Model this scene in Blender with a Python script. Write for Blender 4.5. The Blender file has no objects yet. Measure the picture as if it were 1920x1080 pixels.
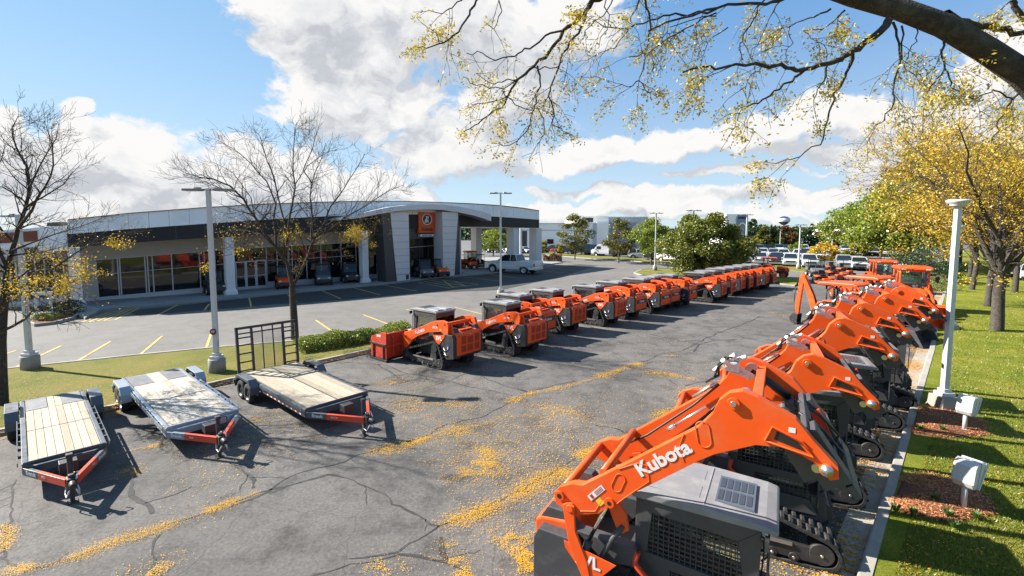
import bpy, bmesh, math, random
from mathutils import Vector, Matrix, noise
R = random.Random(7)
scn = bpy.context.scene
col = scn.collection
rad = math.radians

# ------------------------------------------------------------------ camera maths (pixels of the 1920x1080 photo -> places)
F, CY, CH = 880.0, 500.0, 5.3
PITCH = math.atan(70.0 / F)
CP, SP = math.cos(PITCH), math.sin(PITCH)
def ray(x, y):
    a = (x - 960) / F; b = -(y - CY) / F
    return Vector((a, CP + b * SP, b * CP - SP))
def G(x, y, z=0.0):
    r = ray(x, y); t = (z - CH) / r.z
    return Vector((r.x * t, r.y * t, z))
def AT(x, y, Y):
    r = ray(x, y); t = Y / r.y
    return Vector((r.x * t, Y, CH + r.z * t))
def HT(Y, y):
    r = ray(960, y); return CH + Y * r.z / r.y

cam_d = bpy.data.cameras.new('camera'); cam = bpy.data.objects.new('camera', cam_d); col.objects.link(cam)
cam_d.sensor_width = 36; cam_d.lens = 36 * F / 1920; cam_d.shift_y = -40 / 1920
cam_d.clip_start = 0.05; cam_d.clip_end = 5000
cam.location = (0, 0, CH); cam.rotation_euler = (rad(90) - PITCH, 0, 0)
scn.camera = cam
scn.view_settings.view_transform = 'Standard'; scn.view_settings.look = 'None'
scn.view_settings.exposure = 1.7; scn.view_settings.gamma = 1
scn.cycles.use_denoising = True
scn.cycles.max_bounces = 6; scn.cycles.transparent_max_bounces = 12

# ------------------------------------------------------------------ node helpers
def nt_new(nt, t, **kw):
    n = nt.nodes.new(t)
    for k, v in kw.items():
        if k == 'inp':
            for a, b in v.items(): n.inputs[a].default_value = b
        else: setattr(n, k, v)
    return n
def link(nt, a, b): nt.links.new(a, b)

MATS = {}
ALB = .76   # overall reflectance level of painted and natural surfaces
def mat(name, c, rough=0.6, metal=0.0, var=0.0, vscale=3.0, bump=0.0, bscale=40.0, spec=0.5, coat=0.0, island=None, dirt=None, alpha=1.0, raw=False):
    """principled material: noise variation of the colour, bump, optional dust colour"""
    if name in MATS: return MATS[name]
    if metal < .3 and not raw: c = tuple(q * ALB for q in c); dirt = (tuple(q * ALB for q in dirt[0]), dirt[1], dirt[2]) if dirt else None
    m = bpy.data.materials.new(name); m.use_nodes = True; nt = m.node_tree
    p = nt.nodes['Principled BSDF']
    p.inputs['Roughness'].default_value = rough; p.inputs['Metallic'].default_value = metal
    p.inputs['Specular IOR Level'].default_value = spec
    p.inputs['Coat Weight'].default_value = coat; p.inputs['Coat Roughness'].default_value = 0.08
    p.inputs['Base Color'].default_value = (*c, 1)
    src = None
    tc = nt_new(nt, 'ShaderNodeTexCoord')
    if var > 0:
        n = nt_new(nt, 'ShaderNodeTexNoise', inp={'Scale': vscale, 'Detail': 6.0, 'Roughness': 0.6})
        link(nt, tc.outputs['Object'], n.inputs['Vector'])
        r = nt_new(nt, 'ShaderNodeMapRange', inp={'From Min': 0.3, 'From Max': 0.7, 'To Min': 1 - var, 'To Max': 1 + var})
        link(nt, n.outputs['Fac'], r.inputs['Value'])
        h = nt_new(nt, 'ShaderNodeHueSaturation', inp={'Color': (*c, 1)})
        link(nt, r.outputs[0], h.inputs['Value']); src = h.outputs[0]
    if island:
        g = nt_new(nt, 'ShaderNodeNewGeometry'); cr = nt_new(nt, 'ShaderNodeValToRGB')
        e = cr.color_ramp.elements; e[0].color = (*island[0], 1); e[1].color = (*island[-1], 1); e[0].position = 0; e[1].position = 1
        for i, cc in enumerate(island[1:-1]):
            q = e.new((i + 1) / (len(island) - 1)); q.color = (*cc, 1)
        link(nt, g.outputs['Random Per Island'], cr.inputs[0]); src = cr.outputs[0]
    if dirt:
        n2 = nt_new(nt, 'ShaderNodeTexNoise', inp={'Scale': dirt[1], 'Detail': 8.0, 'Roughness': 0.7})
        link(nt, tc.outputs['Object'], n2.inputs['Vector'])
        r2 = nt_new(nt, 'ShaderNodeMapRange', inp={'From Min': 0.48, 'From Max': 0.72, 'To Min': 0.0, 'To Max': dirt[2]})
        link(nt, n2.outputs['Fac'], r2.inputs['Value'])
        mx = nt_new(nt, 'ShaderNodeMix', data_type='RGBA')
        link(nt, r2.outputs[0], mx.inputs[0])
        if src: link(nt, src, mx.inputs[6])
        else: mx.inputs[6].default_value = (*c, 1)
        mx.inputs[7].default_value = (*dirt[0], 1); src = mx.outputs[2]
        rr = nt_new(nt, 'ShaderNodeMapRange', inp={'From Min': 0.35, 'From Max': 0.7, 'To Min': rough, 'To Max': min(1, rough + .25)})
        link(nt, n2.outputs['Fac'], rr.inputs['Value']); link(nt, rr.outputs[0], p.inputs['Roughness'])
    if src: link(nt, src, p.inputs['Base Color'])
    if bump > 0:
        n3 = nt_new(nt, 'ShaderNodeTexNoise', inp={'Scale': bscale, 'Detail': 5.0})
        link(nt, tc.outputs['Object'], n3.inputs['Vector'])
        b = nt_new(nt, 'ShaderNodeBump', inp={'Strength': bump, 'Distance': 0.02})
        link(nt, n3.outputs['Fac'], b.inputs['Height']); link(nt, b.outputs[0], p.inputs['Normal'])
    if alpha < 1: p.inputs['Alpha'].default_value = alpha
    MATS[name] = m
    return m
def leafmat(name, cols, trans=0.35):
    cols = [tuple(q * ALB for q in c) for c in cols]
    m = bpy.data.materials.new(name); m.use_nodes = True; nt = m.node_tree; nt.nodes.clear()
    g = nt_new(nt, 'ShaderNodeNewGeometry'); cr = nt_new(nt, 'ShaderNodeValToRGB')
    e = cr.color_ramp.elements; e[0].color = (*cols[0], 1); e[1].color = (*cols[-1], 1)
    for i, cc in enumerate(cols[1:-1]): e.new((i + 1) / (len(cols) - 1)).color = (*cc, 1)
    link(nt, g.outputs['Random Per Island'], cr.inputs[0])
    d = nt_new(nt, 'ShaderNodeBsdfDiffuse'); t = nt_new(nt, 'ShaderNodeBsdfTranslucent'); mx = nt_new(nt, 'ShaderNodeMixShader', inp={0: trans})
    gl = nt_new(nt, 'ShaderNodeBsdfGlossy', inp={'Roughness': 0.45}); m2 = nt_new(nt, 'ShaderNodeMixShader', inp={0: 0.05})
    link(nt, cr.outputs[0], d.inputs[0]); link(nt, cr.outputs[0], t.inputs[0])
    link(nt, d.outputs[0], mx.inputs[1]); link(nt, t.outputs[0], mx.inputs[2])
    link(nt, mx.outputs[0], m2.inputs[1]); link(nt, gl.outputs[0], m2.inputs[2])
    o = nt_new(nt, 'ShaderNodeOutputMaterial'); link(nt, m2.outputs[0], o.inputs[0])
    MATS[name] = m; return m

ORG = (0.92, 0.098, 0.006)
M_or = mat('orange_paint', ORG, 0.40, var=.05, vscale=1.5, spec=.35, coat=.12, dirt=((.60, .22, .09), 3.5, .34))
M_or2 = mat('orange_plastic', (0.85, 0.085, 0.006), 0.45, var=.06, vscale=2.0)
M_ord = mat('orange_perforated_panel', (0.42, 0.035, 0.006), 0.6, bump=.6, bscale=160)
M_red = mat('red_orange_steel', (0.62, 0.045, 0.012), 0.45, var=.08, dirt=((.3, .12, .08), 4, .3))
M_blk = mat('black_frame_paint', (0.030, 0.029, 0.031), 0.42, var=.2, dirt=((.13, .115, .10), 5, .35))
M_gry = mat('charcoal_frame_paint', (0.058, 0.056, 0.060), 0.45, var=.12, dirt=((.16, .15, .13), 4, .3))
M_rub = mat('track_rubber', (0.028, 0.027, 0.027), 0.75, var=.25, vscale=6, dirt=((.15, .13, .11), 7, .45), bump=.3)
M_stl = mat('bare_steel', (0.55, 0.54, 0.52), 0.32, metal=.9, var=.1)
M_chr = mat('chrome_rod', (0.75, 0.75, 0.74), 0.12, metal=1)
M_zinc = mat('zinc_fitting', (0.62, 0.60, 0.57), 0.45, metal=.3, var=.2, vscale=20)
M_roof = mat('grey_cab_roof', (0.245, 0.242, 0.25), 0.42, var=.06, dirt=((.45, .42, .38), 3, .4), bump=.05, bscale=12)
M_hose = mat('black_hose', (0.015, 0.015, 0.016), 0.5)
M_wht = mat('white_lettering', (0.82, 0.81, 0.79), 0.5)
M_yel = mat('yellow_decal', (0.8, 0.55, 0.03), 0.5)
M_blue = mat('blue_decal', (0.03, 0.10, 0.45), 0.5)
M_seat = mat('black_seat_vinyl', (0.022, 0.022, 0.024), 0.5)
M_lamp = mat('lamp_lens', (0.72, 0.73, 0.72), 0.15, coat=.5)
M_tlmp = mat('red_lens', (0.5, 0.02, 0.015), 0.2, coat=.5)
M_conc = mat('concrete', (0.37, 0.34, 0.29), 0.85, var=.14, vscale=1.3, bump=.35, bscale=50, dirt=((.20, .185, .16), 1.1, .55))
M_concd = mat('sidewalk_concrete', (0.30, 0.295, 0.285), 0.85, var=.1, vscale=.8, bump=.2, bscale=30, dirt=((.20, .19, .18), .7, .5))
M_pole = mat('white_pole_paint', (0.66, 0.65, 0.64), 0.4, var=.05, dirt=((.42, .38, .33), 3, .3))
M_polh = mat('grey_luminaire', (0.20, 0.20, 0.21), 0.4, metal=.4)
M_galv = mat('galvanised_steel', (0.42, 0.47, 0.53), 0.35, metal=.5, var=.12, vscale=6)
M_slate = mat('slate_grey_trailer_paint', (0.075, 0.085, 0.10), 0.38, var=.1, coat=.3, dirt=((.2, .19, .17), 4, .3))
M_silv = mat('silver_blue_trailer_paint', (0.36, 0.40, 0.45), 0.35, var=.08, coat=.4, metal=.2)
M_trl_or = mat('trailer_tongue_orange', (0.75, 0.055, 0.01), 0.4, coat=.2, dirt=((.4, .15, .1), 5, .25))
M_tyre = mat('tyre_rubber', (0.022, 0.022, 0.022), 0.8, var=.2, dirt=((.10, .09, .08), 8, .4))
M_asph_line = mat('yellow_road_paint', (0.62, 0.43, 0.10), 0.75, var=.1, dirt=((.22, .19, .14), 1.5, .85))
M_crack = mat('crack_sealant', (0.028, 0.027, 0.026), 0.8, var=.3, vscale=4, dirt=((.12, .115, .11), 3, .8))
def glassmat(name, c, a=0.55, rough=.03):
    m = bpy.data.materials.new(name); m.use_nodes = True; nt = m.node_tree; nt.nodes.clear()
    t = nt_new(nt, 'ShaderNodeBsdfTransparent', inp={'Color': (*c, 1)}); g = nt_new(nt, 'ShaderNodeBsdfGlossy', inp={'Roughness': rough, 'Color': (.9, .95, 1, 1)})
    fr = nt_new(nt, 'ShaderNodeFresnel', inp={'IOR': 1.5}); mx = nt_new(nt, 'ShaderNodeMixShader')
    link(nt, fr.outputs[0], mx.inputs[0]); link(nt, t.outputs[0], mx.inputs[1]); link(nt, g.outputs[0], mx.inputs[2])
    o = nt_new(nt, 'ShaderNodeOutputMaterial'); link(nt, mx.outputs[0], o.inputs[0]); MATS[name] = m; return m
M_glass = glassmat('cab_glass', (0.50, 0.62, 0.58))
M_dglass = mat('dark_window_glass', (0.012, 0.014, 0.017), 0.04, spec=.6)
M_shglass = glassmat('showroom_glass', (0.55, 0.55, 0.55))
M_carglass = mat('car_glass', (0.015, 0.019, 0.024), 0.05, spec=.9)

# ------------------------------------------------------------------ mesh builder
class MB:
    def __init__(s): s.v = []; s.f = []; s.mi = []; s.sm = []
    def add(s, vs, fs, m=0, smooth=False, M=None):
        b = len(s.v)
        s.v += [tuple(M @ Vector(q)) for q in vs] if M else [tuple(q) for q in vs]
        for f in fs: s.f.append([b + i for i in f]); s.mi.append(m); s.sm.append(smooth)
        return s
    def box(s, x0, x1, y0, y1, z0, z1, m=0, M=None, tx=0, ty=0):
        # tx, ty: how far the top is drawn in
        vs = [(x0, y0, z0), (x1, y0, z0), (x1, y1, z0), (x0, y1, z0), (x0 + tx, y0 + ty, z1), (x1 - tx, y0 + ty, z1), (x1 - tx, y1 - ty, z1), (x0 + tx, y1 - ty, z1)]
        return s.add(vs, [(0, 3, 2, 1), (4, 5, 6, 7), (0, 1, 5, 4), (1, 2, 6, 5), (2, 3, 7, 6), (3, 0, 4, 7)], m, False, M)
    def prism(s, pts, a0, a1, m=0, ax='y', M=None):
        A = sum(pts[i][0] * pts[(i + 1) % len(pts)][1] - pts[(i + 1) % len(pts)][0] * pts[i][1] for i in range(len(pts)))
        if A < 0: pts = pts[::-1]
        n = len(pts)
        mk = {'y': lambda p, a: (p[0], a, p[1]), 'z': lambda p, a: (p[0], p[1], a), 'x': lambda p, a: (a, p[0], p[1])}[ax]
        vs = [mk(p, a0) for p in pts] + [mk(p, a1) for p in pts]
        fl = [tuple(range(n)), tuple(range(2 * n - 1, n - 1, -1))] + [(i, n + i, n + (i + 1) % n, (i + 1) % n) for i in range(n)]
        if ax != 'y': fl = [tuple(reversed(f)) for f in fl]
        return s.add(vs, fl, m, False, M)
    def tube(s, pts, r, seg=8, m=0, cap=True, M=None):
        pts = [Vector(p) for p in pts]; n = len(pts)
        if not isinstance(r, (list, tuple)): r = [r] * n
        vs = []; fs = []
        up = None
        for i, p in enumerate(pts):
            d = (pts[min(i + 1, n - 1)] - pts[max(i - 1, 0)])
            if d.length < 1e-9: d = Vector((0, 0, 1))
            d.normalize()
            if up is None: up = Vector((0, 0, 1)) if abs(d.z) < .9 else Vector((1, 0, 0))
            a = d.cross(up)
            if a.length < 1e-6: a = d.cross(Vector((.3, .8, .1)))
            a.normalize(); b = a.cross(d); up = b
            for k in range(seg):
                t = 2 * math.pi * k / seg
                vs.append(p + (a * math.cos(t) + b * math.sin(t)) * r[i])
        for i in range(n - 1):
            for k in range(seg):
                k2 = (k + 1) % seg
                fs.append((i * seg + k, i * seg + k2, (i + 1) * seg + k2, (i + 1) * seg + k))
        s.add(vs, fs, m, True, M)
        if cap:
            b = len(s.v) - n * seg
            s.f.append(list(range(b + seg - 1, b - 1, -1))); s.mi.append(m); s.sm.append(False)
            s.f.append(list(range(b + (n - 1) * seg, b + n * seg))); s.mi.append(m); s.sm.append(False)
        return s
    def cyl(s, p0, p1, r, seg=14, m=0, M=None, r1=None): return s.tube([p0, p1], [r, r if r1 is None else r1], seg, m, True, M)
    def lathe(s, prof, seg=20, m=0, M=None, ax='y', c=(0, 0, 0)):
        # prof: (radius, along axis)
        vs = []; fs = []; n = len(prof)
        for k in range(seg):
            t = 2 * math.pi * k / seg
            for r, a in prof:
                if ax == 'y': vs.append((c[0] + r * math.cos(t), c[1] + a, c[2] + r * math.sin(t)))
                elif ax == 'x': vs.append((c[0] + a, c[1] + r * math.cos(t), c[2] + r * math.sin(t)))
                else: vs.append((c[0] + r * math.cos(t), c[1] + r * math.sin(t), c[2] + a))
        for k in range(seg):
            k2 = (k + 1) % seg
            for i in range(n - 1): fs.append((k * n + i, k * n + i + 1, k2 * n + i + 1, k2 * n + i))
        return s.add(vs, fs, m, True, M)
    def build(s, name, mats, parent=None, bevel=0, recalc=True):
        me = bpy.data.meshes.new(name); me.from_pydata(s.v, [], s.f)
        if not isinstance(mats, (list, tuple)): mats = [mats]
        for q in mats: me.materials.append(q)
        me.polygons.foreach_set('material_index', s.mi); me.polygons.foreach_set('use_smooth', s.sm)
        if recalc and len(s.f) < 60000:
            bm = bmesh.new(); bm.from_mesh(me); bmesh.ops.recalc_face_normals(bm, faces=bm.faces); bm.to_mesh(me); bm.free()
        me.update()
        o = bpy.data.objects.new(name, me); col.objects.link(o)
        if parent: o.parent = parent
        if bevel:
            b = o.modifiers.new('edge', 'BEVEL'); b.width = bevel; b.segments = 2; b.limit_method = 'ANGLE'; b.angle_limit = rad(40); b.harden_normals = False
        return o

def tag(o, label=None, cat=None, group=None, kind=None):
    if label: o['label'] = label
    if cat: o['category'] = cat
    if group: o['group'] = group
    if kind: o['kind'] = kind
    return o
def empty(name, loc=(0, 0, 0), rz=0, label=None, cat=None, group=None):
    o = bpy.data.objects.new(name, None); o.empty_display_size = .3; col.objects.link(o)
    o.location = loc; o.rotation_euler = (0, 0, rz)
    return tag(o, label, cat, group)
def copy_tree(o, parent=None):
    c = o.copy(); col.objects.link(c)
    if parent: c.parent = parent
    for ch in list(o.children): copy_tree(ch, c)
    return c
def place(o, x, y, rz, label=None, group=None, z=0, s=1):
    o.location = (x, y, z); o.rotation_euler = (0, 0, rz); o.scale = (s, s, s)
    if label: o['label'] = label
    if group: o['group'] = group
    return o
def text(body, size, M, material, parent, name='lettering', bold=.0, ext=.002, spacing=1.0, shear=0, ax='CENTER'):
    cu = bpy.data.curves.new('txt', 'FONT'); cu.body = body; cu.size = size; cu.extrude = ext; cu.offset = bold * size
    cu.align_x = ax; cu.align_y = 'CENTER'; cu.space_character = spacing; cu.shear = shear; cu.resolution_u = 3
    t = bpy.data.objects.new('txt', cu); col.objects.link(t)
    bpy.context.view_layer.update()
    me = bpy.data.meshes.new_from_object(t.evaluated_get(bpy.context.evaluated_depsgraph_get()))
    bpy.data.objects.remove(t); bpy.data.curves.remove(cu)
    me.transform(M); me.name = name; me.materials.clear(); me.materials.append(material)
    o = bpy.data.objects.new(name, me); col.objects.link(o)
    if parent: o.parent = parent
    return o
def frameM(origin, right, up):
    r = Vector(right).normalized(); u = Vector(up); u = (u - r * u.dot(r)).normalized(); n = r.cross(u)
    M = Matrix.Identity(4)
    for i in range(3): M[i][0] = r[i]; M[i][1] = u[i]; M[i][2] = n[i]; M[i][3] = origin[i]
    return M
ORD = ['first', 'second', 'third', 'fourth', 'fifth', 'sixth', 'seventh', 'eighth', 'ninth', 'tenth', 'eleventh', 'twelfth', 'thirteenth', 'fourteenth', 'fifteenth', 'sixteenth', 'seventeenth', 'eighteenth', 'nineteenth', 'twentieth']
# ------------------------------------------------------------------ light and sky
SUN_AZ = Vector((-0.96, 0.27)).normalized(); SUN_EL = rad(36)
sd = Vector((SUN_AZ.x * math.cos(SUN_EL), SUN_AZ.y * math.cos(SUN_EL), math.sin(SUN_EL)))
ld = bpy.data.lights.new('sun', 'SUN'); ld.energy = 4.6; ld.angle = rad(0.53); ld.color = (1.0, 0.945, 0.86)
lo = bpy.data.objects.new('sun', ld); col.objects.link(lo); lo.rotation_euler = sd.to_track_quat('Z', 'Y').to_euler(); lo.location = sd * 200
W = bpy.data.worlds.new('World'); scn.world = W; W.use_nodes = True
nt = W.node_tree; nt.nodes.clear()
sky = nt_new(nt, 'ShaderNodeTexSky', sky_type='NISHITA', sun_disc=False, sun_elevation=SUN_EL, sun_rotation=math.atan2(SUN_AZ.x, SUN_AZ.y), air_density=1.0, dust_density=0.25, ozone_density=2.0, altitude=200)
tc = nt_new(nt, 'ShaderNodeTexCoord')
def vm(op, a, b=None, scale=None):
    n = nt_new(nt, 'ShaderNodeVectorMath', operation=op)
    for i, q in enumerate((a, b)):
        if q is None: continue
        if isinstance(q, (tuple, list, Vector)): n.inputs[i].default_value = q
        else: link(nt, q, n.inputs[i])
    if scale is not None: n.inputs['Scale'].default_value = scale
    return n.outputs['Value'] if op in ('LENGTH', 'DOT_PRODUCT', 'DISTANCE') else n.outputs['Vector']
def mt(op, a, b=0.0, c=None, clamp=False):
    n = nt_new(nt, 'ShaderNodeMath', operation=op, use_clamp=clamp)
    for i, q in enumerate((a, b, c)):
        if q is None: continue
        if isinstance(q, (int, float)): n.inputs[i].default_value = q
        else: link(nt, q, n.inputs[i])
    return n.outputs[0]
def mr(v, a, b, c, d, smooth=False):
    n = nt_new(nt, 'ShaderNodeMapRange', inp={'From Min': a, 'From Max': b, 'To Min': c, 'To Max': d})
    if smooth: n.interpolation_type = 'SMOOTHSTEP'
    link(nt, v, n.inputs['Value']); return n.outputs[0]
def noiz(vec, scale, detail, rough=.55):
    n = nt_new(nt, 'ShaderNodeTexNoise', inp={'Scale': scale, 'Detail': detail, 'Roughness': rough}); link(nt, vec, n.inputs['Vector']); return n
D = tc.outputs['Generated']
warp = vm('SUBTRACT', noiz(D, 3.5, 3).outputs['Color'], (.5, .5, .5))
warp2 = vm('SUBTRACT', noiz(D, 15.0, 4).outputs['Color'], (.5, .5, .5))
DW = vm('ADD', vm('ADD', D, vm('SCALE', warp, scale=.11)), vm('SCALE', warp2, scale=.055))
# cloud banks: direction given by where they stand in the photo, half width and half height in pixels
BL = [(560, 45, 120, 75), (700, 60, 200, 120), (850, 60, 220, 130), (1000, 60, 130, 95), (640, 200, 110, 70), (780, 200, 190, 110), (930, 180, 140, 100), (860, 290, 190, 45),
      (150, 285, 95, 70), (260, 300, 120, 70), (20, 290, 100, 80), (360, 330, 110, 55), (5, 185, 40, 22), (155, 183, 30, 26), (470, 345, 150, 60), (230, 375, 300, 40), (620, 350, 190, 45),
      (1060, 305, 80, 30), (1190, 290, 110, 24), (1330, 268, 130, 30), (1450, 255, 120, 34), (1580, 215, 90, 40), (1560, 290, 90, 26), (1120, 368, 120, 12), (1300, 378, 170, 14), (1480, 372, 170, 15), (1400, 330, 180, 10),
      (1890, 110, 80, 80), (1740, 300, 130, 90), (900, 305, 40, 18), (-200, 260, 180, 120), (2150, 200, 250, 160), (1000, 400, 500, 14), (480, -160, 300, 90), (1500, -260, 260, 120)]
def blobs(vec):
    best = None
    for (x, y, w, h) in BL:
        c = ray(x, y).normalized(); e = ray(x + w, y).normalized(); g = ray(x, y - h).normalized()
        rx = max((e - c).length, .01); rz = max((g - c).length, .008)
        dv = vm('SUBTRACT', vec, c)
        # right axis at that direction, and up axis
        rt = Vector((c.y, -c.x, 0)).normalized(); up = rt.cross(c).normalized()
        a = mt('DIVIDE', vm('DOT_PRODUCT', dv, rt), rx); b = mt('DIVIDE', vm('DOT_PRODUCT', dv, up), rz)
        q = mt('ADD', mt('MULTIPLY', a, a), mt('MULTIPLY', b, b))
        f = mt('ADD', vm('DOT_PRODUCT', vec, c), 0.0)
        v = mt('SUBTRACT', 1.0, mt('MULTIPLY', q, .5))
        v = mt('MINIMUM', v, mt('MULTIPLY', f, 4.0))
        best = v if best is None else mt('SMOOTH_MAX', best, v, .35)
    return best
def dens(vec, full=True):
    n1 = noiz(vm('MULTIPLY', vec, (1.0, 1.0, 1.6)), 7.0, 10.0, .60).outputs['Fac']
    return mt('MULTIPLY', mt('SUBTRACT', n1, .5), 3.6)
base = blobs(DW)
base = mt('MAXIMUM', base, -.6)
d0 = mt('ADD', base, dens(DW)); 
sh = vm('ADD', DW, tuple(Vector((-.030, .0, .048))))
d1 = mt('ADD', mt('MAXIMUM', blobs(sh), -.6), dens(sh))
alpha = mr(d0, .24, .66, 0, 1, True)
lit = mr(mt('SUBTRACT', d0, d1), -.35, .40, 0.0, 1.0)
core = mr(d0, .6, 1.9, 1.0, .62)
elev = nt_new(nt, 'ShaderNodeSeparateXYZ'); link(nt, D, elev.inputs[0])
shade = mt('MULTIPLY', mr(lit, 0, 1, .50, 1.0), core, clamp=False)
shade = mt('MAXIMUM', mt('MINIMUM', mt('ADD', shade, .13), 1.0), .38)
cc = nt_new(nt, 'ShaderNodeValToRGB'); e = cc.color_ramp.elements
e[0].position = .38; e[0].color = (.50, .54, .60, 1); e[1].position = 1; e[1].color = (1.02, 1.01, 1.0, 1)
e.new(.60).color = (.62, .65, .70, 1); e.new(.80).color = (.84, .85, .87, 1)
link(nt, shade, cc.inputs[0])
skys = nt_new(nt, 'ShaderNodeMix', data_type='RGBA', blend_type='MULTIPLY', inp={0: 1.0, 7: (.075, .080, .088, 1)}); link(nt, sky.outputs[0], skys.inputs[6])
gx = nt_new(nt, 'ShaderNodeMix', data_type='RGBA', inp={6: (.145, .270, .400, 1), 7: (.080, .185, .350, 1)}); link(nt, mr(elev.outputs[0], -.75, .55, 0, 1, True), gx.inputs[0])
gz = nt_new(nt, 'ShaderNodeMix', data_type='RGBA', inp={6: (.270, .350, .410, 1)}); link(nt, mr(elev.outputs[2], .0, .42, 0, 1, True), gz.inputs[0]); link(nt, gx.outputs[2], gz.inputs[7])
skym = nt_new(nt, 'ShaderNodeMix', data_type='RGBA', inp={0: .8}); link(nt, skys.outputs[2], skym.inputs[6]); link(nt, gz.outputs[2], skym.inputs[7])
mixc = nt_new(nt, 'ShaderNodeMix', data_type='RGBA'); link(nt, alpha, mixc.inputs[0]); link(nt, skym.outputs[2], mixc.inputs[6])
cs = nt_new(nt, 'ShaderNodeVectorMath', operation='SCALE'); link(nt, cc.outputs[0], cs.inputs[0]); cs.inputs['Scale'].default_value = .43
link(nt, cs.outputs[0], mixc.inputs[7])
bg = nt_new(nt, 'ShaderNodeBackground', inp={'Strength': .685}); link(nt, mixc.outputs[2], bg.inputs[0])
wo = nt_new(nt, 'ShaderNodeOutputWorld'); link(nt, bg.outputs[0], wo.inputs[0])

# ------------------------------------------------------------------ ground
def asphalt(name, a, b, patch, scale=1.0, agg=.35):
    a, b, patch = [tuple(q * ALB for q in c) for c in (a, b, patch)]
    m = bpy.data.materials.new(name); m.use_nodes = True; nt = m.node_tree; p = nt.nodes['Principled BSDF']
    tc = nt_new(nt, 'ShaderNodeTexCoord')
    def nz(s, d, r=.6):
        n = nt_new(nt, 'ShaderNodeTexNoise', inp={'Scale': s, 'Detail': d, 'Roughness': r}); link(nt, tc.outputs['Object'], n.inputs['Vector']); return n.outputs['Fac']
    big = nz(.22 * scale, 7, .65); mid = nz(1.1 * scale, 10, .78); fine = nz(16, 6, .85)
    c1 = nt_new(nt, 'ShaderNodeValToRGB'); e = c1.color_ramp.elements; e[0].position = .36; e[0].color = (*a, 1); e[1].position = .64; e[1].color = (*b, 1)
    link(nt, big, c1.inputs[0])
    m1 = nt_new(nt, 'ShaderNodeMix', data_type='RGBA', inp={7: (*patch, 1)}); r1 = nt_new(nt, 'ShaderNodeMapRange', inp={'From Min': .47, 'From Max': .66, 'To Min': 0, 'To Max': .85})
    link(nt, mid, r1.inputs['Value']); link(nt, r1.outputs[0], m1.inputs[0]); link(nt, c1.outputs[0], m1.inputs[6])
    r2 = nt_new(nt, 'ShaderNodeMapRange', inp={'From Min': .3, 'From Max': .7, 'To Min': 1 - agg * 1.5, 'To Max': 1 + agg * 1.7}); link(nt, fine, r2.inputs['Value'])
    hs = nt_new(nt, 'ShaderNodeHueSaturation'); link(nt, m1.outputs[2], hs.inputs['Color']); link(nt, r2.outputs[0], hs.inputs['Value'])
    # hairline cracking
    vo = nt_new(nt, 'ShaderNodeTexVoronoi', feature='DISTANCE_TO_EDGE', inp={'Scale': .42 * scale, 'Randomness': 1.0})
    wn = nt_new(nt, 'ShaderNodeTexNoise', inp={'Scale': 1.6, 'Detail': 6.0}); link(nt, tc.outputs['Object'], wn.inputs['Vector'])
    wa = nt_new(nt, 'ShaderNodeMix', data_type='RGBA', inp={0: .32}); link(nt, tc.outputs['Object'], wa.inputs[6]); link(nt, wn.outputs['Color'], wa.inputs[7])
    link(nt, wa.outputs[2], vo.inputs['Vector'])
    rc = nt_new(nt, 'ShaderNodeMapRange', inp={'From Min': .0, 'From Max': .0035, 'To Min': .6, 'To Max': 1}); link(nt, vo.outputs['Distance'], rc.inputs['Value'])
    h2 = nt_new(nt, 'ShaderNodeHueSaturation'); link(nt, hs.outputs[0], h2.inputs['Color']); link(nt, rc.outputs[0], h2.inputs['Value'])
    link(nt, h2.outputs[0], p.inputs['Base Color']); p.inputs['Roughness'].default_value = .85; p.inputs['Specular IOR Level'].default_value = .3
    b = nt_new(nt, 'ShaderNodeBump', inp={'Strength': .7, 'Distance': .012}); link(nt, fine, b.inputs['Height']); link(nt, b.outputs[0], p.inputs['Normal'])
    return m
M_as1 = asphalt('worn_asphalt',  (.105, .098, .091), (.165, .153, .142), (.045, .042, .040))
M_as2 = asphalt('pale_old_asphalt', (.160, .149, .137), (.198, .185, .170), (.125, .117, .109), .7, .2)
M_as3 = asphalt('far_asphalt', (.14, .14, .14), (.19, .19, .185), (.12, .12, .12), .5, .15)
def grassmat(name, a, b, c):
    a, b, c = [tuple(q * ALB for q in k) for k in (a, b, c)]
    m = bpy.data.materials.new(name); m.use_nodes = True; nt = m.node_tree; p = nt.nodes['Principled BSDF']
    tc = nt_new(nt, 'ShaderNodeTexCoord')
    def nz(s, d, r=.6):
        n = nt_new(nt, 'ShaderNodeTexNoise', inp={'Scale': s, 'Detail': d, 'Roughness': r}); link(nt, tc.outputs['Object'], n.inputs['Vector']); return n.outputs['Fac']
    n1 = nz(.45, 9, .78); n2 = nz(22, 5, .8)
    cr = nt_new(nt, 'ShaderNodeValToRGB'); e = cr.color_ramp.elements; e[0].position = .35; e[0].color = (*a, 1); e[1].position = .66; e[1].color = (*c, 1); e.new(.5).color = (*b, 1)
    link(nt, n1, cr.inputs[0]); r = nt_new(nt, 'ShaderNodeMapRange', inp={'From Min': .3, 'From Max': .7, 'To Min': .55, 'To Max': 1.4}); link(nt, n2, r.inputs['Value'])
    h = nt_new(nt, 'ShaderNodeHueSaturation'); link(nt, cr.outputs[0], h.inputs['Color']); link(nt, r.outputs[0], h.inputs['Value']); link(nt, h.outputs[0], p.inputs['Base Color'])
    p.inputs['Roughness'].default_value = .9; p.inputs['Specular IOR Level'].default_value = .15
    bb = nt_new(nt, 'ShaderNodeBump', inp={'Strength': .9, 'Distance': .05}); link(nt, n2, bb.inputs['Height']); link(nt, bb.outputs[0], p.inputs['Normal'])
    return m
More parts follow.
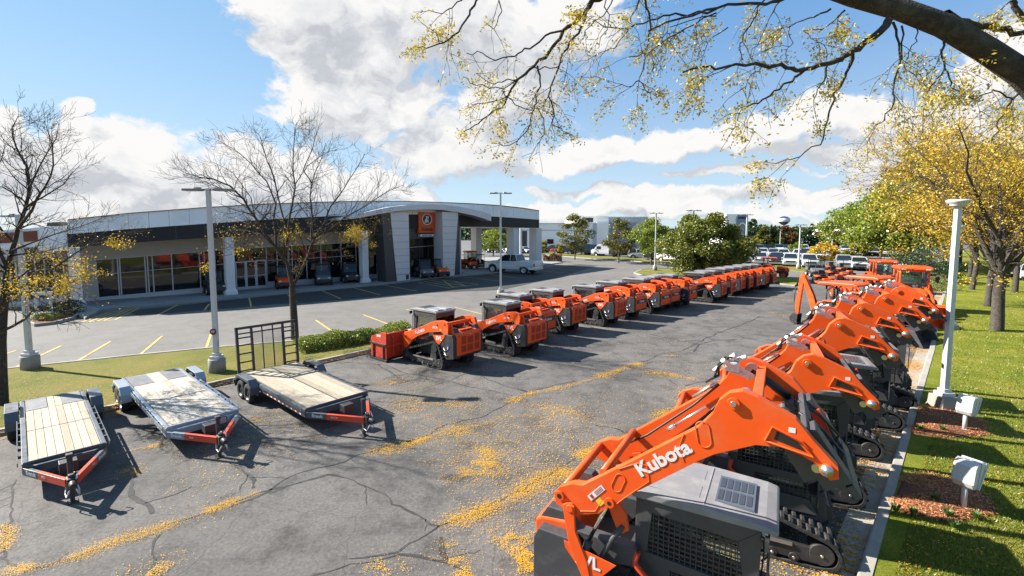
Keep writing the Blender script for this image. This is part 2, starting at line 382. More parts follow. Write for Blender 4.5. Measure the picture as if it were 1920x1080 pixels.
M_gr = grassmat('lawn', (.10, .140, .012), (.20, .225, .020), (.33, .27, .05))
M_gr2 = grassmat('dry_lawn', (.13, .15, .028), (.21, .20, .045), (.27, .21, .06))
M_mulch = mat('bark_mulch', (.16, .055, .022), .95, var=.5, vscale=18, bump=1, bscale=40)

def sheet(name, pts, z, m, kind='structure'):
    mb = MB(); mb.add([(p[0], p[1], z) for p in pts], [tuple(range(len(pts)))])
    o = mb.build(name, m, recalc=False)
    if o.data.polygons[0].normal.z < 0: o.data.flip_normals()
    return tag(o, kind=kind)
def slab(name, pts, z0, z1, m, bevel=0.0):
    mb = MB(); mb.prism([(p[0], p[1]) for p in pts], z0, z1, 0, 'z')
    return tag(mb.build(name, m, bevel=bevel), kind='structure')
def xy(pts): return [(G(*p).x, G(*p).y) for p in pts]
sheet('ground', [(-1500, -400), (1500, -400), (1500, 2500), (-1500, 2500)], -.02, grassmat('far_ground', (.10, .12, .04), (.13, .14, .05), (.16, .16, .07)))
# right kerb line
CL = [(-2.0, -.9), (5.32, 6.8), (11.4, 13.1), (18.1, 20.0), (24.95, 27.3), (30.05, 32.7), (37, 39.9), (60, 63.6), (110, 115)]
def off(line, d):
    out = []
    for i, p in enumerate(line):
        a = Vector(line[max(i - 1, 0)]); b = Vector(line[min(i + 1, len(line) - 1)]); t = (b - a).normalized(); n = Vector((t.y, -t.x))
        out.append((p[0] + n.x * d, p[1] + n.y * d))
    return out
sheet('parking_lot', [(-80, -30)] + [(-30, -30)] + CL[:7] + [(40, 44), (46, 62), (20, 78), (-20, 70), (-60, 50)], 0.0, M_as1)
dr = xy([(690, 640), (600, 646), (400, 660), (260, 674), (130, 688), (0, 703)])
sheet('driveway', dr + [(-34, 16), (-60, 18), (-60, 45), (-30, 60), (0, 90), (24, 84), (60, 78), (60, 66), (44, 54), (30, 52), (20, 44), (8, 33), (-1, 25)], .004, M_as2)
sheet('far_car_lot', [(-60, 88), (10, 84), (30, 78), (62, 66), (75, 72), (130, 120), (420, 420), (-100, 420), (-120, 120)], .008, M_as3)
slab('grass_verge', xy([(0, 700), (130, 686), (260, 672), (400, 658), (600, 641), (745, 618), (775, 624), (760, 640), (690, 659), (608, 677), (405, 720), (200, 768), (0, 812)]) + [(-22, 9.0), (-24, 13)], -.3, .13, M_gr2)
def kerb(name, line, w, z1, m=M_conc, closed=False, w2=0.0):
    a = off(line, -w2); b = off(line, w); mb = MB()
    n = len(line); vs = []
    for i in range(n): vs += [(a[i][0], a[i][1], -.25), (a[i][0], a[i][1], z1 - .012), (a[i][0] + (b[i][0] - a[i][0]) * .15, a[i][1] + (b[i][1] - a[i][1]) * .15, z1), (b[i][0], b[i][1], z1), (b[i][0], b[i][1], -.25)]
    fs = [(i * 5 + k, i * 5 + k + 1, (i + 1) * 5 + k + 1, (i + 1) * 5 + k) for i in range(n - 1) for k in range(4)]
    mb.add(vs, fs); return tag(mb.build(name, m), kind='structure')
def resample(line, step):
    out = [Vector(line[0])]
    for a, b in zip(line, line[1:]):
        a = Vector(a); b = Vector(b); n = max(1, int((b - a).length / step))
        for k in range(1, n + 1): out.append(a.lerp(b, k / n))
    return [(p.x, p.y) for p in out]
kerb('kerb', CL[:7], .17, .155)
slab('lawn', off(CL, .17) + [(115, 108), (150, 60), (120, -30), (0, -30)], -.3, .14, M_gr)
# gutter: concrete pan in cast lengths with open joints
gl = resample(CL[:7], 3.05)
mb = MB(); ga = off(gl, -.42)
for i in range(len(gl) - 1):
    A, B, C_, D_ = [Vector((*q, 0)) for q in (gl[i], gl[i + 1], ga[i + 1], ga[i])]
    e_ = (B - A).normalized() * .012
    mb.add([A + e_ + Vector((0, 0, .008)), B - e_ + Vector((0, 0, .008)), C_ - e_ + Vector((0, 0, .014)), D_ + e_ + Vector((0, 0, .014))], [(0, 1, 2, 3)])
tag(mb.build('gutter', M_conc, recalc=False), kind='structure')
kerb('verge_kerb', xy([(-120, 838), (0, 813), (200, 769), (405, 721), (608, 678), (690, 660), (762, 641), (778, 624)]), .15, .15, w2=.0)
kerb('verge_back_kerb', xy([(748, 617), (600, 640), (400, 657), (260, 671), (130, 685), (0, 699), (-60, 706)]), .14, .145)
# sidewalk before the showroom
sw = xy([(150, 588), (192, 583), (384, 566), (536, 551), (713, 534.5), (824, 521.5), (936, 512)]) + [(3.2, 66), (8, 74), (0, 90), (-40, 60), (-34, 34)]
slab('sidewalk', sw, -.2, .14, M_concd)
slab('entrance_apron', xy([(160, 600), (192, 583), (150, 575), (142, 592)]), -.2, .15, M_conc)
# verge before the car lot, islands
slab('car_lot_verge', xy([(1010, 477), (1119, 486.5), (1190, 490.5), (1284, 498), (1390, 506)]) + xy([(1400, 499), (1284, 490), (1190, 485), (1119, 481), (1010, 473)]), -.2, .14, M_gr2)
kerb('car_lot_kerb', xy([(1010, 477), (1119, 486.5), (1190, 490.5), (1284, 498), (1390, 506)])[::-1], -.3, .16, w2=.0)
slab('car_lot_verge', xy([(1450, 503), (1519, 513), (1560, 520), (1560, 512), (1519, 505), (1450, 497)]), -.2, .14, M_gr2)
slab('grass_island', xy([(1190, 513), (1200, 508), (1225, 505), (1290, 506), (1310, 512), (1300, 520), (1210, 518)]), -.2, .14, M_gr2)
kerb('island_kerb', xy([(1290, 505), (1225, 504), (1200, 507), (1188, 513), (1208, 519), (1300, 521)])[::-1], .18, .15)
slab('grass_island', xy([(1440, 523), (1470, 522), (1506, 527), (1514, 530), (1490, 536), (1462, 533)]), -.2, .14, M_gr)
kerb('island_kerb', xy([(1440, 522), (1470, 521), (1506, 526), (1516, 530), (1490, 537), (1462, 534)]), .18, .15)
# entrance drive of the side road to the right
sheet('side_road', [(-2.3 + 40 + 7, 40 - 2), (150, 140), (162, 128), (56, 30)], .146, M_as3)

M_as4 = asphalt('dark_asphalt', (.050, .048, .048), (.066, .063, .062), (.038, .037, .037), 1.0, .2)
sheet('stall_pavement', xy([(236, 583), (330, 574), (384, 567.5), (536, 552), (713, 535.5), (824, 522.5), (936, 512.5), (1000, 505), (1040, 499), (1087, 495.5), (1121, 498), (1043, 521), (941, 544), (780, 550), (660, 561), (560, 569), (513, 571), (400, 581), (330, 586), (262, 594)]), .009, M_as4)  # darker sheet laid over the driveway along the showroom front
# yellow stall lines
mb = MB()
def stripe(a, b, w=.11):
    A = G(*a, .014); B = G(*b, .014); t = (B - A).normalized(); n = Vector((t.y, -t.x, 0)) * w / 2
    k = max(1, int((B - A).length / .7)); 
    for i in range(k):
        p, q = A.lerp(B, i / k), A.lerp(B, (i + 1) / k)
        j = [R.uniform(.86, 1.1) for _ in range(2)]
        mb.add([p + n * j[0], q + n * j[1], q - n * j[1], p - n * j[0]], [(0, 1, 2, 3)])
for a, b in [((15, 695), (115, 648)), ((131, 685), (207, 640)), ((255, 671), (304, 630)), ((385, 657), (400, 614)), ((0, 667), (30, 657)), ((297, 590), (334, 571)), ((383, 582), (392, 570)), ((471, 575), (467, 558)),
             ((539, 552), (556, 566)), ((603, 545), (639, 560)), ((662, 539), (713, 553)), ((722, 535), (782, 546)), ((592, 600), (628, 625)), ((681, 590), (737, 611)), ((762, 580), (830, 597)), ((852, 576), (905, 589)),
             ((870, 519), (936, 527)), ((920, 515), (978, 522)), ((1000, 507), (1060, 512)), ((980, 500), (1050, 504)),
             ((150, 605), (205, 585)), ((205, 585), (262, 577)), ((262, 577), (215, 600)), ((215, 600), (150, 605)), ((165, 604), (225, 581)), ((180, 603), (240, 579)), ((195, 601), (252, 578)),
             ((784, 530), (820, 524)), ((820, 524), (897, 533)), ((897, 533), (842, 540)), ((842, 540), (784, 530)), ((797, 528), (858, 538)), ((808, 526), (872, 536)), ((850, 539), (830, 525)), ((875, 537), (850, 527))]:
    stripe(a, b)
tag(mb.build('parking_lines', M_asph_line, recalc=False), kind='structure')

# sealed and open cracks in the lot
mb = MB()
def crack(pts, w=.05, br=True, lvl=0):
    P = [G(*p, .005) for p in pts]; out = [P[0]]
    for a, b in zip(P, P[1:]):
        n = max(2, int((b - a).length / .16)); t = (b - a); pr = Vector((t.y, -t.x, 0)).normalized()
        for k in range(1, n + 1):
            out.append(a.lerp(b, k / n) + pr * (noise.noise(Vector((a.x * 3 + k * .35, a.y * 3, lvl))) * .10 + R.uniform(-.018, .018)) * (0 if k == n else 1))
    for i in range(len(out) - 1):
        p, q = out[i], out[i + 1]; t = (q - p)
        if t.length < 1e-4: continue
        n = Vector((t.y, -t.x, 0)).normalized()
        w1 = w * (.35 + abs(noise.noise(p * 1.7)) * 1.6); w2 = w * (.35 + abs(noise.noise(q * 1.7)) * 1.6)
        mb.add([p + n * w1, q + n * w2, q - n * w2, p - n * w1], [(0, 1, 2, 3)])
        if br and R.random() < .05:
            ang = R.choice([-1, 1]) * R.uniform(.5, 1.3); d = Vector((t.x * math.cos(ang) - t.y * math.sin(ang), t.x * math.sin(ang) + t.y * math.cos(ang), 0)).normalized()
            c = q
            for s_ in range(R.randint(2, 7)):
                c2 = c + d * .14 + Vector((R.uniform(-.05, .05), R.uniform(-.05, .05), 0)); nn = Vector((d.y, -d.x, 0)) * w * .25
                mb.add([c + nn, c2 + nn * .8, c2 - nn * .8, c - nn], [(0, 1, 2, 3)]); c = c2
def s480(l): return [(480 + .4073 * x, 640 + .4073 * y) for x, y in l]
def s900(l): return [(900 + .3704 * x, 560 + .3704 * y) for x, y in l]
def s0(l): return [(.5 * x, 540 + .5 * y) for x, y in l]
for l, w in [(s480([(-120, 760), (60, 690), (200, 605), (330, 575), (440, 535), (600, 480), (780, 435), (880, 380), (1060, 340), (1250, 235), (1473, 180)]), .028), (s480([(60, 700), (200, 650), (330, 612), (420, 630), (500, 665), (590, 700), (625, 750), (690, 775), (780, 820), (840, 850)]), .035),
             (s480([(430, 1000), (650, 970), (700, 930), (840, 850), (960, 810), (1100, 740), (1260, 660), (1473, 540)]), .022), (s480([(260, 1075), (490, 1020), (660, 980), (760, 990), (880, 1020), (990, 1075)]), .025), (s480([(850, 900), (860, 980), (880, 1010)]), .06),
             (s480([(560, 105), (610, 135), (650, 165), (700, 182), (620, 200)]), .05), (s480([(400, 95), (600, 110), (700, 150), (780, 160), (880, 180), (980, 210), (1100, 230), (1180, 250)]), .03), (s480([(540, 275), (640, 285), (740, 265)]), .04), (s480([(600, 240), (760, 220), (880, 185), (960, 150)]), .02),
             (s0([(490, 720), (510, 790), (570, 845)]), .06), (s0([(880, 665), (930, 700), (950, 750)]), .035), (s0([(0, 1010), (60, 1040), (150, 1050), (280, 1010), (430, 950), (600, 900), (800, 830), (960, 770), (1080, 740)]), .03), (s0([(60, 720), (40, 860), (20, 1010)]), .03), (s0([(600, 920), (570, 1000), (600, 1080)]), .03),
             (s900([(1020, 265), (1130, 210), (1190, 180), (1240, 160), (1330, 130), (1420, 90)]), .05), (s900([(1080, 270), (1110, 230), (1190, 210), (1300, 205)]), .05), (s900([(860, 180), (1020, 215), (1130, 210)]), .04), (s900([(1240, 165), (1350, 200), (1500, 230)]), .035),
             (s900([(0, 390), (120, 440), (240, 470)]), .04), (s900([(820, 320), (920, 280), (1020, 265)]), .03), (s900([(1040, 440), (1200, 400), (1400, 310), (1560, 220)]), .025), (s900([(580, 640), (700, 660), (780, 690)]), .03), (s900([(640, 250), (780, 330), (900, 370), (1000, 440)]), .02)]:
    crack(l, w * .95)
tag(mb.build('asphalt_cracks', M_crack, recalc=False), kind='structure')

# fallen leaves: drifts along the cracks, in the gutter, scattered over the lot
M_leafy = leafmat('fallen_locust_leaves', [(.95, .45, .008), (1.1, .58, .012), (.70, .29, .008), (1.1, .70, .03), (.50, .27, .02), (.95, .5, .01)], .1)
M_leafo = leafmat('rusty_fallen_leaves', [(.80, .30, .02), (.95, .48, .03), (.55, .19, .015), (1.0, .65, .07)], .1)
class Leaves:
    def __init__(s): s.v = []; s.f = []
    def q(s, p, sz, flat=True, asp=.45):
        a = R.uniform(0, 6.283)
        if flat:
            u = Vector((math.cos(a), math.sin(a), R.uniform(-.12, .12))); w = Vector((-math.sin(a), math.cos(a), R.uniform(-.25, .25)))
        else:
            u = Vector((R.gauss(0, 1), R.gauss(0, 1), R.gauss(0, 1))).normalized(); w = u.cross(Vector((R.gauss(0, 1), R.gauss(0, 1), R.gauss(0, 1)))).normalized()
        u = u * sz * .5; w = w * sz * .5 * asp; b = len(s.v)
        s.v += [p - u, p - w, p + u, p + w]; s.f.append((b, b + 1, b + 2, b + 3))
    def build(s, name, m, parent=None):
        me = bpy.data.meshes.new(name); me.from_pydata(s.v, [], s.f); me.materials.append(m)
        o = bpy.data.objects.new(name, me); col.objects.link(o)
        if parent: o.parent = parent
        return o
LF = Leaves()
def band(pts, w, n, sz=.05):
    n = n * 2.6; sz *= .60; w *= .80
    P = [G(*p, .012) for p in pts]; tot = sum((b - a).length for a, b in zip(P, P[1:]))
    for a, b in zip(P, P[1:]):
        k = int(n * (b - a).length)
        for _ in range(k):
            t = R.random(); p = a.lerp(b, t)
            cl = noise.noise(Vector((p.x * 1.1, p.y * 1.1, 3.3)))
            ww = w * (.55 + max(0, cl + .25) * 1.6)
            c2 = noise.noise(Vector((p.x * 4.2, p.y * 4.2, 7.7)))
            if cl + c2 * .9 < -.02 and R.random() < .86: continue
            q = p + Vector((R.gauss(0, ww * .5), R.gauss(0, ww * .5), R.uniform(0, .02)))
            LF.q(q, sz * R.uniform(.6, 1.3))
def patch(x, y, r, n, sz=.05):
    c = G(x, y, .012); n = int(n * 3.0); sz *= .52; r *= .85
    for _ in range(n):
        p = c + Vector((R.gauss(0, r), R.gauss(0, r), R.uniform(0, .015)))
        if noise.noise(Vector((p.x * 3.2, p.y * 3.2, 9))) < .0 and R.random() < .88: continue
        LF.q(p, sz * R.uniform(.6, 1.3))
band(s0([(20, 1060), (160, 1050), (280, 1010), (430, 950), (600, 900), (800, 830), (960, 770)]), .17, 1100, .024)
band(s0([(-20, 900), (30, 900), (20, 980)]), .12, 400, .035)
band(s480([(540, 510), (640, 490), (730, 465), (830, 430), (960, 400), (1060, 380), (1140, 350)]), .30, 560, .04); band(s480([(1180, 270), (1300, 235), (1473, 195)]), .45, 420, .045)
band(s480([(880, 830), (960, 815), (1040, 780), (1160, 730), (1260, 670), (1350, 620), (1450, 600)]), .24, 950, .034)
band(s900([(500, 800), (620, 750), (760, 690), (880, 710)]), .28, 760, .04); band(s900([(880, 600), (960, 570), (1020, 530), (1060, 480), (1190, 440)]), .38, 620, .045)
band(s900([(160, 520), (250, 480), (420, 450), (560, 410), (680, 370), (820, 325)]), .32, 480, .05); band(s900([(840, 370), (920, 380), (1100, 410)]), .35, 300, .05); band(s900([(920, 290), (1010, 290)]), .3, 200, .05)
band(s900([(0, 860), (60, 830), (20, 760)]), .35, 500, .04); band(s900([(300, 540), (400, 570), (560, 590)]), .5, 400, .05); band(s480([(640, 290), (760, 290), (1000, 290)]), .5, 240, .05)
band([(1425, 556), (1500, 566)], .5, 120, .07); band([(1440, 585), (1470, 592)], .5, 90, .07)
band(s0([(390, 635), (480, 610), (600, 590)]), .16, 500, .035); band(s0([(-20, 575), (40, 560)]), .25, 400, .035); band(s0([(400, 470), (470, 460)]), .2, 400, .035); band(s0([(810, 375), (880, 365)]), .2, 300, .04)
for l in [(s480([(1040, 570)])[0], .5, 900), (s480([(930, 610)])[0], .3, 260), (s480([(740, 320)])[0], .6, 650), (s480([(1380, 345)])[0], .8, 1100), (s480([(630, 190)])[0], .35, 420), (s480([(1180, 895)])[0], .26, 700),
          (s480([(1250, 1000)])[0], .22, 600), (s480([(1310, 1065)])[0], .25, 500), (s480([(900, 975)])[0], .2, 380), (s480([(990, 440)])[0], .7, 500), (s480([(970, 1080)])[0], .15, 260), (s0([(490, 690)])[0], .16, 330), (s0([(560, 1060)])[0], .2, 420),
          (s480([(600, 1040)])[0], .2, 200), (s0([(970, 490)])[0], .12, 160), (s900([(20, 850)])[0], .3, 300), (s480([(760, 205)])[0], .3, 120), (s900([(1390, 330)])[0], .8, 500), ((780, 745), .5, 300), ((1070, 602), .5, 100)]:
    patch(*l[0], l[1], l[2], .04)
def inlot(p):
    return p.y > 1.8 and p.x < p.y - .8
for _ in range(70000):
    x = R.uniform(300, 1500); y = 560 + 520 * R.random() ** .8
    p = G(x, y, .012)
    if not inlot(p): continue
    d = noise.noise(Vector((p.x * .22, p.y * .22, 1))) + .25 - abs(x - 1050) / 900 - abs(y - 800) / 900
    if R.random() < .30 + d: LF.q(p, R.uniform(.013, .030) * (1 + p.y * .035))
tag(LF.build('fallen_leaves', M_leafy), kind='stuff')
LF = Leaves()
gd = resample(CL[:7], .25)
for p in gd:
    if p[1] < 1: continue
    dn = noise.noise(Vector((p[0] * .8, p[1] * .8, 5)))
    for _ in range(int(110 * max(.1, .9 + dn * 2.4))):
        o_ = -abs(R.gauss(.32, .22)); LF.q(Vector((p[0] + .72 * o_ + R.uniform(-.12, .05), p[1] - .70 * o_ + R.uniform(-.05, .12), .020 + R.uniform(0, .02))), R.uniform(.025, .055))
    if R.random() < .35:
        for _ in range(12): LF.q(Vector((p[0] - .36 - R.gauss(0, .2), p[1] + .36 + R.gauss(0, .2), .02)), R.uniform(.02, .05))
tag(LF.build('gutter_leaves', M_leafo), kind='stuff')
LF = Leaves()
for _ in range(2200):
    x = R.uniform(1600, 1990); y = 540 + 600 * R.random(); p = G(x, y, .165)
    if p.x < p.y - .9 or noise.noise(p * .9) < .08: continue
    LF.q(p, R.uniform(.02, .045) * (1 + p.y * .02))
for _ in range(2600):
    x = R.uniform(-60, 780); t_ = R.random(); a = G(x, 812 - (x / 690) * 150, .15); b = G(x, 700 - x * .09, .15); p = a.lerp(b, t_ ** 2)
    LF.q(Vector((p.x, p.y, .15)), R.uniform(.03, .06))
tag(LF.build('lawn_leaves', M_leafo), kind='stuff')
# grass blades on the near lawn
M_blade = leafmat('grass_blades', [(.10, .15, .013), (.20, .235, .02), (.32, .28, .045), (.14, .19, .015)], .3)
LF = Leaves()
for _ in range(52000):
    x = R.uniform(1600, 1990); y = 560 + 620 * R.random()
    p = G(x, y, .14)
    if p.x < p.y - .9: continue
    a = R.uniform(0, 6.28); h = R.uniform(.02, .05) * (1 + p.y * .02); w = Vector((math.cos(a), math.sin(a), 0)) * .006 * (1 + p.y * .05); t = Vector((R.gauss(0, .4), R.gauss(0, .4), 1)) * h
    b = len(LF.v); LF.v += [p - w, p + w, p + t]; LF.f.append((b, b + 1, b + 2))
tag(LF.build('lawn_grass', M_blade), kind='stuff')
# ------------------------------------------------------------------ compact track loader (x forward, y left, z up)
def ring_track(outer, th):
    """closed outline offset inward by th"""
    n = len(outer); inn = []
    A = sum(outer[i][0] * outer[(i + 1) % n][1] - outer[(i + 1) % n][0] * outer[i][1] for i in range(n)); sg = 1 if A > 0 else -1
    for i in range(n):
        a = Vector(outer[i - 1]); b = Vector(outer[i]); c = Vector(outer[(i + 1) % n])
        t = ((b - a).normalized() + (c - b).normalized()).normalized(); nn = Vector((-t.y, t.x)) * sg
        inn.append((b.x + nn.x * th, b.y + nn.y * th))
    return inn
def smooth_loop(pts, r=.25, k=4):
    out = []; n = len(pts)
    for i in range(n):
        a, b, c = Vector(pts[i - 1]), Vector(pts[i]), Vector(pts[(i + 1) % n])
        rr = min(r, (a - b).length * .45, (c - b).length * .45); p = b + (a - b).normalized() * rr; q = b + (c - b).normalized() * rr
        for j in range(k + 1):
            t = j / k; out.append(tuple((p * (1 - t) ** 2 + b * 2 * t * (1 - t) + q * t * t)))
    return out
TRK = [(1.30, .30), (1.16, .50), (.05, .84), (-.55, 1.04), (-.82, .98), (-1.10, .36), (-1.06, .08), (-.85, 0), (1.0, 0), (1.24, .08)]
def make_tracks(root, s):
    y0, y1 = (.44, .86)
    if s < 0: y0, y1 = -.86, -.44
    out = smooth_loop(TRK, .2, 4); inn = ring_track(out, .05); n = len(out); mb = MB()
    vs = [(p[0], y0, p[1]) for p in out] + [(p[0], y1, p[1]) for p in out] + [(p[0], y0, p[1]) for p in inn] + [(p[0], y1, p[1]) for p in inn]
    fs = []
    for i in range(n):
        j = (i + 1) % n
        fs += [(i, j, n + j, n + i), (2 * n + i, 3 * n + i, 3 * n + j, 2 * n + j), (i, 2 * n + i, 2 * n + j, j), (n + i, n + j, 3 * n + j, 3 * n + i)]
    mb.add(vs, fs)
    # tread bars all round
    L = [0]; 
    for i in range(n): L.append(L[-1] + (Vector(out[(i + 1) % n]) - Vector(out[i])).length)
    tot = L[-1]; k = int(tot / .125)
    for q in range(k):
        d = q / k * tot; i = max(j for j in range(n) if L[j] <= d); a = Vector(out[i]); b = Vector(out[(i + 1) % n]); t = (b - a).normalized(); p = a + t * (d - L[i])
        nn = Vector((t.y, -t.x));
        if (p + nn * .1 - Vector((0, .45))).length < (p - Vector((0, .45))).length: nn = -nn
        for (ya, yb, sh) in ((y0 + .01, (y0 + y1) / 2 - .02, .03), ((y0 + y1) / 2 + .02, y1 - .01, -.03)):
            vs = []
            for yy in (ya, yb):
                for (u, v) in ((-.034, 0), (.034, 0), (.022, .032), (-.022, .032)):
                    vs.append((p.x + t.x * (u + sh) + nn.x * v, yy, max(.001, p.y + t.y * (u + sh) + nn.y * v)))
            mb.add(vs, [(0, 1, 2, 3), (7, 6, 5, 4), (0, 4, 5, 1), (1, 5, 6, 2), (2, 6, 7, 3), (3, 7, 4, 0)])
    t = mb.build('rubber_track', M_rub, root)
    # undercarriage
    mb = MB(); c = (y0 + y1) / 2; yo = y1 if s > 0 else y0; yi = yo - s * .10
    a, b = sorted((yi, yo - s * .02))
    mb.prism([(-.80, .10), (.95, .10), (1.05, .24), (.9, .33), (-.55, .38), (-.85, .30)], a, b, 0)
    mb.prism([(-.72, .30), (-.35, .30), (-.45, .85), (-.70, .85)], a + .01, b - .01, 0)
    for x in (-.55, -.25, .05, .35, .65): mb.cyl((x, yi - s * .2, .12), (x, yo - s * .01, .12), .075, 12)
    mb.cyl((1.02, yi - s * .25, .27), (1.02, yo - s * .01, .27), .17, 16); mb.cyl((-.86, yi - s * .25, .24), (-.86, yo - s * .01, .24), .16, 16)
    mb.cyl((-.60, yi - s * .25, .77), (-.60, yo - s * .015, .77), .16, 18)
    mb.build('undercarriage', M_blk, t, bevel=.008)
    mb = MB(); d = sorted((yo - s * .025, yo + s * .004)); mb.box(-.55, .62, d[0], d[1], .305, .355)
    for x in (-.55, -.25, .05, .35, .65, 1.02, -.86): mb.cyl((x, yo - s * .012, .12 if x not in (1.02, -.86) else .26), (x, yo + s * .006, .12 if x not in (1.02, -.86) else .26), .022, 8)
    mb.build('rail_guard', M_stl, t)
ARM_LOW = [(1.30, .42), (1.31, 1.08), (1.24, 1.16), (.96, 1.24), (.44, 1.40), (-.40, 1.76), (-.62, 1.83), (-1.02, 1.89), (-1.28, 1.84), (-1.34, 1.70), (-1.30, 1.34), (-1.10, 1.34), (-.98, 1.46), (-.23, 1.34), (.36, 1.12), (.71, .93), (1.0, .62), (1.10, .42)]
ARM_UP = [(-1.34, 1.93), (-1.26, 2.03), (-1.09, 2.12), (-.95, 2.14), (-.43, 2.54), (.36, 3.16), (.50, 3.34), (.56, 3.50), (.66, 3.60), (.78, 3.64), (.92, 3.60), (1.26, 3.44), (1.42, 3.25), (1.62, 3.04), (1.63, 2.93), (1.56, 2.90),
          (1.45, 3.03), (1.32, 3.09), (1.15, 3.13), (.92, 3.10), (.78, 3.03), (.54, 2.91), (.36, 2.78), (-.24, 2.29), (-.49, 2.08), (-.74, 1.84), (-1.04, 1.73), (-1.30, 1.79)]
def slot_outline(mb, c, ang, l, r, y, s, m=0):
    """raised oval rim pressed into the arm plate"""
    pts = []
    for k in range(24):
        t = 2 * math.pi * k / 24; x = r * math.cos(t) + (l if math.cos(t) > 0 else -l) ; z = r * math.sin(t)
        pts.append((c[0] + x * math.cos(ang) - z * math.sin(ang), y, c[1] + x * math.sin(ang) + z * math.cos(ang)))
    mb.tube(pts + [pts[0]], .008, 5, m, cap=False)
def make_ctl(up=False, rear='grille', pusher=False, detail=True, model='SVL'):
    root = empty('compact_track_loader')
    mb = MB()  # chassis
    mb.prism([(-1.58, .52), (-1.0, .34), (.85, .34), (1.12, .62), (1.10, .98), (.6, 1.02), (-.4, 1.05), (-1.1, 1.05), (-1.58, .9)], -.42, .42, 0)
    for s in (1, -1):
        a, b = sorted((s * .45, s * .62))
        # loader tower and side plate behind the track
        mb.prism([(-1.62, .50), (-1.28, .44), (-1.14, .50), (-.62, 1.14), (-.36, 1.20), (-.30, 1.42), (-1.08, 1.42), (-1.28, 1.62), (-1.50, 1.62), (-1.64, 1.40)], a, b, 0)
        a2, b2 = sorted((s * .62, s * .80)); mb.prism([(-1.62, .52), (-1.26, .44), (-1.16, .50), (-.90, 1.00), (-1.06, 1.40), (-1.55, 1.40), (-1.62, 1.25)], a2, b2, 0)
    mb.build('chassis', M_blk if not up else M_gry, root, bevel=.012)
    for s in (1, -1): make_tracks(root, s)
    # side badge panel, orange, with the model letters
    for s in (1, -1):
        y = s * .803; a, b = sorted((y, y + s * .012))
        mb = MB(); mb.prism([(-.50, 1.28), (-1.18, 1.37), (-1.16, 1.28), (-.84, .93), (-.76, .97)], a, b, 0); pl = mb.build('side_panel', M_or, root, bevel=.004)
        Mx = frameM((-.86, y + s * .016, 1.20), (-s, 0, .03), (0, 0, 1)); text(model, .21, Mx, M_wht, pl, bold=.03)
        
        if not up: mb = MB(); mb.box(-1.37, -1.29, a, b, .84, .96); mb.box(-1.40, -1.26, a, b, .93, .98); q = mb.build('tie_down_decal', M_blue, root); mb = MB(); mb.box(-1.345, -1.315, a - .002, b + .002, .85, .95); mb.build('decal_mark', M_wht, q)
        mb = MB()
        for (x, z) in ((-1.18, .78), (-1.22, .60)): mb.tube([(x + .08, y, z + .10), (x, y + s * .02, z), (x - .12, y, z + .04)], .014, 5)
        mb.build('grab_step', M_stl, root)
    # engine hood and rear door
    mb = MB(); mb.prism([(-1.66, .60), (-1.68, 1.40), (-1.60, 1.46), (-1.18, 1.52), (-1.12, 1.46), (-1.12, .60)], -.64, .64, 0)
    hd = mb.build('engine_hood', M_or, root, bevel=.03)
    mb = MB(); mb.box(-1.52, -1.24, -.34, .34, 1.49, 1.535); mb.build('hood_vent', M_or2, hd, bevel=.012)
    mb = MB()
    if rear == 'grille':
        for r_, (z0, z1) in enumerate(((.72, .96), (1.02, 1.32))):
            for (ya, yb) in ((-.52, -.30), (-.18, .10), (.20, .42)): mb.box(-1.688, -1.66, ya, yb, z0, z1 - (.05 if ya == -.18 and r_ else 0))
        mb.build('rear_grille', M_ord, hd)
        text('K', .07, frameM((-1.692, -.04, 1.345), (0, -1, 0), (0, 0, 1)), M_wht, hd, name='badge', bold=.03)
    else:
        mb.box(-1.695, -1.66, -.55, .55, .98, 1.20); q = mb.build('rear_grille', M_blk, hd)
        text('Kubota', .19, frameM((-1.70, 0, 1.09), (0, -1, 0), (0, 0, 1)), M_wht, q, bold=.02)
    for s in (1, -1):
        mb = MB(); a, b = sorted((s * .50, s * .61)); mb.box(-1.69, -1.655, a, b, 1.30, 1.38) if rear != 'grille' else mb.box(-1.69, -1.655, *sorted((s * .555, s * .61)), 1.33, 1.40); mb.build('tail_lamp', M_tlmp, root)
    # cab
    z0, zt = 1.0, 2.04
    mb = MB(); X0, X1 = -.36, .98
    for s in (1, -1):
        a, b = sorted((s * .45, s * .50))
        WO = [(X0 + .14, 1.36), (X0 + .20, 1.88), (X1 - .20, 1.84), (X1 - .13, 1.32)]   # window opening (rear bottom, rear top, front top, front bottom)
        OUT = [(X0, z0 - .3), (X0, zt), (X1 + .03, zt), (X1, z0 - .3)]
        mb.prism([OUT[0], (X0 + .04, 1.34), WO[0], WO[1], (X0 + .05, zt), OUT[1]], a, b)     # rear pillar
        mb.prism([OUT[1], WO[1], WO[2], OUT[2]], a, b)                                       # header
        mb.prism([OUT[2], WO[2], WO[3], (X1 - .02, 1.28), OUT[3]], a, b)                     # front pillar
        L = [(X0 + .42, .98), (X0 + .42, 1.22), (X1 - .13, 1.17), (X1 - .13, .93)]
        mb.prism([OUT[0], (X0, 1.34), WO[0], WO[3], (X1 - .02, 1.28), (X1 - .13, 1.20), L[1], L[0]], a, b)
        mb.prism([OUT[0], L[0], L[3], OUT[3]], a, b)
    mb.box(X0 - .002, X0 + .05, -.45, .45, z0 - .3, 1.30); mb.box(X0 - .002, X0 + .05, -.45, .45, 1.86, zt)
    mb.box(X1 - .04, X1 + .025, -.45, .45, 1.93, zt); mb.box(X1 - .10, X1 + .0, -.45, .45, .70, .98)
    mb.box(X0, X1, -.45, .45, .60, .64)
    cab = mb.build('cab', M_gry, root, bevel=.008)
    mb = MB()
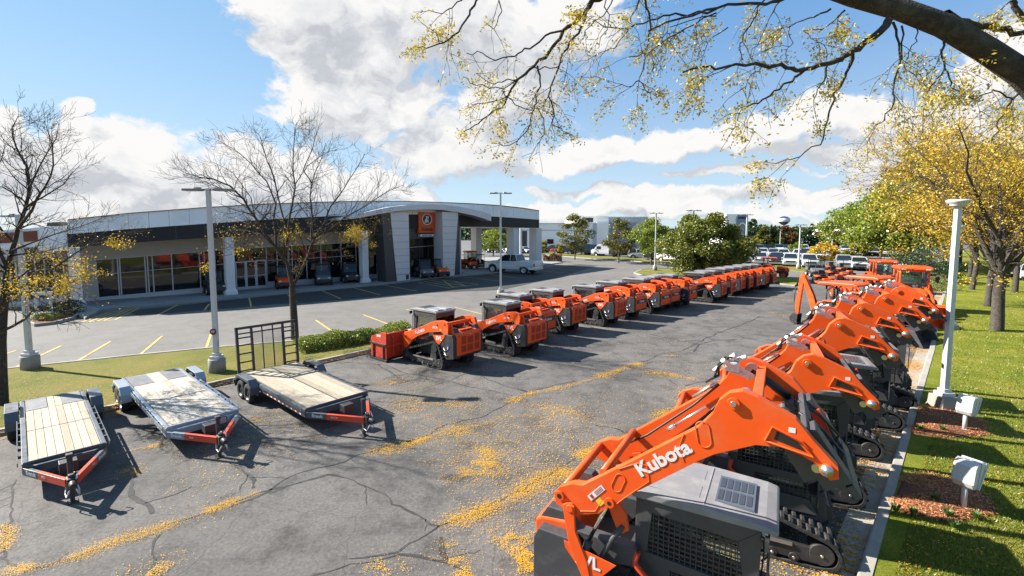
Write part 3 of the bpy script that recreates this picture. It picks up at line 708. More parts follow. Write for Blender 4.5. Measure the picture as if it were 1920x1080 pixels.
    for s in (1, -1):
        y = s * .475
        def inz(x, hi):
            return (1.88 + (x - X0 - .2) * -.04) if hi else (1.36 - (x - X0 - .14) * .035)
        k = 17 if detail else 11
        for i in range(k + 1):
            x = X0 + .15 + (X1 - .14 - X0 - .15) * i / k
            mb.box(x - .0045, x + .0045, y - .006, y + .006, inz(x, 0) - .01, min(inz(x, 1), 1.36 + (x - X0 - .13) * 9) + .005)
        k = 9 if detail else 5
        for j in range(k + 1):
            z = 1.33 + .54 * j / k; mb.box(X0 + .15, X1 - .15, y - .006, y + .006, z - .0045, z + .0045)
        for i in range(14 if detail else 0):
            x = X0 + .44 + .062 * i; 
            if x < X1 - .14: mb.box(x - .0045, x + .0045, y - .006, y + .006, .95, 1.21)
        for z in ((1.0, 1.06, 1.12, 1.18) if detail else ()): mb.box(X0 + .42, X1 - .13, y - .006, y + .006, z - .0045, z + .0045)
    mb.build('window_guard', M_gry, cab)
    mb = MB(); mb.box(X0 + .01, X0 + .02, -.45, .45, 1.30, 1.86); mb.add([(X1 - .02, -.45, .98), (X1 - .02, .45, .98), (X1 + .01, .45, 1.93), (X1 + .01, -.45, 1.93)], [(0, 1, 2, 3)])
    for s in (1, -1): mb.add([(X0 + .1, s * .455, 1.30), (X1 - .1, s * .455, 1.26), (X1 - .1, s * .455, 1.88), (X0 + .1, s * .455, 1.90)], [(0, 1, 2, 3)])
    mb.build('cab_glazing', M_glass, cab)
    mb = MB(); mb.box(X0 + .08, X0 + .24, -.24, .24, 1.0, 1.72, tx=.02, ty=.04); mb.box(X0 + .15, X0 + .62, -.25, .25, .90, 1.05); mb.box(X0 + .10, X0 + .18, -.13, .13, 1.72, 1.86)
    for s in (1, -1): mb.box(X0 + .3, X0 + .68, s * .33 - .05, s * .33 + .05, 1.12, 1.18); mb.cyl((X0 + .66, s * .33, 1.15), (X0 + .68, s * .33, 1.36), .022, 8)
    mb.build('operator_seat', M_seat, cab, bevel=.02)
    # roof: ribbed shell, skylight at the front
    mb = MB(); mb.prism([(X0 - .05, 2.03), (X0 - .05, 2.09), (X0 + .05, 2.13), (.42, 2.15), (X1 + .06, 2.12), (X1 + .18, 2.09), (X1 + .19, 2.04)], -.53, .53, 0)
    rf = mb.build('cab_roof', M_roof, cab, bevel=.022)
    mb = MB()
    for s in (1, -1): mb.box(X0 + .04, .36, s * .22 - .15, s * .22 + .15, 2.135, 2.152, tx=.015, ty=.015)
    mb.box(.40, .418, -.47, .47, 2.14, 2.158)
    mb.build('roof_panel', M_roof, rf, bevel=.006)
    mb = MB(); mb.box(.50, .93, -.33, .33, 2.128, 2.150, tx=.01, ty=.01); mb.build('skylight', mat('smoked_skylight', (.10, .11, .13), .12, coat=.6), rf)
    mb = MB()
    for i in range(5):
        for s in (1, -1): mb.box(.53 + i * .076, .585 + i * .076, s * .15 - .115, s * .15 + .115, 2.151, 2.156)
    mb.build('skylight_grid', mat('dark_skylight_slots', (.05, .055, .07), .35), rf)
    for s in (1, -1):
        mb = MB(); mb.box(X1 - .02, X1 + .09, s * .38 - .10, s * .38 + .10, 1.93, 2.02, tx=.01, ty=.01); mb.build('work_light', M_lamp, root, bevel=.02)
        mb = MB(); mb.tube([(X1 + .02, s * .50, 1.98), (X1 + .10, s * .57, 1.99)], .012, 6); mb.box(X1 + .06, X1 + .10, s * .58 - .06, s * .58 + .06, 1.90, 2.02); mb.build('mirror', M_blk, root)
        mb = MB(); mb.tube([(X1 + .06, s * .46, 1.85), (X1 + .10, s * .48, 1.80), (X1 + .09, s * .48, 1.15), (X1 + .02, s * .46, 1.08)], .013, 6); mb.build('grab_handle', M_blk, cab)
    mb = MB(); mb.tube([(X1 + .02, .10, 1.0), (X1 + .05, .05, 1.45), (X1 + .03, .28, 1.72)], .010, 5); mb.build('wiper', M_hose, cab)
    # loader arms
    A = ARM_UP if up else ARM_LOW
    for s in (1, -1):
        a, b = sorted((s * .66, s * .78)); mb = MB(); mb.prism(A, a, b, 0)
        yo = s * .78
        if up:
            for p in ((.70, 3.50), (1.53, 3.0), (-1.25, 1.93), (-1.10, 1.82), (-.60, 2.03)): mb.cyl((p[0], yo - s * .02, p[1]), (p[0], yo + s * .03, p[1]), .062, 18)
            if detail:
                slot_outline(mb, (-.50, 2.30), rad(68), .06, .06, yo, s); slot_outline(mb, (.42, 3.10), rad(100), .07, .07, yo, s)
                e = [(-.98, 1.80), (-.78, 1.86), (-.70, 2.02), (-.52, 2.03), (-.42, 2.14), (-.14, 2.42), (-.17, 2.60), (-.28, 2.60), (-.50, 2.47)]; mb.tube([(q[0], yo, q[1]) for q in e], .008, 5)
                e = [(.23, 2.75), (.18, 2.92), (.22, 3.06)]; mb.tube([(q[0], yo, q[1]) for q in e], .008, 5)
                e = [(1.00, 3.17), (1.06, 3.33), (1.32, 3.23), (1.42, 3.10), (1.00, 3.17)]; mb.tube([(q[0], yo + s * .01, q[1]) for q in e], .014, 5)
            o = mb.build('lift_arm', M_or, root, bevel=.014)
            mb = MB(); mb.lathe([(0, s * .05), (.028, s * .05), (.030, s * .035), (.055, s * .035), (.055, 0)], 20, c=(1.53, yo, 3.0)); mb.build('pin', M_stl, o); mb = MB(); mb.cyl((.70, yo, 3.50), (.70, yo + s * .04, 3.50), .028, 12); mb.build('pin', M_stl, o)
            mb = MB(); mb.prism([(1.08, 3.20), (1.10, 3.29), (1.28, 3.22), (1.36, 3.13)], *sorted((yo - .001, yo + s * .003)), 0); mb.cyl((-1.25, yo + s * .028, 1.93), (-1.25, yo + s * .032, 1.93), .032, 12); mb.cyl((-1.10, yo + s * .028, 1.82), (-1.10, yo + s * .032, 1.82), .028, 12); mb.cyl((-.60, yo + s * .028, 2.03), (-.60, yo + s * .032, 2.03), .026, 12); mb.build('arm_recess', M_hose, o)
            mb = MB(); mb.box(1.20, 1.26, yo - .002 if s > 0 else yo - .003, yo + .003 if s > 0 else yo + .002, 3.30, 3.35); mb.build('bolt_label', M_wht, o)
            c_, an = (.0, 2.72), rad(38.5)
            d = (math.cos(an), 0, math.sin(an)); Mx = frameM((c_[0], yo + s * .004, c_[1]), (-s * d[0], 0, -s * d[2]), (0, 0, 1))
            text('Kubota', .215, Mx @ Matrix.Diagonal((1.12, 1, 1, 1)), M_wht, o, bold=.03, spacing=1.0)
            if detail:
                Mx = frameM((-.77, yo + s * .003, 2.10), (-s * math.cos(rad(48)), 0, -s * math.sin(rad(48))), (0, 0, 1))
                mb = MB(); mb.box(-.13, .13, -.035, .035, 0, .003, M=Mx); mb.build('warning_decal', M_wht, o)
                mb = MB(); mb.box(-.10, -.06, -.024, .024, .003, .005, M=Mx)
                for i in range(3): mb.box(-.02, .11, -.02 + i * .018, -.014 + i * .018, .003, .005, M=Mx)
                mb.build('warning_print', M_tlmp, o)
                Mx = frameM((-.72, yo + s * .003, 2.0), (-s * math.cos(rad(48)), 0, -s * math.sin(rad(48))), (0, 0, 1)); mb = MB(); mb.box(-.04, .04, -.04, .04, 0, .003, M=Mx); mb.build('caution_decal', M_yel, o)
        else:
            for p in ((1.18, 1.02), (1.22, .55), (-1.12, 1.78), (-.72, 1.70)): mb.cyl((p[0], yo - s * .02, p[1]), (p[0], yo + s * .02, p[1]), .05, 12)
            o = mb.build('lift_arm', M_or, root, bevel=.012)
            mb = MB(); mb.cyl((1.22, yo, .55), (1.22, yo + s * .035, .55), .03, 10); mb.build('pin', M_blk, o); mb = MB(); mb.cyl((-.72, yo, 1.70), (-.72, yo + s * .03, 1.70), .02, 8); mb.build('pin', M_blk, o)
            an = rad(-21)
            Mx = frameM((.28, yo + s * .004, 1.32), (-s * math.cos(an), 0, -s * math.sin(an)), (0, 0, 1)); text('Kubota', .20, Mx, M_wht, o, bold=.022)
            Mx = frameM((-.62, yo + s * .004, 1.58), (-s, 0, 0.05), (0, 0, 1)); text(model + '75', .11, Mx, M_wht, o, bold=.02)
            mb = MB(); mb.box(-.97, -.87, *sorted((yo, yo + s * .003)), 1.50, 1.56); mb.build('caution_decal', M_yel, o)
    for (x, z, q) in ([(-1.22, 1.99, .055), (-.72, 2.32, .05)] if up else [(-1.05, 1.72, .07), (1.02, .80, .05)]):
        mb = MB(); mb.cyl((x, -.68, z), (x, .68, z), q, 14); mb.build('cross_tube', M_or, root)
    if up: mb = MB(); mb.box(.86, .96, -.66, .66, 3.42, 3.56); mb.build('cross_plate', M_or, root, bevel=.01)
    # rear lift links, cylinders
    for s in (1, -1):
        a, b = sorted((s * .795, s * .83)); 
        if up:
            mb = MB(); mb.prism([(-1.20, 1.84), (-1.14, 1.88), (-1.04, 1.86), (-1.02, 1.55), (-.86, 1.20), (-.80, .92), (-.88, .90), (-1.10, 1.32)], a, b); mb.cyl((-1.10, a - .01, 1.82), (-1.10, b + .012, 1.82), .05, 14); mb.build('lift_link', M_or, root, bevel=.008)
            mb = MB(); mb.prism([(-.72, 2.02), (-.60, 2.06), (-.44, 1.86), (-.40, 1.66), (-.48, 1.60), (-.56, 1.66)], *sorted((s * .60, s * .655))); mb.build('cylinder_bracket', M_or, root, bevel=.006)
            y = s * .72; mb = MB(); mb.cyl((-1.00, y, .95), (-.88, y, 1.42), .052, 16); c = mb.build('lift_cylinder', M_blk, root)
            mb = MB(); mb.cyl((-.88, y, 1.42), (-.62, y, 2.02), .026, 12); mb.build('cylinder_rod', M_chr, c)
            mb = MB(); mb.tube([(-.85, s * .70, .95), (-.60, s * .70, 1.5), (-.47, s * .64, 1.70)], .035, 8); mb.build('control_link', M_gry, root)
            mb = MB(); mb.tube([(-.30, s * .60, 1.40), (-.33, s * .62, 1.25), (-.16, s * .64, 1.12), (-.16, s * .64, .70)], .04, 10); mb.build('arm_stop', M_red, root)
        else:
            mb = MB(); mb.prism([(-1.12, 1.72), (-1.36, 1.78), (-1.50, 1.50), (-1.50, 1.20), (-1.36, 1.15), (-1.30, 1.45)], *sorted((s * .60, s * .655))); mb.build('lift_link', M_or, root, bevel=.008)
            y = s * .64; mb = MB(); mb.cyl((-1.15, y, .62), (-.9, y, 1.20), .045, 12); c = mb.build('lift_cylinder', M_blk, root)
            mb = MB(); mb.cyl((-.9, y, 1.20), (-.72, y, 1.66), .024, 10); mb.build('cylinder_rod', M_chr, c)
            mb = MB(); mb.tube([(-.1, s * .66, 1.05), (.5, s * .66, 1.0)], .035, 8); mb.build('arm_stop', M_red, root)
            mb = MB(); mb.tube([(1.12, s * .60, 1.13), (.6, s * .58, 1.28), (.1, s * .57, 1.47)], .012, 5); mb.build('arm_hose', M_hose, root)
    # quick coupler
    mb = MB()
    if up:
        Mc = Matrix.Translation((1.53, 0, 3.0)) @ Matrix.Rotation(rad(-34), 4, 'Y')
        # local: x along the plate outward/down, z normal; plate roughly facing forward-up
        for s in (1, -1):
            mb.box(-.16, .10, s * .48 - .13, s * .48 + .13, -.26, .32, M=Mc); mb.box(-.22, -.08, s * .48 - .15, s * .48 + .15, .27, .36, M=Mc)
            mb.box(-.28, -.10, s * .34 - .02, s * .34 + .02, -.12, .22, M=Mc); mb.box(-.28, -.10, s * .60 - .02, s * .60 + .02, -.12, .22, M=Mc)
        mb.box(-.04, .04, -.60, .60, .24, .36, M=Mc); mb.box(-.05, .03, -.60, .60, -.30, -.20, M=Mc); mb.box(.03, .10, -.60, .60, -.42, -.28, M=Mc)
        mb.cyl(Mc @ Vector((-.05, -.36, -.02)), Mc @ Vector((-.05, .36, -.02)), .05, 12)
        q = mb.build('quick_coupler', M_gry, root, bevel=.01)
        mb = MB()
        for s in (1, -1):
            mb.cyl(Mc @ Vector((.0, s * .16, -.10)), Mc @ Vector((.0, s * .40, -.10)), .035, 10)
            mb.tube([(1.30, s * .20, 3.32), Mc @ Vector((.10, s * .22, .14)), Mc @ Vector((.14, s * .26, -.12)), Mc @ Vector((.04, s * .3, -.2))], .016, 6)
        mb.build('coupler_hose', M_hose, q)
        for s in (1, -1): mb = MB(); mb.cyl(Mc @ Vector((-.1, s * .35, -.02)), Mc @ Vector((-.1, s * .64, -.02)), .045, 14); mb.build('coupler_pin', M_stl, q)
        mb = MB(); mb.prism([(-.06, -.15), (.02, .20), (.12, .20), (.06, -.15)], .28, .32, M=Mc); mb.build('latch_lever', M_red, q)
        for s in (1, -1):
            mb = MB(); mb.cyl((.80, s * .55, 3.52), (1.22, s * .55, 3.24), .048, 16); c = mb.build('tilt_cylinder', M_hose, root)
            mb = MB(); mb.cyl((.80, s * .55 - .04, 3.53), (.80, s * .55 + .04, 3.53), .075, 18); mb.cyl((1.22, s * .55, 3.24), (1.44, s * .55, 3.10), .025, 10); mb.build('cylinder_eye', M_stl, c)
        mb = MB()   # auxiliary hydraulic couplers on the left arm
        mb.prism([(.52, 3.52), (.56, 3.60), (.84, 3.47), (.82, 3.40), (.54, 3.46)], .50, .53)
        for k in range(3): q_ = .60 + .08 * k; mb.cyl((q_, .53, 3.50 - .04 * k), (q_, .46, 3.50 - .04 * k), .018, 6)
        mb.box(.50, .66, .40, .50, 3.50, 3.62); mb.cyl((.56, .40, 3.58), (.48, .30, 3.66), .03, 8); mb.cyl((.50, .46, 3.60), (.62, .42, 3.72), .035, 10); mb.cyl((.60, .50, 3.62), (.74, .46, 3.70), .03, 10); mb.cyl((.46, .50, 3.55), (.36, .50, 3.45), .028, 8)
        mb.build('hydraulic_coupler', M_zinc, root, bevel=.004)
        mb = MB()
        mb.tube([(.58, .44, 3.64), (.50, .40, 3.68), (.42, .42, 3.56), (.42, .52, 3.40), (.26, .58, 3.26)], .016, 7)
        mb.tube([(.62, .46, 3.68), (.54, .36, 3.69), (.42, .38, 3.54), (.36, .56, 3.34)], .014, 7)
        mb.tube([(.98, .44, 3.44), (.90, .38, 3.28), (1.02, .34, 3.12), (1.22, .36, 3.16), (1.38, .36, 3.16)], .020, 7)
        mb.tube([(-.95, -.60, 2.05), (-.5, -.60, 2.35), (.1, -.60, 2.90), (.42, -.60, 3.25), (.62, -.58, 3.50)], .016, 6)
        mb.tube([(-.95, .60, 2.05), (-.5, .60, 2.35), (.1, .60, 2.90), (.42, .60, 3.25)], .016, 6)
        mb.build('arm_hose', M_hose, root)
        mb = MB(); mb.tube([(.40, .60, 3.28), (.10, .60, 3.02)], .022, 7); mb.tube([(.05, -.63, 3.04), (.42, -.63, 3.36)], .014, 6); mb.cyl((.10, -.63, 3.08), (.02, -.63, 3.01), .025, 8); mb.build('steel_line', M_stl, root)
    else:
        mb.box(1.26, 1.36, -.55, .55, .92, 1.02); mb.box(1.26, 1.36, -.55, .55, .22, .32)
        for s in (1, -1): mb.box(1.24, 1.36, s * .42 - .12, s * .42 + .12, .22, 1.02)
        mb.build('quick_coupler', M_blk, root, bevel=.01)
        for s in (1, -1):
            mb = MB(); mb.cyl((.75, s * .52, 1.06), (1.2, s * .52, .95), .04, 10); mb.build('tilt_cylinder', M_blk, root)
        mb = MB(); 
        for k in range(4): mb.cyl((1.16 - .05 * k, .60, 1.14 + .01 * k), (1.20 - .05 * k, .60, 1.24 + .01 * k), .022, 8)
        mb.box(1.0, 1.22, .56, .63, 1.10, 1.16); mb.build('hydraulic_coupler', M_zinc, root)
    # front counterguard under the cab
    mb = MB(); mb.prism([(.98, .58), (1.16, .62), (1.16, .84), (.98, .96)], -.40, .40); 
    for k in range(5): mb.box(1.16, 1.20, -.36 + .16 * k, -.28 + .16 * k, .62, .82)
    mb.build('foot_step', M_blk, root, bevel=.006)
    return root
def make_pusher():
    root = empty('snow_pusher')
    mb = MB(); x0 = 0
    mb.prism([(0, .12), (0, .95), (.04, .97), (.08, .95), (.08, .12)], -1.22, 1.22)
    for k in range(6): y = -1.0 + .4 * k; mb.prism([(-.10, .2), (-.10, .80), (0, .93), (0, .15)], y - .02, y + .02)
    mb.box(.08, .17, -1.22, 1.22, .89, .95); mb.box(-.08, 0, -1.22, 1.22, .50, .58)
    mb.build('moldboard', M_red, root, bevel=.01)
    for s in (1, -1):
        a, b = sorted((s * 1.22, s * 1.26)); mb = MB(); mb.prism([(-.02, .10), (-.02, .99), (.15, 1.02), (.80, .80), (.86, .72), (.86, .10)], a, b); o = mb.build('end_plate', M_red, root, bevel=.006)
        mb = MB(); a, b = sorted((s * 1.20, s * 1.30)); mb.prism([(-.06, .0), (-.06, .08), (.80, .08), (.98, .18), (.98, .12), (.86, .0)], a, b)
        for x in (.10, .66): mb.box(x, x + .05, *sorted((s * 1.262, s * 1.30)), .06, .60)
        mb.box(-.02, .86, *sorted((s * 1.262, s * 1.31)), .56, .61); mb.build('skid_shoe', M_blk, o, bevel=.005)
        mb = MB(); mb.box(.28, .50, *sorted((s * 1.26, s * 1.264)), .82, .90); mb.build('label_plate', M_wht, o)
    mb = MB(); mb.box(0.085, .11, -1.2, 1.2, .02, .20); mb.build('rubber_edge', M_rub, root)
    mb = MB(); 
    for s in (1, -1): mb.box(-.16, -.10, s * .45 - .13, s * .45 + .13, .18, .85)
    mb.box(-.14, -.10, -.5, .5, .74, .82); mb.build('mounting_frame', M_blk, root)
    return root

CTL = {}
def ctl(kind, detail=True):
    if kind not in CTL:
        CTL[kind] = make_ctl(up=kind.startswith('up'), rear='band' if 'band' in kind else 'grille', detail=detail); return CTL[kind]
    return copy_tree(CTL[kind])
HL = rad(141)
hv = Vector((math.cos(HL), math.sin(HL))); nv = Vector((-hv.y, hv.x))
corner = [(902, 657), (1025, 636), (1042, 614), (1099, 601), (1174, 589), (1212, 578), (1257, 569), (1275, 563), (1307, 558), (1363, 551), (1380, 546), (1398, 540), (1413, 537), (1427, 534), (1443, 530), (1456, 528)]
band_ids = {2, 5, 6, 7, 8}
hz_l = [0, 0, .15, 0, 0, .2, .28, .28, .12, 0, 0, .03, .02, 0, .04, .03]
rowpos = []
for i, q in enumerate(corner):
    P = G(q[0], q[1], .58); k = 'band' if i in band_ids else 'grille'
    o = ctl('low_' + k, True)
    a = HL + (R.uniform(-.03, .03) if i else 0) - hz_l[i] * .25
    h = Vector((math.cos(a), math.sin(a))); n = Vector((-h.y, h.x))
    O = Vector((P.x, P.y)) + h * 1.67 + n * .64
    rowpos.append(O)
    if i == 0: lab = 'nearest orange track loader of the middle row, red snow pusher before it'
    elif i == 15: lab = 'farthest orange track loader of the middle row, by the grass island'
    else: lab = f'{ORD[i]} orange track loader of the middle row, ' + ('black band on rear door' if k == 'band' else 'grilled rear door')
    if i in (2, 5, 7, 9):   # these rest their arms a little higher
        def lift(ob, q):
            ob.data = ob.data.copy()
            for v in ob.data.vertices: v.co.z += q * min(1, max(0, (v.co.x + 1.2) / 2.4))
            for c_ in ob.children: lift(c_, q)
        for ob in o.children:
            if ob.name.split('.')[0] in ('lift_arm', 'cross_tube', 'quick_coupler', 'tilt_cylinder', 'hydraulic_coupler', 'arm_hose'): lift(ob, (.32, .2, .26, .12)[(2, 5, 7, 9).index(i)])
    place(o, O.x, O.y, a, lab, 'orange track loaders parked in the middle row')
    o['category'] = 'track loader'
o = make_pusher(); p = rowpos[0] + hv * 1.52
place(o, p.x, p.y, HL, s=1.18, label='wide red snow pusher blade mounted on the nearest track loader of the middle row'); o['category'] = 'snow pusher'
# right row, arms raised, located by the pin at the top of each near arm
for i, (pk, ang) in enumerate([((1375, 757), -30), ((1513, 681), -27), ((1573, 610), -25), ((1614, 579), -26), ((1659, 560), -28), ((1684, 546), -34)]):
    a = rad(ang); h = Vector((math.cos(a), math.sin(a))); n = Vector((-h.y, h.x)); P = G(*pk, 3.25 if i == 1 else 3.5)
    O = Vector((P.x, P.y)) - h * .70 + n * .80
    o = ctl('up_grille')
    if i == 1:   # this one carries its arms a little lower
        def sag(ob):
            ob.data = ob.data.copy()
            for v in ob.data.vertices:
                if v.co.z > 1.6: v.co.z -= .25 * min(1, max(0, (v.co.x + 1.2) / 1.6))
            for c_ in ob.children: sag(c_)
        for ob in o.children:
            if ob.name.split('.')[0] in ('lift_arm', 'cross_tube', 'cross_plate', 'quick_coupler', 'tilt_cylinder', 'hydraulic_coupler', 'arm_hose', 'steel_line', 'cylinder_bracket'): sag(ob)
    lab = ['orange track loader with raised arm and grey skylight roof, closest to the camera', 'second raised-arm track loader from the camera in the right row', 'third raised-arm track loader from the camera in the right row',
           'fourth raised-arm track loader from the camera in the right row', 'fifth raised-arm track loader from the camera in the right row', 'raised-arm track loader farthest from the camera in the right row, next to the backhoe tractor'][i]
    place(o, O.x, O.y, a, lab, 'orange track loaders with raised arms along the right kerb'); o['category'] = 'track loader'
# ------------------------------------------------------------------ flatbed trailers
M_wood = None
def woodmat(name, a, b, c):
    a, b, c = [tuple(q * ALB * .85 for q in k) for k in (a, b, c)]
    m = bpy.data.materials.new(name); m.use_nodes = True; nt = m.node_tree; p = nt.nodes['Principled BSDF']
    tc = nt_new(nt, 'ShaderNodeTexCoord'); mp = nt_new(nt, 'ShaderNodeMapping'); mp.inputs['Scale'].default_value = (1.2, 14, 5); link(nt, tc.outputs['Object'], mp.inputs['Vector'])
    n = nt_new(nt, 'ShaderNodeTexNoise', inp={'Scale': 2.2, 'Detail': 8.0, 'Roughness': .7, 'Distortion': .4}); link(nt, mp.outputs[0], n.inputs['Vector'])
    g = nt_new(nt, 'ShaderNodeNewGeometry'); ad = nt_new(nt, 'ShaderNodeMath', operation='MULTIPLY_ADD', inp={1: .34, 2: -.17}); link(nt, g.outputs['Random Per Island'], ad.inputs[0])
    a2 = nt_new(nt, 'ShaderNodeMath', operation='ADD'); link(nt, n.outputs['Fac'], a2.inputs[0]); link(nt, ad.outputs[0], a2.inputs[1])
    cr = nt_new(nt, 'ShaderNodeValToRGB'); e = cr.color_ramp.elements; e[0].position = .3; e[0].color = (*a, 1); e[1].position = .72; e[1].color = (*c, 1); e.new(.5).color = (*b, 1); link(nt, a2.outputs[0], cr.inputs[0])
    v = nt_new(nt, 'ShaderNodeTexVoronoi', inp={'Scale': 3.0}); mp2 = nt_new(nt, 'ShaderNodeMapping'); mp2.inputs['Scale'].default_value = (.6, 2, 1); link(nt, tc.outputs['Object'], mp2.inputs['Vector']); link(nt, mp2.outputs[0], v.inputs['Vector'])
    r = nt_new(nt, 'ShaderNodeMapRange', inp={'From Min': .03, 'From Max': .07, 'To Min': .45, 'To Max': 1}); link(nt, v.outputs['Distance'], r.inputs['Value'])
    h = nt_new(nt, 'ShaderNodeHueSaturation'); link(nt, cr.outputs[0], h.inputs['Color']); link(nt, r.outputs[0], h.inputs['Value']); link(nt, h.outputs[0], p.inputs['Base Color']); p.inputs['Roughness'].default_value = .75
    return m
M_wood1 = woodmat('pine_deck_boards', (.33, .265, .18), (.45, .375, .275), (.55, .475, .365))
M_wood2 = woodmat('weathered_deck_boards', (.36, .30, .22), (.50, .44, .36), (.62, .57, .49))
M_plate = mat('tread_plate', (.13, .13, .14), .5, metal=.3, var=.2, dirt=((.22, .21, .2), 5, .4))
M_rim = mat('black_wheel_rim', (.05, .05, .055), .4, metal=.3)
M_rim2 = mat('grey_wheel_rim', (.45, .46, .48), .35, metal=.6)
def wheel(root, x, y, r, w, s, tyre=M_tyre, rim=M_rim, name='wheel', lug=False, z=None):
    z = r if z is None else z
    mb = MB(); h = w / 2
    mb.lathe([(r * .62, -h * .9), (r * .86, -h), (r * .97, -h * .8), (r, -h * .45), (r, h * .45), (r * .97, h * .8), (r * .86, h), (r * .62, h * .9)], 28, 0, c=(x, y, z))
    if lug:
        for k in range(22):
            for q in (-1, 1):
                t = 2 * math.pi * (k + (.5 if q > 0 else 0)) / 22; M_ = Matrix.Translation((x, y, z)) @ Matrix.Rotation(t, 4, 'Y')
                mb.add([(-.03 * r, q * h * .05, r * .97), (.05 * r, q * h * .05, r * .97), (.13 * r, q * h, r * .93), (.05 * r, q * h, r * .93), (-.02 * r, q * h * .05, r * 1.045), (.04 * r, q * h * .05, r * 1.045), (.12 * r, q * h * .95, r * 1.01), (.06 * r, q * h * .95, r * 1.01)], [(4, 5, 6, 7), (0, 4, 7, 3), (1, 2, 6, 5), (0, 1, 5, 4), (3, 7, 6, 2)], 0, False, M_)
    w_ = mb.build(name, tyre, root)
    mb = MB(); o = s * h * .55
    mb.lathe([(r * .63, s * h * .9), (r * .60, s * h * .8), (r * .55, o), (r * .30, s * h * .35), (r * .18, s * h * .6), (0, s * h * .62)], 24, 0, c=(x, y, z))
    for k in range(5):
        t = 2 * math.pi * k / 5; mb.cyl((x + math.cos(t) * r * .13, y + s * h * .5, z + math.sin(t) * r * .13), (x + math.cos(t) * r * .13, y + s * h * .72, z + math.sin(t) * r * .13), r * .035, 6)
    mb.build('rim', rim, w_)
    return w_
def make_trailer(L, w, tl, frame, deckm, fend_x, plates=True, ramp=False, sides='flat', label='', z=.62, wr=.33, deckwood=True, bt=M_slate):
    root = empty('flatbed_trailer'); H_ = w / 2
    # frame: main rails, front header, tongue; origin below the middle of the front edge of the deck, x forward
    mb = MB(); 
    for s in (1, -1): mb.box(-L, .0, *sorted((s * (H_ - .07), s * (H_ + .02))), z - .22, z - .0)
    mb.box(-L - .03, -L + .05, -H_, H_, z - .22, z + .01)
    for k in range(7): x = -L + .4 + (L - .6) * k / 6; mb.box(x - .03, x + .03, -H_ + .07, H_ - .07, z - .17, z - .04)
    # wedge-shaped nose of the deck
    mb.prism([(-.05, -H_ - .02), (.03, -H_ * .93), (.16, -H_ * .70), (.16, H_ * .70), (.03, H_ * .93), (-.05, H_ + .02)], z - .19, z - .03, 0, 'z')
    mb.build('frame', bt, root, bevel=.008)
    mb = MB()
    mb.box(.0, .035, -H_, H_, z - .03, z + .035); mb.build('front_lip', frame, root, bevel=.006)
    T = Vector((tl, 0, z - .12))
    mb = MB()
    for s in (1, -1):
        a = b = Vector((.02, s * (H_ - .02), z - .14)); e = Vector((tl - .04, s * .06, z - .14))
        q = b.lerp(e, .36)
        d = (e - b).normalized(); n = Vector((-d.y, d.x, 0)) * .04
        for (p0, p1, mi) in ((b, q, 1), (q, e, 0)):
            dd = (p1 - p0).normalized(); nn = Vector((-dd.y, dd.x, 0)) * .035
            vs = [p0 - nn, p1 - nn, p1 + nn, p0 + nn]
            mb.add([(v.x, v.y, z - .22) for v in vs] + [(v.x, v.y, z - .07) for v in vs], [(0, 3, 2, 1), (4, 5, 6, 7), (0, 1, 5, 4), (1, 2, 6, 5), (2, 3, 7, 6), (3, 0, 4, 7)], mi)
    tg = mb.build('tongue', [M_trl_or, bt], root, bevel=.006)
    for s in (1, -1):
        b = Vector((.02, s * (H_ - .02), z - .14)); e = Vector((tl - .04, s * .06, z - .14)); p0 = b.lerp(e, .50); d = (e - b).normalized(); nn = Vector((d.y, -d.x, 0)) * (1 if s < 0 else -1)
        Mx = frameM((p0.x + nn.x * .037, p0.y + nn.y * .037, z - .145), (-d * s if s > 0 else d), (0, 0, 1))
        if s > 0: Mx = frameM((p0.x + nn.x * .037, p0.y + nn.y * .037, z - .145), -d, (0, 0, 1))
        text('SMALL' if 0 else ('BXK720' if ramp else 'TR24'), .055, Mx, M_wht, tg, bold=.01)
        c0 = b.lerp(e, .20); Mx = frameM((c0.x + nn.x * .037, c0.y + nn.y * .037, z - .145), (-d if s > 0 else d), (0, 0, 1))
        text('Brandt', .115, Mx, M_wht, tg, bold=.02)
    # coupler, jack, chains
    mb = MB(); mb.box(tl - .10, tl + .10, -.07, .07, z - .24, z - .04); mb.tube([(tl + .08, 0, z - .12), (tl + .22, 0, z - .10), (tl + .30, 0, z - .12)], [.05, .06, .05], 10)
    mb.cyl((tl + .0, 0, z - .06), (tl + .0, 0, z + .02), .05, 10); mb.build('coupler', M_blk, root, bevel=.01)
    mb = MB(); mb.cyl((tl - .18, .0, .30), (tl - .18, .0, z + .32), .045, 12); mb.box(tl - .23, tl - .13, -.05, .05, z + .28, z + .36); mb.box(tl - .215, tl - .145, -.035, .035, .02, .34); mb.box(tl - .27, tl - .09, -.08, .08, .0, .025)
    mb.tube([(tl - .18, .05, z + .31), (tl - .18, .18, z + .31), (tl - .18, .19, z + .27), (tl - .18, .19, z + .16)], .012, 6); mb.build('jack', M_blk, root, bevel=.004)
    mb = MB()
    for s in (1, -1): mb.tube([(tl - .1, s * .07, z - .22), (tl - .04, s * .10, z - .34), (tl + .10, s * .09, z - .38), (tl + .20, s * .05, z - .22)], .013, 5)
    mb.tube([(tl - .3, .04, z - .08), (tl, .10, z + .04), (tl + .16, .06, z - .04)], .012, 5); mb.build('safety_chain', M_zinc, root)
    mb = MB(); mb.box(.34, .62, -.14, .14, z - .18, z + .02, tx=.02); mb.build('battery_box', M_blk, root, bevel=.01)
    # deck
    n = 8; bw = (2 * H_ - .16) / n
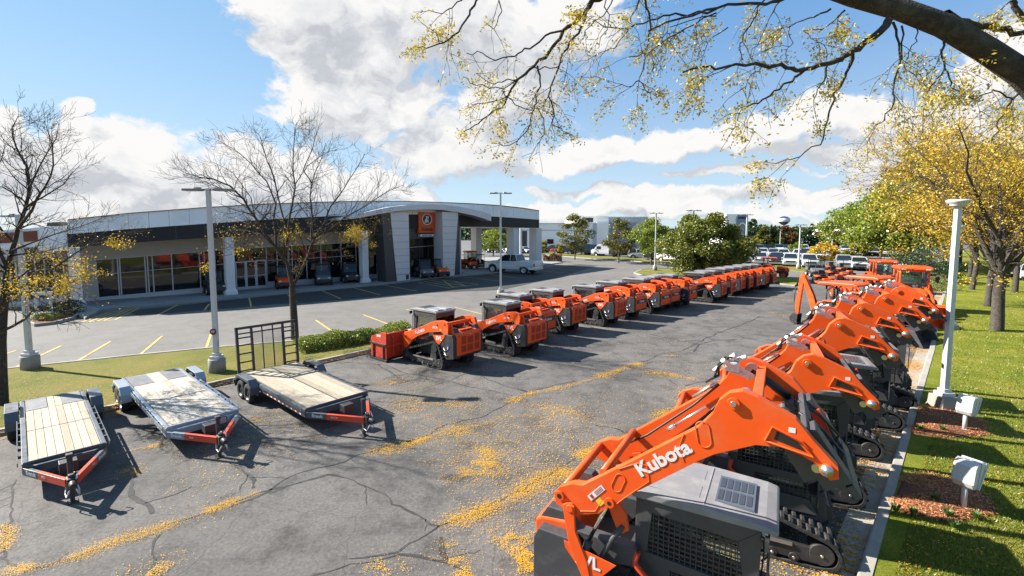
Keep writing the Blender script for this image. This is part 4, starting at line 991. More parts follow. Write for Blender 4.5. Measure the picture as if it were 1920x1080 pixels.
    def boards(x0, x1, k0, k1, name, m, dz=0, gap=.004):
        mb = MB()
        for k in range(k0, k1): mb.box(x0, x1, -H_ + .08 + k * bw + gap, -H_ + .08 + (k + 1) * bw - gap, z - .03, z + .012 + dz)
        return mb.build(name, m, root)
    if plates:
        xr = -L + L * .23
        boards(xr + .01, -.0, 0, n, 'deck_boards', deckm); boards(-L + .05, xr - .01, 3, 5, 'ramp_boards', deckm)
        for k0, k1 in ((0, 3), (5, 8)):
            mb = MB(); mb.box(-L + .04, xr - .01, -H_ + .08 + k0 * bw, -H_ + .08 + k1 * bw - .01, z - .02, z + .018); mb.build('steel_ramp', M_plate, root)
        mb = MB(); mb.box(-L * .42 - .015, -L * .42 + .015, -H_ + .08, H_ - .08, z + .010, z + .016); mb.build('tilt_seam', M_blk, root)
    else:
        boards(-L + .05, 0, 0, n, 'deck_boards', deckm)
        mb = MB(); mb.box(-L + .05, 0, -.02, .015, z + .010, z + .016); mb.build('deck_seam', M_blk, root)
    # rub rail with stake pockets and reflective tape
    for s in (1, -1):
        mb = MB(); yo = s * (H_ + .02)
        mb.box(-L + (1.7 if ramp else 1.9), -.05, *sorted((yo + s * .05, yo + s * .065)), z - .06, z + .02)
        for k in range(6): x = -L + 2.0 + (L - 2.1) * k / 6; mb.box(x, x + .05, *sorted((yo, yo + s * .05)), z - .06, z + .0)
        rr = mb.build('rub_rail', bt, root)
        mb = MB()
        for k in range(9):
            x = -L + 2.0 + (L - 2.15) * k / 9; mb.box(x, x + .10, *sorted((yo + s * .002, yo + s * .006)), z - .20, z - .16, 0); mb.box(x + .10, x + .20, *sorted((yo + s * .002, yo + s * .006)), z - .20, z - .16, 1)
        mb.build('reflective_tape', [M_tlmp, M_wht], rr)
        # tandem wheels and fender
        for k, x in enumerate(fend_x): wheel(root, x, s * (H_ + .17), wr, .20, s, rim=M_rim if ramp else M_rim2)
        fx0, fx1 = fend_x[0] - wr * 1.35, fend_x[-1] + wr * 1.35; zf = wr * 2 + .16
        mb = MB(); ya, yb = sorted((s * (H_ + .04), s * (H_ + .29)))
        P = [(fx0, .34), (fx0 + .02, zf - .20), (fx0 + .22, zf), (fx1 - .22, zf), (fx1 - .02, zf - .20), (fx1, .34)]
        Q = [(q[0] + (.02 if i < 3 else -.02), q[1] - (.02 if 0 < i < 5 else 0)) for i, q in enumerate(P)]
        mb.prism(P + Q[::-1], ya, yb, 0)
        yf = sorted((s * (H_ + .276), s * (H_ + .293)))
        mb.prism([P[1], P[2], P[3], P[4], (fx1 - .14, zf - .22), (fx1 - .30, zf - .09), (fx0 + .30, zf - .09), (fx0 + .14, zf - .22)], yf[0], yf[1], 0)
        f = mb.build('fender', frame if not ramp else bt, root, bevel=.008)
        mb = MB(); mb.box(fx0 - .12, fx0 - .02, *sorted((s * (H_ - .1), s * (H_ + .30))), z - .16, z - .08); mb.box(fx0 - .14, fx0 - .11, *sorted((s * (H_ + .08), s * (H_ + .26))), z - .17, z - .07); q = mb.build('tail_light_bracket', bt, root)
        mb = MB(); mb.box(fx0 - .15, fx0 - .14, *sorted((s * (H_ + .10), s * (H_ + .24))), z - .15, z - .09); mb.build('tail_lamp', M_tlmp, q)
    if ramp:
        mb = MB(); W_ = H_ + .05; x = -L - .06; h = 1.62; zb = z - .16
        Mr = Matrix.Translation((x, 0, zb)) @ Matrix.Rotation(rad(-4), 4, 'Y')
        def bar(a, b, t=.035): 
            mb.box(-t, t, min(a[0], b[0]) - t, max(a[0], b[0]) + t, min(a[1], b[1]) - t, max(a[1], b[1]) + t, M=Mr)
        bar((-W_, 0), (-W_, h), .04); bar((W_, 0), (W_, h), .04); bar((-W_, h), (W_, h), .04); bar((-W_, 0), (W_, 0), .05); bar((-W_, h - .18), (W_, h - .18), .022)
        for y in (-.56, .56): bar((y * H_ / 1.0, 0), (y * H_, h), .035)
        for y in (-.19, .19): bar((y * H_, 0), (y * H_, h), .018)
        for s in (1, -1):
            for zz in (.22, .50, .78, 1.06, 1.30): bar((s * W_, zz), (s * .56 * H_, zz), .022)
            mb.tube([(0, s * W_, .02), (0, s * (W_ - .1), .16), (0, s * (.56 * H_ + .12), .16), (0, s * (.56 * H_), .02)], .02, 6, M=Mr)
        g_ = mb.build('ramp_gate', M_blk, root, bevel=.004)
        mb = MB()
        for k in range(30): y = -.54 * H_ + 1.08 * H_ * k / 29; mb.box(-.004, .004, y - .002, y + .002, .05, h - .2, M=Mr)
        for k in range(22): zz = .06 + (h - .28) * k / 21; mb.box(-.004, .004, -.55 * H_, .55 * H_, zz - .002, zz + .002, M=Mr)
        mb.build('gate_mesh', M_blk, g_)
    return root
def trail_place(fl, fr, rl, rr, jack, **kw):
    P = [Vector((*G(x, y, .62).xy,)) for x, y in (fl, fr, rl, rr)]
    f = (P[0] + P[1]) / 2; r = (P[2] + P[3]) / 2; h = (f - r).normalized(); n = Vector((-h.y, h.x))
    w = (abs((P[0] - P[1]).dot(n)) + abs((P[2] - P[3]).dot(n))) / 2
    J = G(*jack).xy; tl = (J - f).dot(h) + .18
    t = make_trailer((f - r).length, w, max(tl, .9), **kw)
    t.location = (f.x, f.y, 0); t.rotation_euler = (0, 0, math.atan2(h.y, h.x)); return t
t = trail_place((563.6, 769), (696, 733), (458, 698), (554, 681), (685, 816), frame=M_slate, deckm=M_wood1, fend_x=(-3.95, -3.38), plates=False, ramp=True, wr=.30)
tag(t, 'flatbed trailer with a black ladder ramp gate raised at its rear', 'trailer', 'flatbed trailers parked on the left')
t = trail_place((305, 805), (452, 767), (235, 710), (332, 690), (417, 855), frame=M_silv, deckm=M_wood2, fend_x=(-4.75, -4.15), plates=True, wr=.30, bt=M_silv)
tag(t, 'silver flatbed trailer with weathered deck, middle one of the three', 'trailer', 'flatbed trailers parked on the left')
t = trail_place((35, 872), (205, 830), (45, 755), (150, 730), (142, 940), frame=M_slate, deckm=M_wood1, fend_x=(-4.3, -3.72), plates=True, wr=.30)
tag(t, 'slate grey flatbed trailer with pine boards, leftmost of the three', 'trailer', 'flatbed trailers parked on the left')

# ------------------------------------------------------------------ lamp posts
def lamp_post(x, y, h, base_h, base_r, arms, label, s=1.0, r=.075, round_base=True, disc=False, grp='white lamp posts'):
    root = empty('lamp_post', (x, y, 0)); mb = MB()
    if round_base: mb.lathe([(0, 0), (base_r, 0), (base_r, base_h - .02), (base_r - .02, base_h), (0, base_h)], 24, 0, ax='z')
    else: mb.box(-base_r, base_r, -base_r, base_r, 0, base_h, tx=base_r * .12, ty=base_r * .12)
    mb.build('concrete_base', M_conc, root, bevel=0 if round_base else .02)
    mb = MB(); mb.box(-.17, .17, -.17, .17, base_h, base_h + .10); mb.box(-r, r, -r, r, base_h + .1, h, tx=.012, ty=.012); mb.box(-r * 1.5, r * 1.5, -r * 1.5, r * 1.5, base_h + .1, base_h + .2)
    p = mb.build('pole', M_pole, root, bevel=.006)
    mb = MB(); mb.box(r - .004, r + .006, -.04, .04, base_h + .45, base_h + .62); mb.build('hand_hole_cover', M_galv, p)
    for a in arms:
        d = Vector((math.cos(a), math.sin(a), 0)); M_ = Matrix.Rotation(a, 4, 'Z')
        if disc: continue
        mb = MB(); mb.box(0, .22, -.03, .03, h - .08, h - .02, M=M_); mb.prism([(.18, -.10), (.24, -.17), (.80, -.17), (.86, -.12), (.86, .12), (.80, .17), (.24, .17), (.18, .10)], h - .09, h - .02, 0, 'z', M=M_); mb.box(.25, .45, -.05, .05, h - .02, h + .03, M=M_)
        o = mb.build('luminaire', M_polh, root, bevel=.01)
        mb = MB(); mb.box(.30, .78, -.13, .13, h - .100, h - .088, M=M_); mb.build('lens', M_lamp, o)
    if disc:
        mb = MB(); mb.lathe([(0, h - .06), (.17, h - .06), (.19, h - .02), (.19, h + .02), (.27, h + .06), (.28, h + .10), (.24, h + .13), (0, h + .14)], 28, 0, ax='z'); mb.build('luminaire', M_pole, root)
    return tag(root, label, 'lamp post', grp)
def LP(bx, by, top, label, arms=(0, math.pi), **kw):
    p = G(bx, by); return lamp_post(p.x, p.y, HT(p.y, top), kw.pop('base_h', .62), kw.pop('base_r', .28), arms, label, **kw)
LP(58, 697, 402, 'lamp post with concrete base behind the leftmost trailer', round_base=True, arms=(2.8,))
o = LP(408, 703, 353, 'lamp post beside the ramp gate trailer, small round red sign on it', arms=(.05, math.pi + .05))
mb = MB(); mb.cyl((-.02, -.09, 1.62), (-.02, -.115, 1.62), .115, 20); q = mb.build('round_sign', mat('maroon_sign_face', (.16, .025, .02), .5), o)
mb = MB(); mb.box(-.09, .05, -.119, -.116, 1.63, 1.66); mb.box(-.07, .03, -.119, -.116, 1.585, 1.605); mb.build('sign_print', M_wht, q)
LP(939, 559, 361, 'lamp post standing alone between the middle machine row and the white pickup', arms=(.0, math.pi))
LP(1228, 509, 399, 'lamp post on the grass island in front of the round green tree', arms=(.0, math.pi))
LP(1297, 521, 394, 'lamp post left in front of the dark bushy tree', arms=(.1, math.pi + .1))
LP(1397, 503, 402, 'lamp post right of the dark bushy tree, before the blue-grey tower', arms=(.1, math.pi + .1))
LP(1497, 506, 421, 'lamp post right of the water tower, by the black pickup', arms=(.1, math.pi + .1))
LP(1462, 470, 430, 'thin distant lamp post below the water tower', base_h=.3, arms=(.1, math.pi + .1)); LP(1442, 468, 440, 'short distant lamp post left of the water tower', base_h=.3, arms=(.1, math.pi + .1)); LP(1559, 484, 427, 'distant lamp post behind the yellow tree and the parked mowers', base_h=.3, arms=(.1,))
LP(1768, 772, 383, 'tall near lamp post with disc head on the right lawn', disc=True, base_h=.50, base_r=.30, r=.075, round_base=False)
p = AT(1797, 428, 24.0); lamp_post(p.x - .0, 24.0, p.z, .4, .25, (), 'farther disc-headed lamp post behind the tall near one', disc=True, round_base=False)

# ------------------------------------------------------------------ landscape flood lights with their mulch beds
def flood(px, py, topy, label, rz):
    p = G(px, py, .14); root = empty('flood_light', (p.x, p.y, .14), rz, label, 'flood light', 'flood lights on the lawn')
    h = HT(p.y, topy) - .14
    mb = MB(); mb.cyl((0, 0, 0), (0, 0, h * .62), .045, 12); mb.cyl((0, 0, 0), (0, 0, .06), .07, 12); mb.build('post', M_pole, root)
    Mx = Matrix.Translation((-.04, 0, h * .72)) @ Matrix.Rotation(rad(-14), 4, 'Y')
    mb = MB(); mb.prism([(-.20, .26), (.10, .24), (.15, .14), (.14, -.16), (.06, -.25), (-.08, -.24)], -.17, .17, 0, M=Mx); a = mb.build('housing', M_galv if 0 else M_pole, root, bevel=.03)
    mb = MB(); mb.box(-.24, -.17, -.18, .18, .14, .27, M=Mx); mb.prism([(-.21, .14), (-.085, -.24), (-.105, -.245), (-.235, .14)], -.18, .18, 0, M=Mx); mb.build('glass_front', M_lamp, a, bevel=.008)
    mb = MB(); mb.box(.0, .012, -.174, .174, -.24, .255, M=Mx); mb.build('housing_seam', M_polh, a); return root
flood(1808, 808, 742, 'pale flood light on a post beside the lamp post concrete base', rad(205)); flood(1806, 955, 862, 'nearer pale flood light on a post in the larger mulch bed', rad(205))
def bed(pts, n, label):
    P = xy(pts); c = sum((Vector(q) for q in P), Vector((0, 0))) / len(P); mb = MB(); k = 40
    base_ = smooth_loop(P, .5, 4); rim_ = []
    for i, q in enumerate(base_): q = Vector(q); d = (q - c).normalized(); rim_.append(q + d * noise.noise(Vector((q.x * 2, q.y * 2, 0))) * .12)
    m = len(rim_); vs = []
    for f, z in ((1.0, .135), (.9, .175), (.6, .20), (.25, .215)): vs += [(c.x + (q.x - c.x) * f, c.y + (q.y - c.y) * f, z + noise.noise(Vector((q.x * 3 * f, q.y * 3, z * 20))) * .012) for q in rim_]
    fs = [(r_ * m + i, r_ * m + (i + 1) % m, (r_ + 1) * m + (i + 1) % m, (r_ + 1) * m + i) for r_ in range(3) for i in range(m)] + [tuple(3 * m + i for i in range(m))]
    mb.add(vs, fs); o = mb.build('mulch_bed', M_mulch); tag(o, kind='structure')
    LFm = Leaves()
    for _ in range(n):
        q = Vector(R.choice(rim_)); t = math.sqrt(R.random()) * .98; p = Vector((c.x + (q.x - c.x) * t, c.y + (q.y - c.y) * t, .185 + .03 * (1 - t) + R.uniform(0, .015)))
        p.x += R.uniform(-.1, .1); p.y += R.uniform(-.1, .1); LFm.q(p, R.uniform(.03, .07), R.random() < .6, .35)
    tag(LFm.build('mulch_chips', MATS.get('mulch_chip') or leafmat('mulch_chip', [(.46, .16, .055), (.60, .24, .09), (.24, .08, .035), (.75, .36, .15), (.36, .13, .05)], .02)), kind='stuff'); return c
M_lfg = leafmat('low_plant_leaves', [(.05, .12, .015), (.10, .20, .03), (.16, .26, .05)], .3)
def tuft(x, y, n, r, h, label, z=.18):
    L = Leaves(); 
    for _ in range(n):
        a = R.uniform(0, 6.28); q = R.uniform(0, r * .4); b0 = Vector((x + math.cos(a) * q, y + math.sin(a) * q, z)); tip = b0 + Vector((math.cos(a) * r * R.uniform(.3, 1), math.sin(a) * r * R.uniform(.3, 1), h * R.uniform(.5, 1))); w = Vector((-math.sin(a), math.cos(a), 0)) * .008
        b = len(L.v); mid = b0.lerp(tip, .5) + Vector((0, 0, h * .15)); L.v += [b0 - w, b0 + w, mid + w * 1.2, mid - w * 1.2, tip]; L.f += [(b, b + 1, b + 2, b + 3), (b + 3, b + 2, b + 4)]
    o = L.build('grass_tuft', M_lfg); return tag(o, label, 'plant', 'small tufts in the mulch beds')
bed([(1668, 960), (1690, 905), (1725, 900), (1810, 915), (1862, 955), (1858, 985), (1780, 996), (1690, 978)], 5200, '')
bed([(1705, 815), (1718, 775), (1760, 772), (1830, 790), (1856, 812), (1850, 830), (1770, 832), (1708, 822)], 3600, '')
for i, (x, y) in enumerate([(1680, 960), (1712, 965), (1778, 968), (1830, 972), (1725, 805), (1768, 808), (1752, 938), (1790, 990)]):
    p = G(x, y, .17); tuft(p.x, p.y, 46, .11, .15, 'small green tuft in the mulch around the ' + ('nearer' if y > 900 else 'farther') + ' flood light')

# ------------------------------------------------------------------ showroom
FL_ = [G(60, 585.5), G(127, 581), G(280, 569.5), G(430, 557.5), G(560, 545), G(682, 533.5), G(750, 526.5), G(845, 516.5), G(940, 507), G(1008, 500)]
FL_ = [Vector((p.x, p.y)) for p in FL_]
t0 = (FL_[1] - FL_[0]); FL_ = [FL_[0] - t0 * 9] + FL_ + [FL_[-1] + (FL_[-1] - FL_[-2]) * 1.0]
# gentle smoothing of the front line
for _ in range(2): FL_ = [FL_[0]] + [(FL_[i - 1] + FL_[i] * 2 + FL_[i + 1]) / 4 for i in range(1, len(FL_) - 1)] + [FL_[-1]]
def offl(d):
    out = []
    for i, p in enumerate(FL_):
        t = (FL_[min(i + 1, len(FL_) - 1)] - FL_[max(i - 1, 0)]).normalized(); out.append(p + Vector((-t.y, t.x)) * d)
    return out
_OL = {}
def hit(px, y, d):
    """plan point where the sight line of photo column px meets the front line set back by d"""
    if d not in _OL: _OL[d] = offl(d)
    L = _OL[d]; r = ray(px, y); best = None
    for a, b in zip(L, L[1:]):
        e = b - a; den = r.x * e.y - r.y * e.x
        if abs(den) < 1e-9: continue
        t = (a.x * e.y - a.y * e.x) / den; s = (a.x * r.y - a.y * r.x) / den
        if t > 0 and -.001 <= s <= 1.001 and (best is None or t < best[0]): best = (t, e.normalized())
    if best is None:
        i0 = 0 if px < 400 else len(L) - 2
        a, b = L[i0], L[i0 + 1]; e = b - a; den = r.x * e.y - r.y * e.x; best = ((a.x * e.y - a.y * e.x) / den, e.normalized())
    return Vector((r.x * best[0], r.y * best[0])), best[1]
def strip(name, st, d, th, m, parent, bevel=0, split=3):
    """wall or band: stations (px, y top, y bottom) laid on the front line at depth d, with thickness th"""
    S = []
    for a, b in zip(st, st[1:]):
        for k in range(split): t = k / split; S.append(tuple(a[i] + (b[i] - a[i]) * t for i in range(3)))
    S.append(st[-1]); vs = []
    for (px, yt, yb) in S:
        yb_ = yb if yb > 0 else 0
        p, t = hit(px, (yt + (yb if yb > 0 else yt)) / 2, d); n = Vector((-t.y, t.x)); q = p + n * th
        zt = HT(p.y, yt); zb = HT(p.y, yb) if yb > 0 else -yb
        vs += [(p.x, p.y, zb), (p.x, p.y, zt), (q.x, q.y, zt), (q.x, q.y, zb)]
    n = len(S); fs = []
    for i in range(n - 1):
        a = i * 4; b = a + 4; fs += [(a, b, b + 1, a + 1), (a + 1, b + 1, b + 2, a + 2), (a + 2, b + 2, b + 3, a + 3), (a + 3, b + 3, b, a)]
    fs += [(0, 1, 2, 3), (4 * n - 1, 4 * n - 2, 4 * n - 3, 4 * n - 4)]
    mb = MB(); mb.add(vs, fs); return mb.build(name, m, parent, bevel=bevel)
def interp(tab, x, k):
    for a, b in zip(tab, tab[1:]):
        if a[0] <= x <= b[0]: t = (x - a[0]) / (b[0] - a[0]); return a[k] + (b[k] - a[k]) * t
    return tab[0][k] if x < tab[0][0] else tab[-1][k]
def vbar(mb, px, yt, yb, d, w, th, zb=None):
    p, t = hit(px, (yt + yb) / 2, d); n = Vector((-t.y, t.x)); zt = HT(p.y, yt); z0 = HT(p.y, yb) if zb is None else zb
    c = [p - t * w / 2, p + t * w / 2, p + t * w / 2 + n * th, p - t * w / 2 + n * th]
    mb.add([(q.x, q.y, z0) for q in c] + [(q.x, q.y, zt) for q in c], [(0, 3, 2, 1), (4, 5, 6, 7), (0, 1, 5, 4), (1, 2, 6, 5), (2, 3, 7, 6), (3, 0, 4, 7)])
M_fas = mat('pale_metal_fascia', (.80, .81, .825), .45, raw=True, var=.03, vscale=.3, dirt=((.45, .46, .47), .6, .4))
M_fas2 = mat('dark_metal_fascia', (.022, .022, .026), .5, var=.1, vscale=.4, spec=.3)
M_bge = mat('beige_stucco', (.50, .47, .415), .85, var=.06, vscale=.6, bump=.2)
M_wcol = mat('white_render', (.80, .79, .78), .7, var=.04, bump=.15)
M_pan = mat('pale_composite_panel', (.74, .73, .74), .4, metal=.1, var=.05, vscale=.5)
M_frame = mat('white_window_frame', (.55, .55, .56), .4)
M_dfr = mat('dark_window_frame', (.06, .06, .065), .4)
TOPL = [(127, 412.5, 439), (240, 400.5, 429.5), (384, 389.5, 419.5), (500, 383, 411.5), (600, 379.5, 406), (660, 378.3, 403.5), (758, 378, 402), (826, 380, 402), (880, 382.2, 403.5), (936, 385.8, 406.5), (980, 390.5, 409.5), (1011, 395.5, 412)]
BND = [(127, 439, 464.5), (240, 429.5, 455.5), (384, 419.5, 446), (500, 411.5, 440), (600, 406, 435.5), (660, 403.5, 433), (735, 402, 430), (861, 403, 425), (936, 406.5, 425.5), (1011, 412, 427.5)]
B = empty('showroom_building', (FL_[5].x, FL_[5].y, 0)); B.location = (0, 0, 0)
tag(B, 'long white showroom with dark fascia, arched portal and orange sign', 'building')
strip('pale_fascia', TOPL, 0, .35, M_fas, B)
mb = MB()
for px in range(165, 1000, 38):
    a = interp(TOPL, px, 1); b = interp(TOPL, px, 2); vbar(mb, px, a + .5, b - .3, -.004, .02, .01)
mb.build('fascia_joints', mat('joint_grey', (.36, .37, .38), .5), B)
strip('roof_edge_trim', [(s[0], s[1] - 1.3, s[1]) for s in TOPL], -.08, .5, M_dfr, B)
strip('dark_fascia', BND, .06, .3, M_fas2, B)
mb = MB()
for px in (180, 232, 278, 330, 384, 440, 498, 560, 615, 665, 890, 940, 985): a = interp(BND, px, 1); b = interp(BND, px, 2); vbar(mb, px, a + .3, b - .3, .05, .03, .02)
mb.build('dark_fascia_joints', M_dfr, B)
# roof behind the fascia and soffit below it
def deckstrip(name, st, k, d0, d1, dz, m, px0=None):
    vs = []
    for s in st:
        if px0 and s[0] < px0: continue
        p, t = hit(s[0], s[k], 0); n = Vector((-t.y, t.x)); z = HT(p.y, s[k]) + dz
        a = p + n * d0; b = p + n * d1; vs += [(a.x, a.y, z), (b.x, b.y, z), (a.x, a.y, z - .12), (b.x, b.y, z - .12)]
    n = len(vs) // 4; fs = [(4 * i, 4 * i + 4, 4 * i + 5, 4 * i + 1) for i in range(n - 1)] + [(4 * i + 2, 4 * i + 3, 4 * i + 7, 4 * i + 6) for i in range(n - 1)]
    fs += [(0, 1, 3, 2), (4 * n - 4, 4 * n - 2, 4 * n - 1, 4 * n - 3)]
    fs += [(4 * i + 1, 4 * i + 5, 4 * i + 7, 4 * i + 3) for i in range(n - 1)]
    mb = MB(); mb.add(vs, fs); return mb.build(name, m, B)
deckstrip('roof', TOPL, 1, .36, 17, -.15, mat('roof_membrane', (.35, .35, .34), .9, var=.1))
deckstrip('soffit', BND, 2, .37, 12, .12, mat('white_soffit', (.6, .6, .6), .8))
# right end of the canopy
def endface(name, tab, kt, kb, px, d0, d1, m, dz=0):
    p, t = hit(px, tab[-1][kt], 0); n = Vector((-t.y, t.x)); a = p + n * d0 - t * .06; b = p + n * d1 - t * .06; zt = HT(p.y, tab[-1][kt]); zb = HT(p.y, tab[-1][kb]); mb = MB()
    mb.add([(a.x, a.y, zb), (b.x, b.y, zb), (b.x, b.y, zt), (a.x, a.y, zt)] + [(a.x - t.x * .2, a.y - t.y * .2, zb), (b.x - t.x * .2, b.y - t.y * .2, zb), (b.x - t.x * .2, b.y - t.y * .2, zt), (a.x - t.x * .2, a.y - t.y * .2, zt)], [(0, 1, 2, 3), (7, 6, 5, 4), (0, 3, 7, 4), (1, 5, 6, 2), (3, 2, 6, 7), (0, 4, 5, 1)])
    mb.build(name, m, B)
endface('end_fascia', TOPL, 1, 2, 1011, .36, 12, M_fas); endface('end_dark_fascia', BND, 1, 2, 1011, .37, 12, M_fas2)
# glazed walls, set back under the canopy
GB = [(150, 560, 565), (181, 558, 562.5), (300, 547, 551.5), (384, 539, 543), (438, 534, 538), (513, 527.5, 531), (647, 519, 522), (735, 511, 514)]   # sill top, ground
GT = [(150, 489.5), (181, 487), (384, 471), (470, 464), (600, 457.5), (671, 453.5), (735, 450)]
ST = [150, 181, 240, 300, 384, 438, 513, 580, 647, 735]
strip('glazed_wall', [(x, interp(GT, x, 1), interp(GB, x, 1)) for x in (181, 240, 300, 384, 438, 513, 580, 647, 735)], 3.2, .1, M_dglass, B)
strip('upper_wall', [(x, interp(BND, x, 2) - 4, interp(GT, x, 1)) for x in ST], 3.1, .3, M_bge, B)
strip('wall', [(150, interp(GT, 150, 1), -0.0), (181, interp(GT, 181, 1), -.0)], 3.1, .3, M_bge, B)
strip('sill_wall', [(x, interp(GB, x, 1), -.0) for x in ST], 3.0, .3, M_frame, B)
fr = []
for nm, xs in (('window', (181, 222, 226, 273, 278, 287, 323, 375, 384)), ('window', (396, 404, 424, 440)), ('window', (500, 520, 548, 575, 602, 640, 668)), ('window', (690, 735))):
    mb = MB()
    for x in xs: vbar(mb, x, interp(GT, x, 1), interp(GB, x, 1), 3.14, .08, .05)
    o = mb.build('window_mullion', M_frame, B)
    rl = [(x, interp(GT, x, 1) + (interp(GB, x, 1) - interp(GT, x, 1)) * .40) for x in (xs[0], xs[-1])]
    strip('window_transom', [(x, y - .45, y + .45) for x, y in rl], 3.15, .05, M_frame, B, split=6)
strip('window_head', [(x, interp(GT, x, 1) - .5, interp(GT, x, 1) + 1) for x in ST[1:]], 3.07, .08, M_frame, B)
# glazed doors
for xs in ((441, 461), (461, 480), (480, 499), (706, 716), (716, 727)):
    mb = MB(); yt = interp(GB, xs[0], 1) - 50 * (44 / 55 if xs[0] < 600 else .66); yb = interp(GB, xs[0], 2) - .5
    p0, t = hit(xs[0], 510, 3.0); p1, _ = hit(xs[1], 510, 3.0); n = Vector((-t.y, t.x)); w = (p1 - p0).length; zt = HT(p0.y, yt); M_ = Matrix(((t.x, n.x, 0, p0.x), (t.y, n.y, 0, p0.y), (0, 0, 1, .14), (0, 0, 0, 1)))
    for a, b, c_, d_ in ((0, .10, 0, zt), (w - .10, w, 0, zt), (.1, w - .1, 0, .25), (.1, w - .1, zt - .12, zt), (.1, w - .1, zt * .45, zt * .45 + .06)): mb.box(a, b, -.06, -.02, c_, d_, M=M_)
    o = mb.build('door', M_frame, B); mb = MB(); mb.box(.1, w - .1, -.04, -.03, .25, zt - .12, M=M_); mb.build('pane', M_dglass, o); mb = MB(); mb.box(w - .16, w - .13, -.10, -.08, .9, 1.3, M=M_); mb.build('handle', M_stl, o)
# columns
def column(px, yb, yt, w, d, label=None):
    p, t = hit(px, (yb + yt) / 2, d); a = math.atan2(t.y, t.x); M_ = Matrix.Translation((p.x, p.y, 0)) @ Matrix.Rotation(a, 4, 'Z'); zt = HT(p.y, yt); mb = MB(); w /= 2
    mb.box(-w, w, -w, w, .5, zt, M=M_); mb.box(-w * 1.35, w * 1.35, -w * 1.35, w * 1.35, .0, .42, M=M_); mb.box(-w * 1.35, w * 1.35, -w * 1.35, w * 1.35, .42, .55, tx=w * .3, ty=w * .3, M=M_)
    mb.build('column', M_wcol, B, bevel=.02)
column(143, 583, 466, .62, .5); column(430, 557, 444, .62, .5); column(682, 533, 432, .66, .5); column(962, 505, 427, 1.25, .9); column(1004, 500, 428, 1.3, .9); column(893, 500, 427, 1.1, 7)
mb = MB(); vbar(mb, 863.5, 425, 518, .3, .22, .22, 0.1); mb.build('downpipe', M_frame, B)
column(975, 500, 428, .5, 10)
# entrance portal: arch, piers, dark wall, sign
ARC = [(632, 410.5, 413), (650, 406, 411.5), (675, 400.5, 408.5), (700, 394.5, 403.5), (731, 388, 397.5), (765, 384.3, 393.6), (800, 382.8, 392.5), (829, 383.5, 393.4), (859, 387, 397.8), (888, 392.5, 404), (905, 397, 409), (921, 402, 414.5)]
strip('portal_arch', ARC, -1.5, 1.75, M_pan, B, bevel=.0, split=2)
strip('portal_wall', [(722, 396, 450), (766, 392, 449), (829, 391, 444), (862, 396, 441)], .30, .3, M_dfr, B)
strip('portal_lower_wall', [(722, 449, -0.0), (745, 448.5, -.0)], .30, .3, M_dfr, B); strip('portal_lower_wall', [(852, 440, -0.0), (864, 440, -.0)], .32, .3, M_dfr, B)
strip('portal_glazing', [(766, 449, 514), (829, 444, 508)], 1.2, .1, M_dglass, B); strip('portal_sill', [(766, 514, -0.0), (829, 508, -.0)], 1.15, .2, M_dfr, B)
mb = MB()
for x in (769, 786, 803, 820): vbar(mb, x, 450, 512, 1.12, .07, .06)
mb.build('window_mullion', M_dfr, B); strip('window_transom', [(769, 463.5, 464.5), (820, 459.5, 460.5)], 1.13, .05, M_frame, B)
def pier(t_l, t_r, yt, b_l, b_r, yb, zb0):
    o = None; p0, t = hit((b_l + b_r) / 2, 500, -1.2); n = Vector((-t.y, t.x)); r_ = lambda px: None
    def on(px, y):   # on a vertical plane through p0 along t
        r = ray(px, y); den = r.x * t.y - r.y * t.x; k = (p0.x * t.y - p0.y * t.x) / den; return Vector((r.x * k, r.y * k, CH + r.z * k))
    A, Bq, C_, D_ = on(t_l, yt), on(t_r, yt), on(b_r, yb), on(b_l, yb); C_.z = D_.z = .0
    n3 = Vector((n.x, n.y, 0)) * 1.5; mb = MB(); mb.add([D_, C_, Bq, A, D_ + n3, C_ + n3, Bq + n3, A + n3], [(0, 1, 2, 3), (7, 6, 5, 4), (0, 3, 7, 4), (1, 5, 6, 2), (3, 2, 6, 7)]); 
    o = mb.build('portal_pier', M_pan, B)
    mb = MB(); e = Vector((t.x, t.y, 0)); z = .75
    for k in range(9):
        z = .75 + (min(A.z, Bq.z) - .9) * (k / 9) ** 1.05; f = z / A.z; l = D_.lerp(A, f); r = C_.lerp(Bq, f); l.z = r.z = z; f_ = -Vector((n.x, n.y, 0)) * .006; th = .022 if k else .04
        mb.add([l + f_, r + f_, r + f_ + Vector((0, 0, th)), l + f_ + Vector((0, 0, th))], [(0, 1, 2, 3)])
    mb.build('panel_joints', M_dfr, o, recalc=False)
    # dark cheek on the outer side
    return A, Bq, C_, D_, t, n
A, Bq, C_, D_, t, n = pier(732, 766, 398, 745, 769, 528, 0)
n3 = Vector((n.x, n.y, 0)); t3 = Vector((t.x, t.y, 0))
mb = MB(); o1 = -t3 * 1.0; o2 = -t3 * 1.15; mb.add([D_ + o2 + n3 * .15, D_ + n3 * .05 - t3 * .01, A + n3 * .05 - t3 * .01, A + o1 * .9 + n3 * .15, D_ + o2 + n3 * 1.6, D_ + n3 * 1.6 - t3 * .01, A + n3 * 1.6 - t3 * .01, A + o1 * .9 + n3 * 1.6], [(0, 1, 2, 3), (7, 6, 5, 4), (0, 3, 7, 4), (1, 5, 6, 2), (3, 2, 6, 7)]); mb.build('pier_cheek', M_dfr, B)
A, Bq, C_, D_, t, n = pier(829, 859, 397, 832, 852, 521, 0)
t3 = Vector((t.x, t.y, 0)); n3 = Vector((n.x, n.y, 0))
